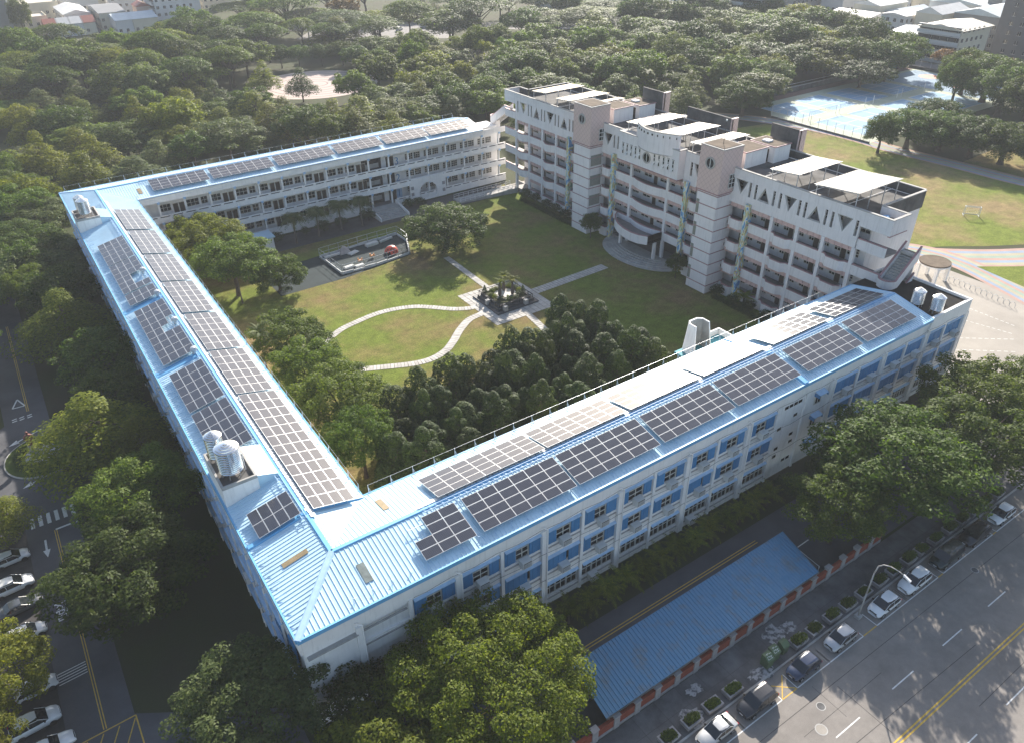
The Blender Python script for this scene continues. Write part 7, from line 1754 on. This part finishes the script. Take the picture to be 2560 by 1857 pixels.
for i, (x, y) in enumerate(((289.5, 150), (289.5, 143), (289.8, 136), (290, 129))): tree('autumn', x, y, 4.2, 7.5, 'orange-brown street tree along the court end fence', 'autumn trees by the court')
for i, (x, y) in enumerate(((123, 172), (132, 167), (141, 163), (150, 160), (159, 158), (168, 159), (176, 164), (127, 160), (137, 156))): tree('layer', x, y, 5.6, 11.5, 'tall light-crowned tree in the row behind the pink block', 'trees behind the pink block', leaf=L_grey)
tree('bare', 131, 352, 7, 15, 'bare leafless tree beside the far street'); tree('bare', 148, 240, 6, 12, 'reddish bare-crowned tree in the middle of the wood')
tree('autumn', 158, 372, 8, 14, 'golden-yellow tree beside the far car park'); tree('dark', 27, 428, 5, 19, 'tall dark conifer-like tree by the grey apartment block')
def area(x, y):
    if Y_near(x, y, 101, 272, 40): return 'around the round plaza'
    if y > 400 or (y > 330 and x < 110): return 'in front of the top left houses'
    if x < 12 and y < 215: return 'left of the far end of the left wing'
    if y < 185 and x < 100: return 'directly behind the back wing'
    if x < 60: return 'in the left park wood'
    if x > 240: return 'near the houses at the top right'
    if x > 165 and y < 215: return 'beside the sports court'
    if 110 < x and y < 205: return 'directly behind the pink block'
    if y > 300: return 'along the far street at the top'
    if y > 250: return 'in the upper middle of the park wood'
    return 'in the lower middle of the park wood'
def Y_near(x, y, a, b, r): return (x - a) ** 2 + (y - b) ** 2 < r * r
FL_LAB = {'forest': 'green round-crowned tree %s', 'layer': 'yellow-green tiered tree %s', 'umbrella': 'spreading flat-topped tree %s', 'dark': 'dark evergreen tree %s', 'near': 'green leafy tree %s'}
for i, (k, x, y, R, H_) in enumerate((('umbrella', 85, 322, 10, 14), ('umbrella', 105, 344, 12, 15), ('umbrella', 101, 318, 9, 14), ('umbrella', 76, 300, 9, 13), ('dark', 107, 302, 5, 8), ('dark', 115, 299, 5, 8), ('dark', 101, 305, 5, 8), ('dark', 122, 295, 5.5, 8.5), ('umbrella', 128, 318, 9, 12), ('umbrella', 142, 306, 10, 13), ('umbrella', 122, 336, 9, 12), ('layer', 80, 262, 6, 11), ('layer', 88, 250, 5.5, 10), ('forest', 121, 250, 6, 9.5), ('forest', 124, 268, 6.5, 10), ('forest', 122, 282, 6, 9))):
    tree(k, x, y, R, H_, 'tree standing beside the round paved plaza', 'trees beside the round plaza', leaf=(L_dark if i % 3 == 0 else None))

for i, (k, x, y, R, H_) in enumerate((('near', -14.2, 112, 4.6, 8.6), ('near', -13.8, 142, 5, 9), ('near', -3.2, 139, 4.6, 9), ('dark', -2.6, 148, 5, 10), ('dark', -14.5, 152, 5.5, 10), ('near', -14.8, 98, 3.2, 7))):
    tree(k, x, y, R, H_, 'leafy tree lining the upper drive at the left edge, %s from the roundabout' % ORD[(1, 3, 2, 4, 5, 0)[i]], 'trees lining the upper drive')
FOREST = [('forest',44.8,262.1,7.3,13.2),
('umbrella',56.9,267.9,7.4,14.9),
('dark',69.3,263.9,8.9,12.4),
('dark',39.5,273.7,6.9,14.3),
('dark',51.6,274.8,7.2,13.8),
('umbrella',62.7,274.8,7.3,11.9),
('umbrella',73.1,278.0,8.0,13.5),
('umbrella',21.5,287.4,8.5,11.3),
('forest',36.3,285.3,7.8,14.4),
('umbrella',47.7,284.5,6.5,14.2),
('umbrella',57.8,286.5,7.6,10.8),
('dark',65.2,283.8,7.9,14.3),
('umbrella',76.3,284.6,6.8,11.1),
('umbrella',7.6,297.8,8.3,12.5),
('forest',17.6,294.3,7.3,11.2),
('umbrella',26.3,296.6,6.4,14.2),
('umbrella',40.1,295.4,6.4,12.0),
('dark',53.4,295.5,6.7,12.4),
('umbrella',62.2,297.3,8.6,12.7),
('forest',70.5,294.7,8.0,14.6),
('forest',85.0,296.3,8.3,11.1),
('dark',8.1,307.4,7.8,13.0),
('dark',23.3,305.3,8.7,14.0),
('dark',31.7,302.2,7.1,14.0),
('forest',43.0,304.8,8.1,14.7),
('umbrella',56.3,305.5,6.7,14.7),
('dark',65.2,307.9,6.3,14.5),
('umbrella',76.7,305.5,8.9,12.0),
('umbrella',14.5,315.3,8.6,11.5),
('umbrella',25.8,313.8,8.1,13.6),
('umbrella',40.9,315.4,8.2,11.7),
('dark',48.7,314.6,7.1,12.2),
('forest',64.6,318.3,6.4,14.0),
('dark',75.3,314.1,7.1,11.9),
('forest',85.6,316.7,8.4,10.7),
('forest',11.0,323.9,8.6,13.2),
('forest',21.2,325.4,7.0,14.6),
('dark',31.5,327.9,8.6,11.4),
('umbrella',44.8,328.2,6.5,13.8),
('umbrella',54.5,325.7,8.8,11.9),
('umbrella',65.2,326.3,7.7,12.8),
('forest',82.0,325.2,6.1,12.8),
('forest',89.3,325.6,7.4,11.0),
('dark',17.0,336.3,7.0,14.6),
('dark',41.9,335.9,8.3,12.1),
('forest',49.1,335.3,6.2,14.4),
('dark',62.2,334.9,6.8,11.5),
('umbrella',74.0,333.5,6.3,10.9),
('dark',84.1,335.3,7.9,12.4),
('dark',9.7,343.9,7.4,12.7),
('forest',24.2,344.8,8.6,14.8),
('dark',35.1,344.5,8.2,11.9),
('dark',46.2,348.0,8.0,12.5),
('dark',57.2,343.4,7.6,14.9),
('umbrella',66.7,346.5,7.2,13.9),
('umbrella',77.7,345.9,7.2,14.9),
('umbrella',88.8,347.8,7.7,14.2),
('forest',19.0,354.1,7.3,14.2),
('umbrella',30.2,356.3,7.1,13.7),
('forest',52.9,353.4,6.7,13.7),
('forest',70.7,357.3,7.7,11.1),
('dark',82.1,354.2,7.8,14.4),
('dark',19.6,364.9,8.0,11.6),
('umbrella',32.9,365.4,7.7,13.4),
('dark',41.6,363.3,6.7,11.0),
('umbrella',76.7,366.0,8.4,13.8),
('umbrella',92.4,362.3,8.3,11.3),
('umbrella',100.3,362.1,7.4,14.8),
('forest',25.4,373.0,7.1,11.3),
('layer',88.5,185.6,6.1,9.3),
('layer',97.1,186.1,4.9,10.5),
('layer',14.5,193.6,6.1,9.9),
('layer',24.5,190.5,6.6,10.1),
('forest',73.4,192.3,5.5,10.3),
('layer',80.7,192.2,5.8,10.6),
('forest',100.4,192.9,6.5,10.0),
('layer',110.0,190.3,5.5,7.8),
('dark',22.5,202.6,5.0,10.2),
('layer',32.0,201.7,5.1,9.9),
('forest',40.2,200.1,5.3,9.0),
('dark',49.7,202.3,6.9,8.6),
('layer',57.9,200.3,5.1,8.9),
('dark',69.9,199.5,7.0,9.4),
('layer',79.1,202.7,6.3,10.8),
('layer',85.3,199.5,6.9,9.6),
('dark',96.0,200.7,6.1,9.5),
('dark',104.6,199.3,6.4,9.3),
('layer',8.0,210.6,6.2,9.6),
('layer',18.9,208.8,5.2,9.5),
('layer',37.5,206.6,6.4,9.4),
('forest',46.5,207.4,5.9,10.9),
('layer',55.9,206.7,6.0,9.3),
('layer',63.5,209.3,6.4,10.4),
('layer',71.8,207.1,6.3,8.2),
('layer',91.9,209.5,5.2,8.9),
('layer',97.9,210.9,6.8,8.6),
('layer',108.3,206.4,6.5,9.5),
('layer',1.7,215.3,6.1,10.1),
('forest',11.2,218.9,5.7,8.9),
('forest',30.3,216.5,5.1,7.9),
('forest',41.9,215.6,6.9,8.7),
('layer',47.4,217.8,6.1,7.8),
('layer',58.8,216.1,5.3,10.7),
('layer',69.7,215.4,5.7,8.9),
('layer',76.3,218.8,5.7,9.5),
('forest',86.8,215.5,5.9,8.3),
('layer',4.8,223.9,6.3,8.1),
('layer',17.4,222.5,5.6,8.0),
('dark',28.4,222.2,6.5,10.7),
('layer',35.6,224.7,6.2,8.8),
('forest',42.7,224.9,7.2,10.6),
('layer',54.2,222.9,5.3,10.5),
('layer',64.3,223.8,7.0,9.2),
('layer',70.1,225.3,5.2,10.5),
('layer',0.7,230.0,6.9,8.8),
('layer',12.2,231.8,6.4,10.7),
('forest',18.9,232.1,6.7,9.8),
('layer',29.3,230.1,6.2,10.6),
('layer',40.2,233.1,6.6,10.8),
('layer',48.9,233.3,5.5,10.6),
('dark',56.1,232.1,6.2,9.0),
('forest',66.1,231.9,6.5,9.7),
('layer',9.4,241.6,6.6,10.3),
('dark',16.3,241.4,5.9,10.3),
('forest',26.2,242.1,5.2,8.4),
('layer',35.6,239.8,4.9,9.2),
('layer',47.0,240.2,5.8,9.7),
('forest',63.1,239.9,5.2,8.0),
('layer',2.2,249.5,4.9,9.4),
('dark',13.8,248.7,5.8,8.6),
('forest',38.8,251.1,5.9,8.5),
('layer',49.0,247.9,5.5,9.7),
('layer',59.7,247.6,6.2,9.6),
('layer',69.6,250.4,6.0,10.3),
('dark',7.2,255.5,6.1,9.5),
('forest',18.4,257.7,5.2,8.7),
('layer',24.3,256.9,7.0,8.4),
('layer',34.5,256.3,6.5,9.3),
('forest',45.9,256.1,6.8,9.1),
('layer',56.0,259.0,6.2,10.5),
('layer',0.8,266.7,5.2,10.5),
('layer',12.0,264.7,7.0,9.9),
('layer',23.0,264.3,6.1,8.1),
('forest',39.0,266.7,6.4,9.6),
('forest',0.0,274.6,4.9,8.7),
('layer',15.3,272.5,6.6,8.2),
('layer',25.6,274.3,5.4,9.4),
('forest',33.5,274.2,5.4,7.9),
('layer',1.7,283.3,7.2,10.1),
('forest',9.6,279.4,7.1,8.1),
('layer',9.6,290.8,6.7,10.6),
('layer',13.7,299.2,6.1,9.3),
('dark',2.7,312.5,6.0,10.7),
('forest',197.6,155.9,6.3,9.7),
('dark',195.7,165.1,6.0,8.9),
('forest',204.6,164.5,7.1,10.6),
('forest',212.9,162.1,5.5,11.6),
('forest',191.3,169.6,6.4,11.8),
('forest',200.9,171.1,7.3,11.4),
('forest',210.4,170.1,5.2,11.1),
('forest',221.1,171.0,5.2,10.7),
('forest',164.5,181.6,5.7,10.4),
('layer',173.1,179.9,7.3,8.8),
('forest',185.9,178.4,7.4,11.7),
('forest',192.9,180.8,5.2,10.4),
('forest',204.4,178.1,5.8,10.6),
('layer',214.8,177.9,6.8,9.4),
('forest',120.6,188.6,6.0,11.7),
('forest',151.3,189.8,7.5,9.5),
('forest',171.6,186.1,7.5,9.7),
('forest',178.1,187.0,7.4,11.8),
('forest',192.5,187.1,6.0,8.8),
('dark',201.2,188.2,6.1,9.7),
('forest',209.5,186.8,7.6,11.8),
('forest',221.6,186.9,6.0,8.8),
('forest',114.4,198.3,7.6,11.3),
('forest',125.1,196.8,6.6,11.9),
('forest',146.1,195.9,7.6,10.5),
('forest',154.1,198.4,6.4,9.3),
('forest',164.7,198.1,5.6,9.8),
('forest',173.5,194.6,5.6,11.6),
('forest',188.0,196.7,5.2,9.3),
('dark',194.7,195.1,5.3,10.6),
('dark',204.4,200.0,7.6,12.0),
('forest',213.2,195.5,5.8,11.6),
('forest',124.2,205.6,7.0,9.8),
('forest',134.3,206.1,6.6,9.6),
('forest',144.2,203.9,5.6,10.3),
('forest',153.4,207.0,5.8,10.0),
('forest',159.5,205.6,5.3,9.3),
('forest',173.4,208.1,6.9,11.4),
('forest',182.4,205.7,6.7,10.2),
('forest',190.1,207.1,6.2,11.8),
('forest',201.5,207.5,6.2,10.1),
('forest',212.3,205.6,7.3,9.4),
('forest',108.6,212.5,7.1,8.9),
('forest',117.6,212.1,5.8,9.3),
('layer',124.4,211.8,6.9,8.8),
('forest',136.5,213.5,6.7,10.0),
('forest',146.4,216.6,6.1,11.4),
('forest',154.9,216.5,6.2,11.8),
('forest',166.8,212.3,5.2,11.3),
('forest',177.0,215.3,6.2,11.6),
('forest',187.3,214.9,6.9,11.9),
('forest',194.9,214.2,5.7,11.5),
('forest',205.8,214.8,7.3,11.7),
('forest',216.2,213.3,6.9,11.0),
('forest',100.0,223.6,5.3,9.9),
('forest',114.3,221.7,6.1,10.5),
('forest',123.1,222.7,6.7,10.7),
('forest',131.7,222.5,6.2,9.1),
('forest',143.5,224.3,6.8,9.7),
('forest',152.1,222.1,6.7,9.6),
('dark',163.4,222.4,6.3,8.8),
('layer',171.5,220.7,5.8,10.4),
('forest',179.1,223.0,5.4,9.3),
('forest',191.9,224.0,6.5,9.9),
('forest',198.7,221.0,5.3,9.6),
('layer',212.1,223.0,5.9,10.9),
('forest',98.1,231.4,5.3,11.6),
('forest',109.8,230.7,6.3,9.6),
('dark',117.2,233.2,5.3,11.8),
('forest',124.9,234.0,6.1,11.8),
('forest',137.3,231.5,7.3,9.9),
('forest',148.4,232.7,7.2,9.7),
('forest',155.6,231.7,7.2,11.7),
('forest',167.2,232.4,6.8,10.7),
('forest',174.5,231.3,7.5,9.8),
('dark',184.6,233.3,6.7,11.3),
('forest',193.3,232.0,7.0,11.4),
('forest',205.1,232.5,5.8,10.0),
('forest',216.5,233.1,5.9,9.3),
('forest',111.5,241.2,7.0,11.8),
('forest',129.4,242.5,7.5,11.1),
('forest',142.3,238.4,5.8,12.0),
('forest',152.9,237.7,6.9,8.8),
('forest',163.7,237.7,7.4,10.1),
('forest',173.2,240.7,7.3,11.1),
('forest',181.4,240.5,5.5,9.6),
('forest',189.0,242.1,7.1,9.4),
('forest',199.4,237.5,7.4,11.9),
('forest',209.7,242.0,5.2,9.7),
('forest',128.1,249.1,5.9,11.3),
('forest',136.6,250.4,7.1,10.7),
('forest',145.3,246.2,7.2,11.1),
('forest',157.6,247.1,6.3,9.5),
('forest',164.4,247.1,6.3,10.3),
('forest',175.4,248.7,6.5,11.1),
('forest',184.6,250.3,7.4,9.5),
('forest',132.4,255.5,5.3,11.8),
('forest',139.9,256.1,6.8,9.5),
('forest',151.5,254.7,7.2,9.4),
('forest',161.2,256.5,5.5,12.0),
('forest',169.8,258.5,7.2,11.8),
('forest',189.6,256.6,7.3,11.2),
('forest',137.1,268.1,5.6,9.3),
('forest',148.2,263.5,6.8,8.9),
('dark',158.7,267.5,6.5,8.9),
('forest',165.3,264.5,6.6,11.5),
('forest',176.6,265.8,5.2,9.4),
('forest',186.8,263.2,5.4,11.7),
('forest',134.4,274.8,5.2,9.4),
('forest',142.4,273.6,7.1,11.6),
('layer',152.5,275.9,6.6,11.0),
('forest',179.3,272.4,6.0,8.9),
('forest',124.7,284.9,5.2,8.6),
('forest',136.4,284.2,6.9,9.5),
('forest',147.4,282.2,7.6,10.3),
('dark',133.6,289.8,7.5,10.0),
('layer',215.6,256.6,9.9,12.9),
('umbrella',212.3,276.9,11.0,12.5),
('umbrella',224.4,272.7,9.3,12.0),
('umbrella',239.0,268.8,12.7,11.8),
('dark',202.9,289.9,9.2,10.9),
('umbrella',219.0,288.4,12.5,10.6),
('umbrella',236.7,286.6,11.7,13.5),
('umbrella',249.1,284.0,10.2,10.7),
('dark',136.5,303.1,12.1,12.6),
('umbrella',159.7,306.3,11.3,11.9),
('dark',176.5,302.7,10.8,11.9),
('umbrella',191.4,305.5,12.4,14.2),
('dark',222.7,306.2,9.3,13.3),
('layer',246.7,300.3,9.7,14.0),
('umbrella',262.2,306.2,11.2,10.4),
('layer',131.3,319.7,9.2,11.5),
('umbrella',148.0,320.0,9.7,11.4),
('umbrella',181.5,314.0,10.7,11.1),
('umbrella',234.6,321.6,9.0,10.9),
('dark',251.6,321.0,9.7,13.9),
('umbrella',271.5,313.6,12.3,12.4),
('umbrella',286.3,318.4,9.5,10.3),
('umbrella',139.1,336.3,11.7,13.7),
('umbrella',156.4,332.1,12.6,11.7),
('umbrella',169.4,328.4,9.7,12.3),
('umbrella',220.9,332.9,12.2,13.7),
('umbrella',273.8,327.1,9.6,11.9),
('umbrella',236.5,348.2,9.7,13.9),
('umbrella',253.9,344.7,9.4,12.1),
('umbrella',137.9,364.2,11.4,12.2),
('umbrella',212.6,361.0,11.9,14.0),
('layer',119.1,375.1,10.8,12.3),
('umbrella',130.5,377.6,12.9,13.3),
('layer',199.4,377.5,11.5,11.8),
('umbrella',215.9,372.0,10.1,11.7),
('layer',121.7,391.3,10.6,10.9),
('umbrella',178.0,392.2,12.1,14.0),
('umbrella',189.4,386.2,10.6,10.3),
('umbrella',208.7,392.1,11.6,12.3),
('layer',129.7,408.0,13.1,12.3),
('umbrella',163.9,408.1,11.7,12.8),
('umbrella',180.0,409.8,9.0,14.3),
('umbrella',123.0,422.5,12.8,12.3),
('umbrella',137.6,416.2,12.9,11.4),
('umbrella',153.9,417.2,12.0,11.4),
('umbrella',130.2,431.6,12.7,12.4),
('umbrella',152.4,435.0,12.4,10.6),
('dark',244.7,152.9,8.6,10.2),
('dark',259.2,153.2,9.9,12.2),
('dark',272.7,157.2,7.7,13.3),
('dark',243.1,165.6,8.5,10.3),
('forest',253.6,165.4,8.6,10.9),
('forest',267.3,165.7,10.3,10.6),
('dark',234.3,175.1,8.4,12.1),
('forest',248.2,177.1,10.4,10.7),
('dark',258.0,173.6,7.5,10.2),
('dark',276.2,173.8,7.8,12.3),
('dark',286.2,176.1,10.0,11.9),
('dark',230.0,186.4,8.5,11.3),
('dark',243.0,191.8,8.1,10.0),
('forest',252.8,187.3,8.2,12.6),
('dark',264.8,187.7,7.7,10.6),
('dark',278.2,189.5,9.8,9.9),
('umbrella',293.4,188.8,8.3,11.5),
('dark',229.6,197.7,8.1,11.8),
('dark',247.4,201.2,7.8,11.6),
('dark',264.0,202.6,10.4,11.0),
('forest',284.0,204.4,9.6,11.2),
('dark',302.4,202.1,7.3,10.4),
('forest',227.1,215.2,9.2,12.7),
('dark',241.7,215.7,7.3,10.6),
('dark',255.3,211.2,8.2,12.8),
('forest',265.0,211.5,9.9,13.6),
('dark',280.5,214.5,7.5,13.0),
('forest',294.5,210.1,9.9,13.0),
('forest',310.6,211.0,7.4,11.3),
('forest',222.1,226.8,7.4,12.9),
('forest',249.4,220.5,8.0,10.9),
('forest',262.4,222.7,8.9,10.6),
('forest',274.4,221.5,9.9,11.4),
('forest',291.0,224.3,8.7,13.1),
('dark',300.8,221.1,9.0,10.8),
('umbrella',229.9,235.6,8.5,10.9),
('forest',254.9,238.6,8.0,12.6),
('dark',264.3,233.7,10.1,9.9),
('dark',280.1,239.3,9.5,12.7),
('dark',291.0,236.9,8.8,12.4),
('umbrella',310.3,239.5,9.1,10.6),
('forest',234.4,248.6,7.3,12.9),
('dark',246.5,244.7,9.8,12.5),
('forest',258.1,248.9,7.4,13.3),
('dark',271.0,249.8,7.2,11.5),
('dark',285.6,247.9,7.5,12.4),
('dark',298.0,245.7,10.1,10.8),
('dark',310.7,250.3,10.3,13.8),
('dark',256.1,258.5,9.7,12.3),
('forest',265.0,257.6,8.6,9.9),
('dark',281.1,263.2,9.2,10.5),
('dark',290.8,263.0,8.7,13.4),
('dark',248.3,268.0,7.6,13.5),
('dark',256.9,270.0,9.4,12.7),
('dark',272.0,269.7,8.3,13.3),
('forest',289.2,272.8,10.1,12.2),
('dark',270.1,280.2,8.9,10.4),
('dark',282.8,282.3,9.4,13.6),
('dark',270.3,294.1,7.6,12.2),
('dark',-3.6,146.9,6.8,10.0),
('near',1.8,151.2,6.9,8.6),
('near',-2.7,158.7,6.9,10.1),
('near',1.6,171.7,7.3,8.9),
('near',-1.6,178.7,7.0,8.8),
('dark',1.0,184.7,5.6,9.9),
('near',-0.1,192.3,5.7,10.2),
('near',-3.7,204.6,6.3,10.3)]
for k, x, y, R, H_ in FOREST:
    u = _rt.random()
    if u < (.24 if x < 110 else .10): continue
    R *= _rt.uniform(.95, 1.55) if x < 110 else _rt.uniform(.85, 1.4); H_ *= _rt.uniform(.75, 1.3)
    lb = FL_LAB[k] % area(x, y); tree(k, x, y, R, H_, lb, lb.replace('tree ', 'trees ', 1), leaf=_rt.choice([None, None, None, L_yel, L_grey, L_dark]) if k in ('forest', 'umbrella', 'dark') else _rt.choice([None, None, None, L_grey]))
# ------------------------------------------------------------------ thin haze in the air
hm_ = bpy.data.materials.new('haze'); hm_.use_nodes = True; N = hm_.node_tree.nodes; N.remove(N['Principled BSDF'])
pv_ = N.new('ShaderNodeVolumePrincipled'); pv_.inputs['Color'].default_value = (0.86, 0.90, 0.95, 1); pv_.inputs['Density'].default_value = 0.00025; pv_.inputs['Anisotropy'].default_value = 0.0
hm_.node_tree.links.new(pv_.outputs[0], N['Material Output'].inputs['Volume'])
tag(MB().box(-1600, -1600, -1.5, 3600, 3600, 66).build('haze', hm_), kind='stuff')
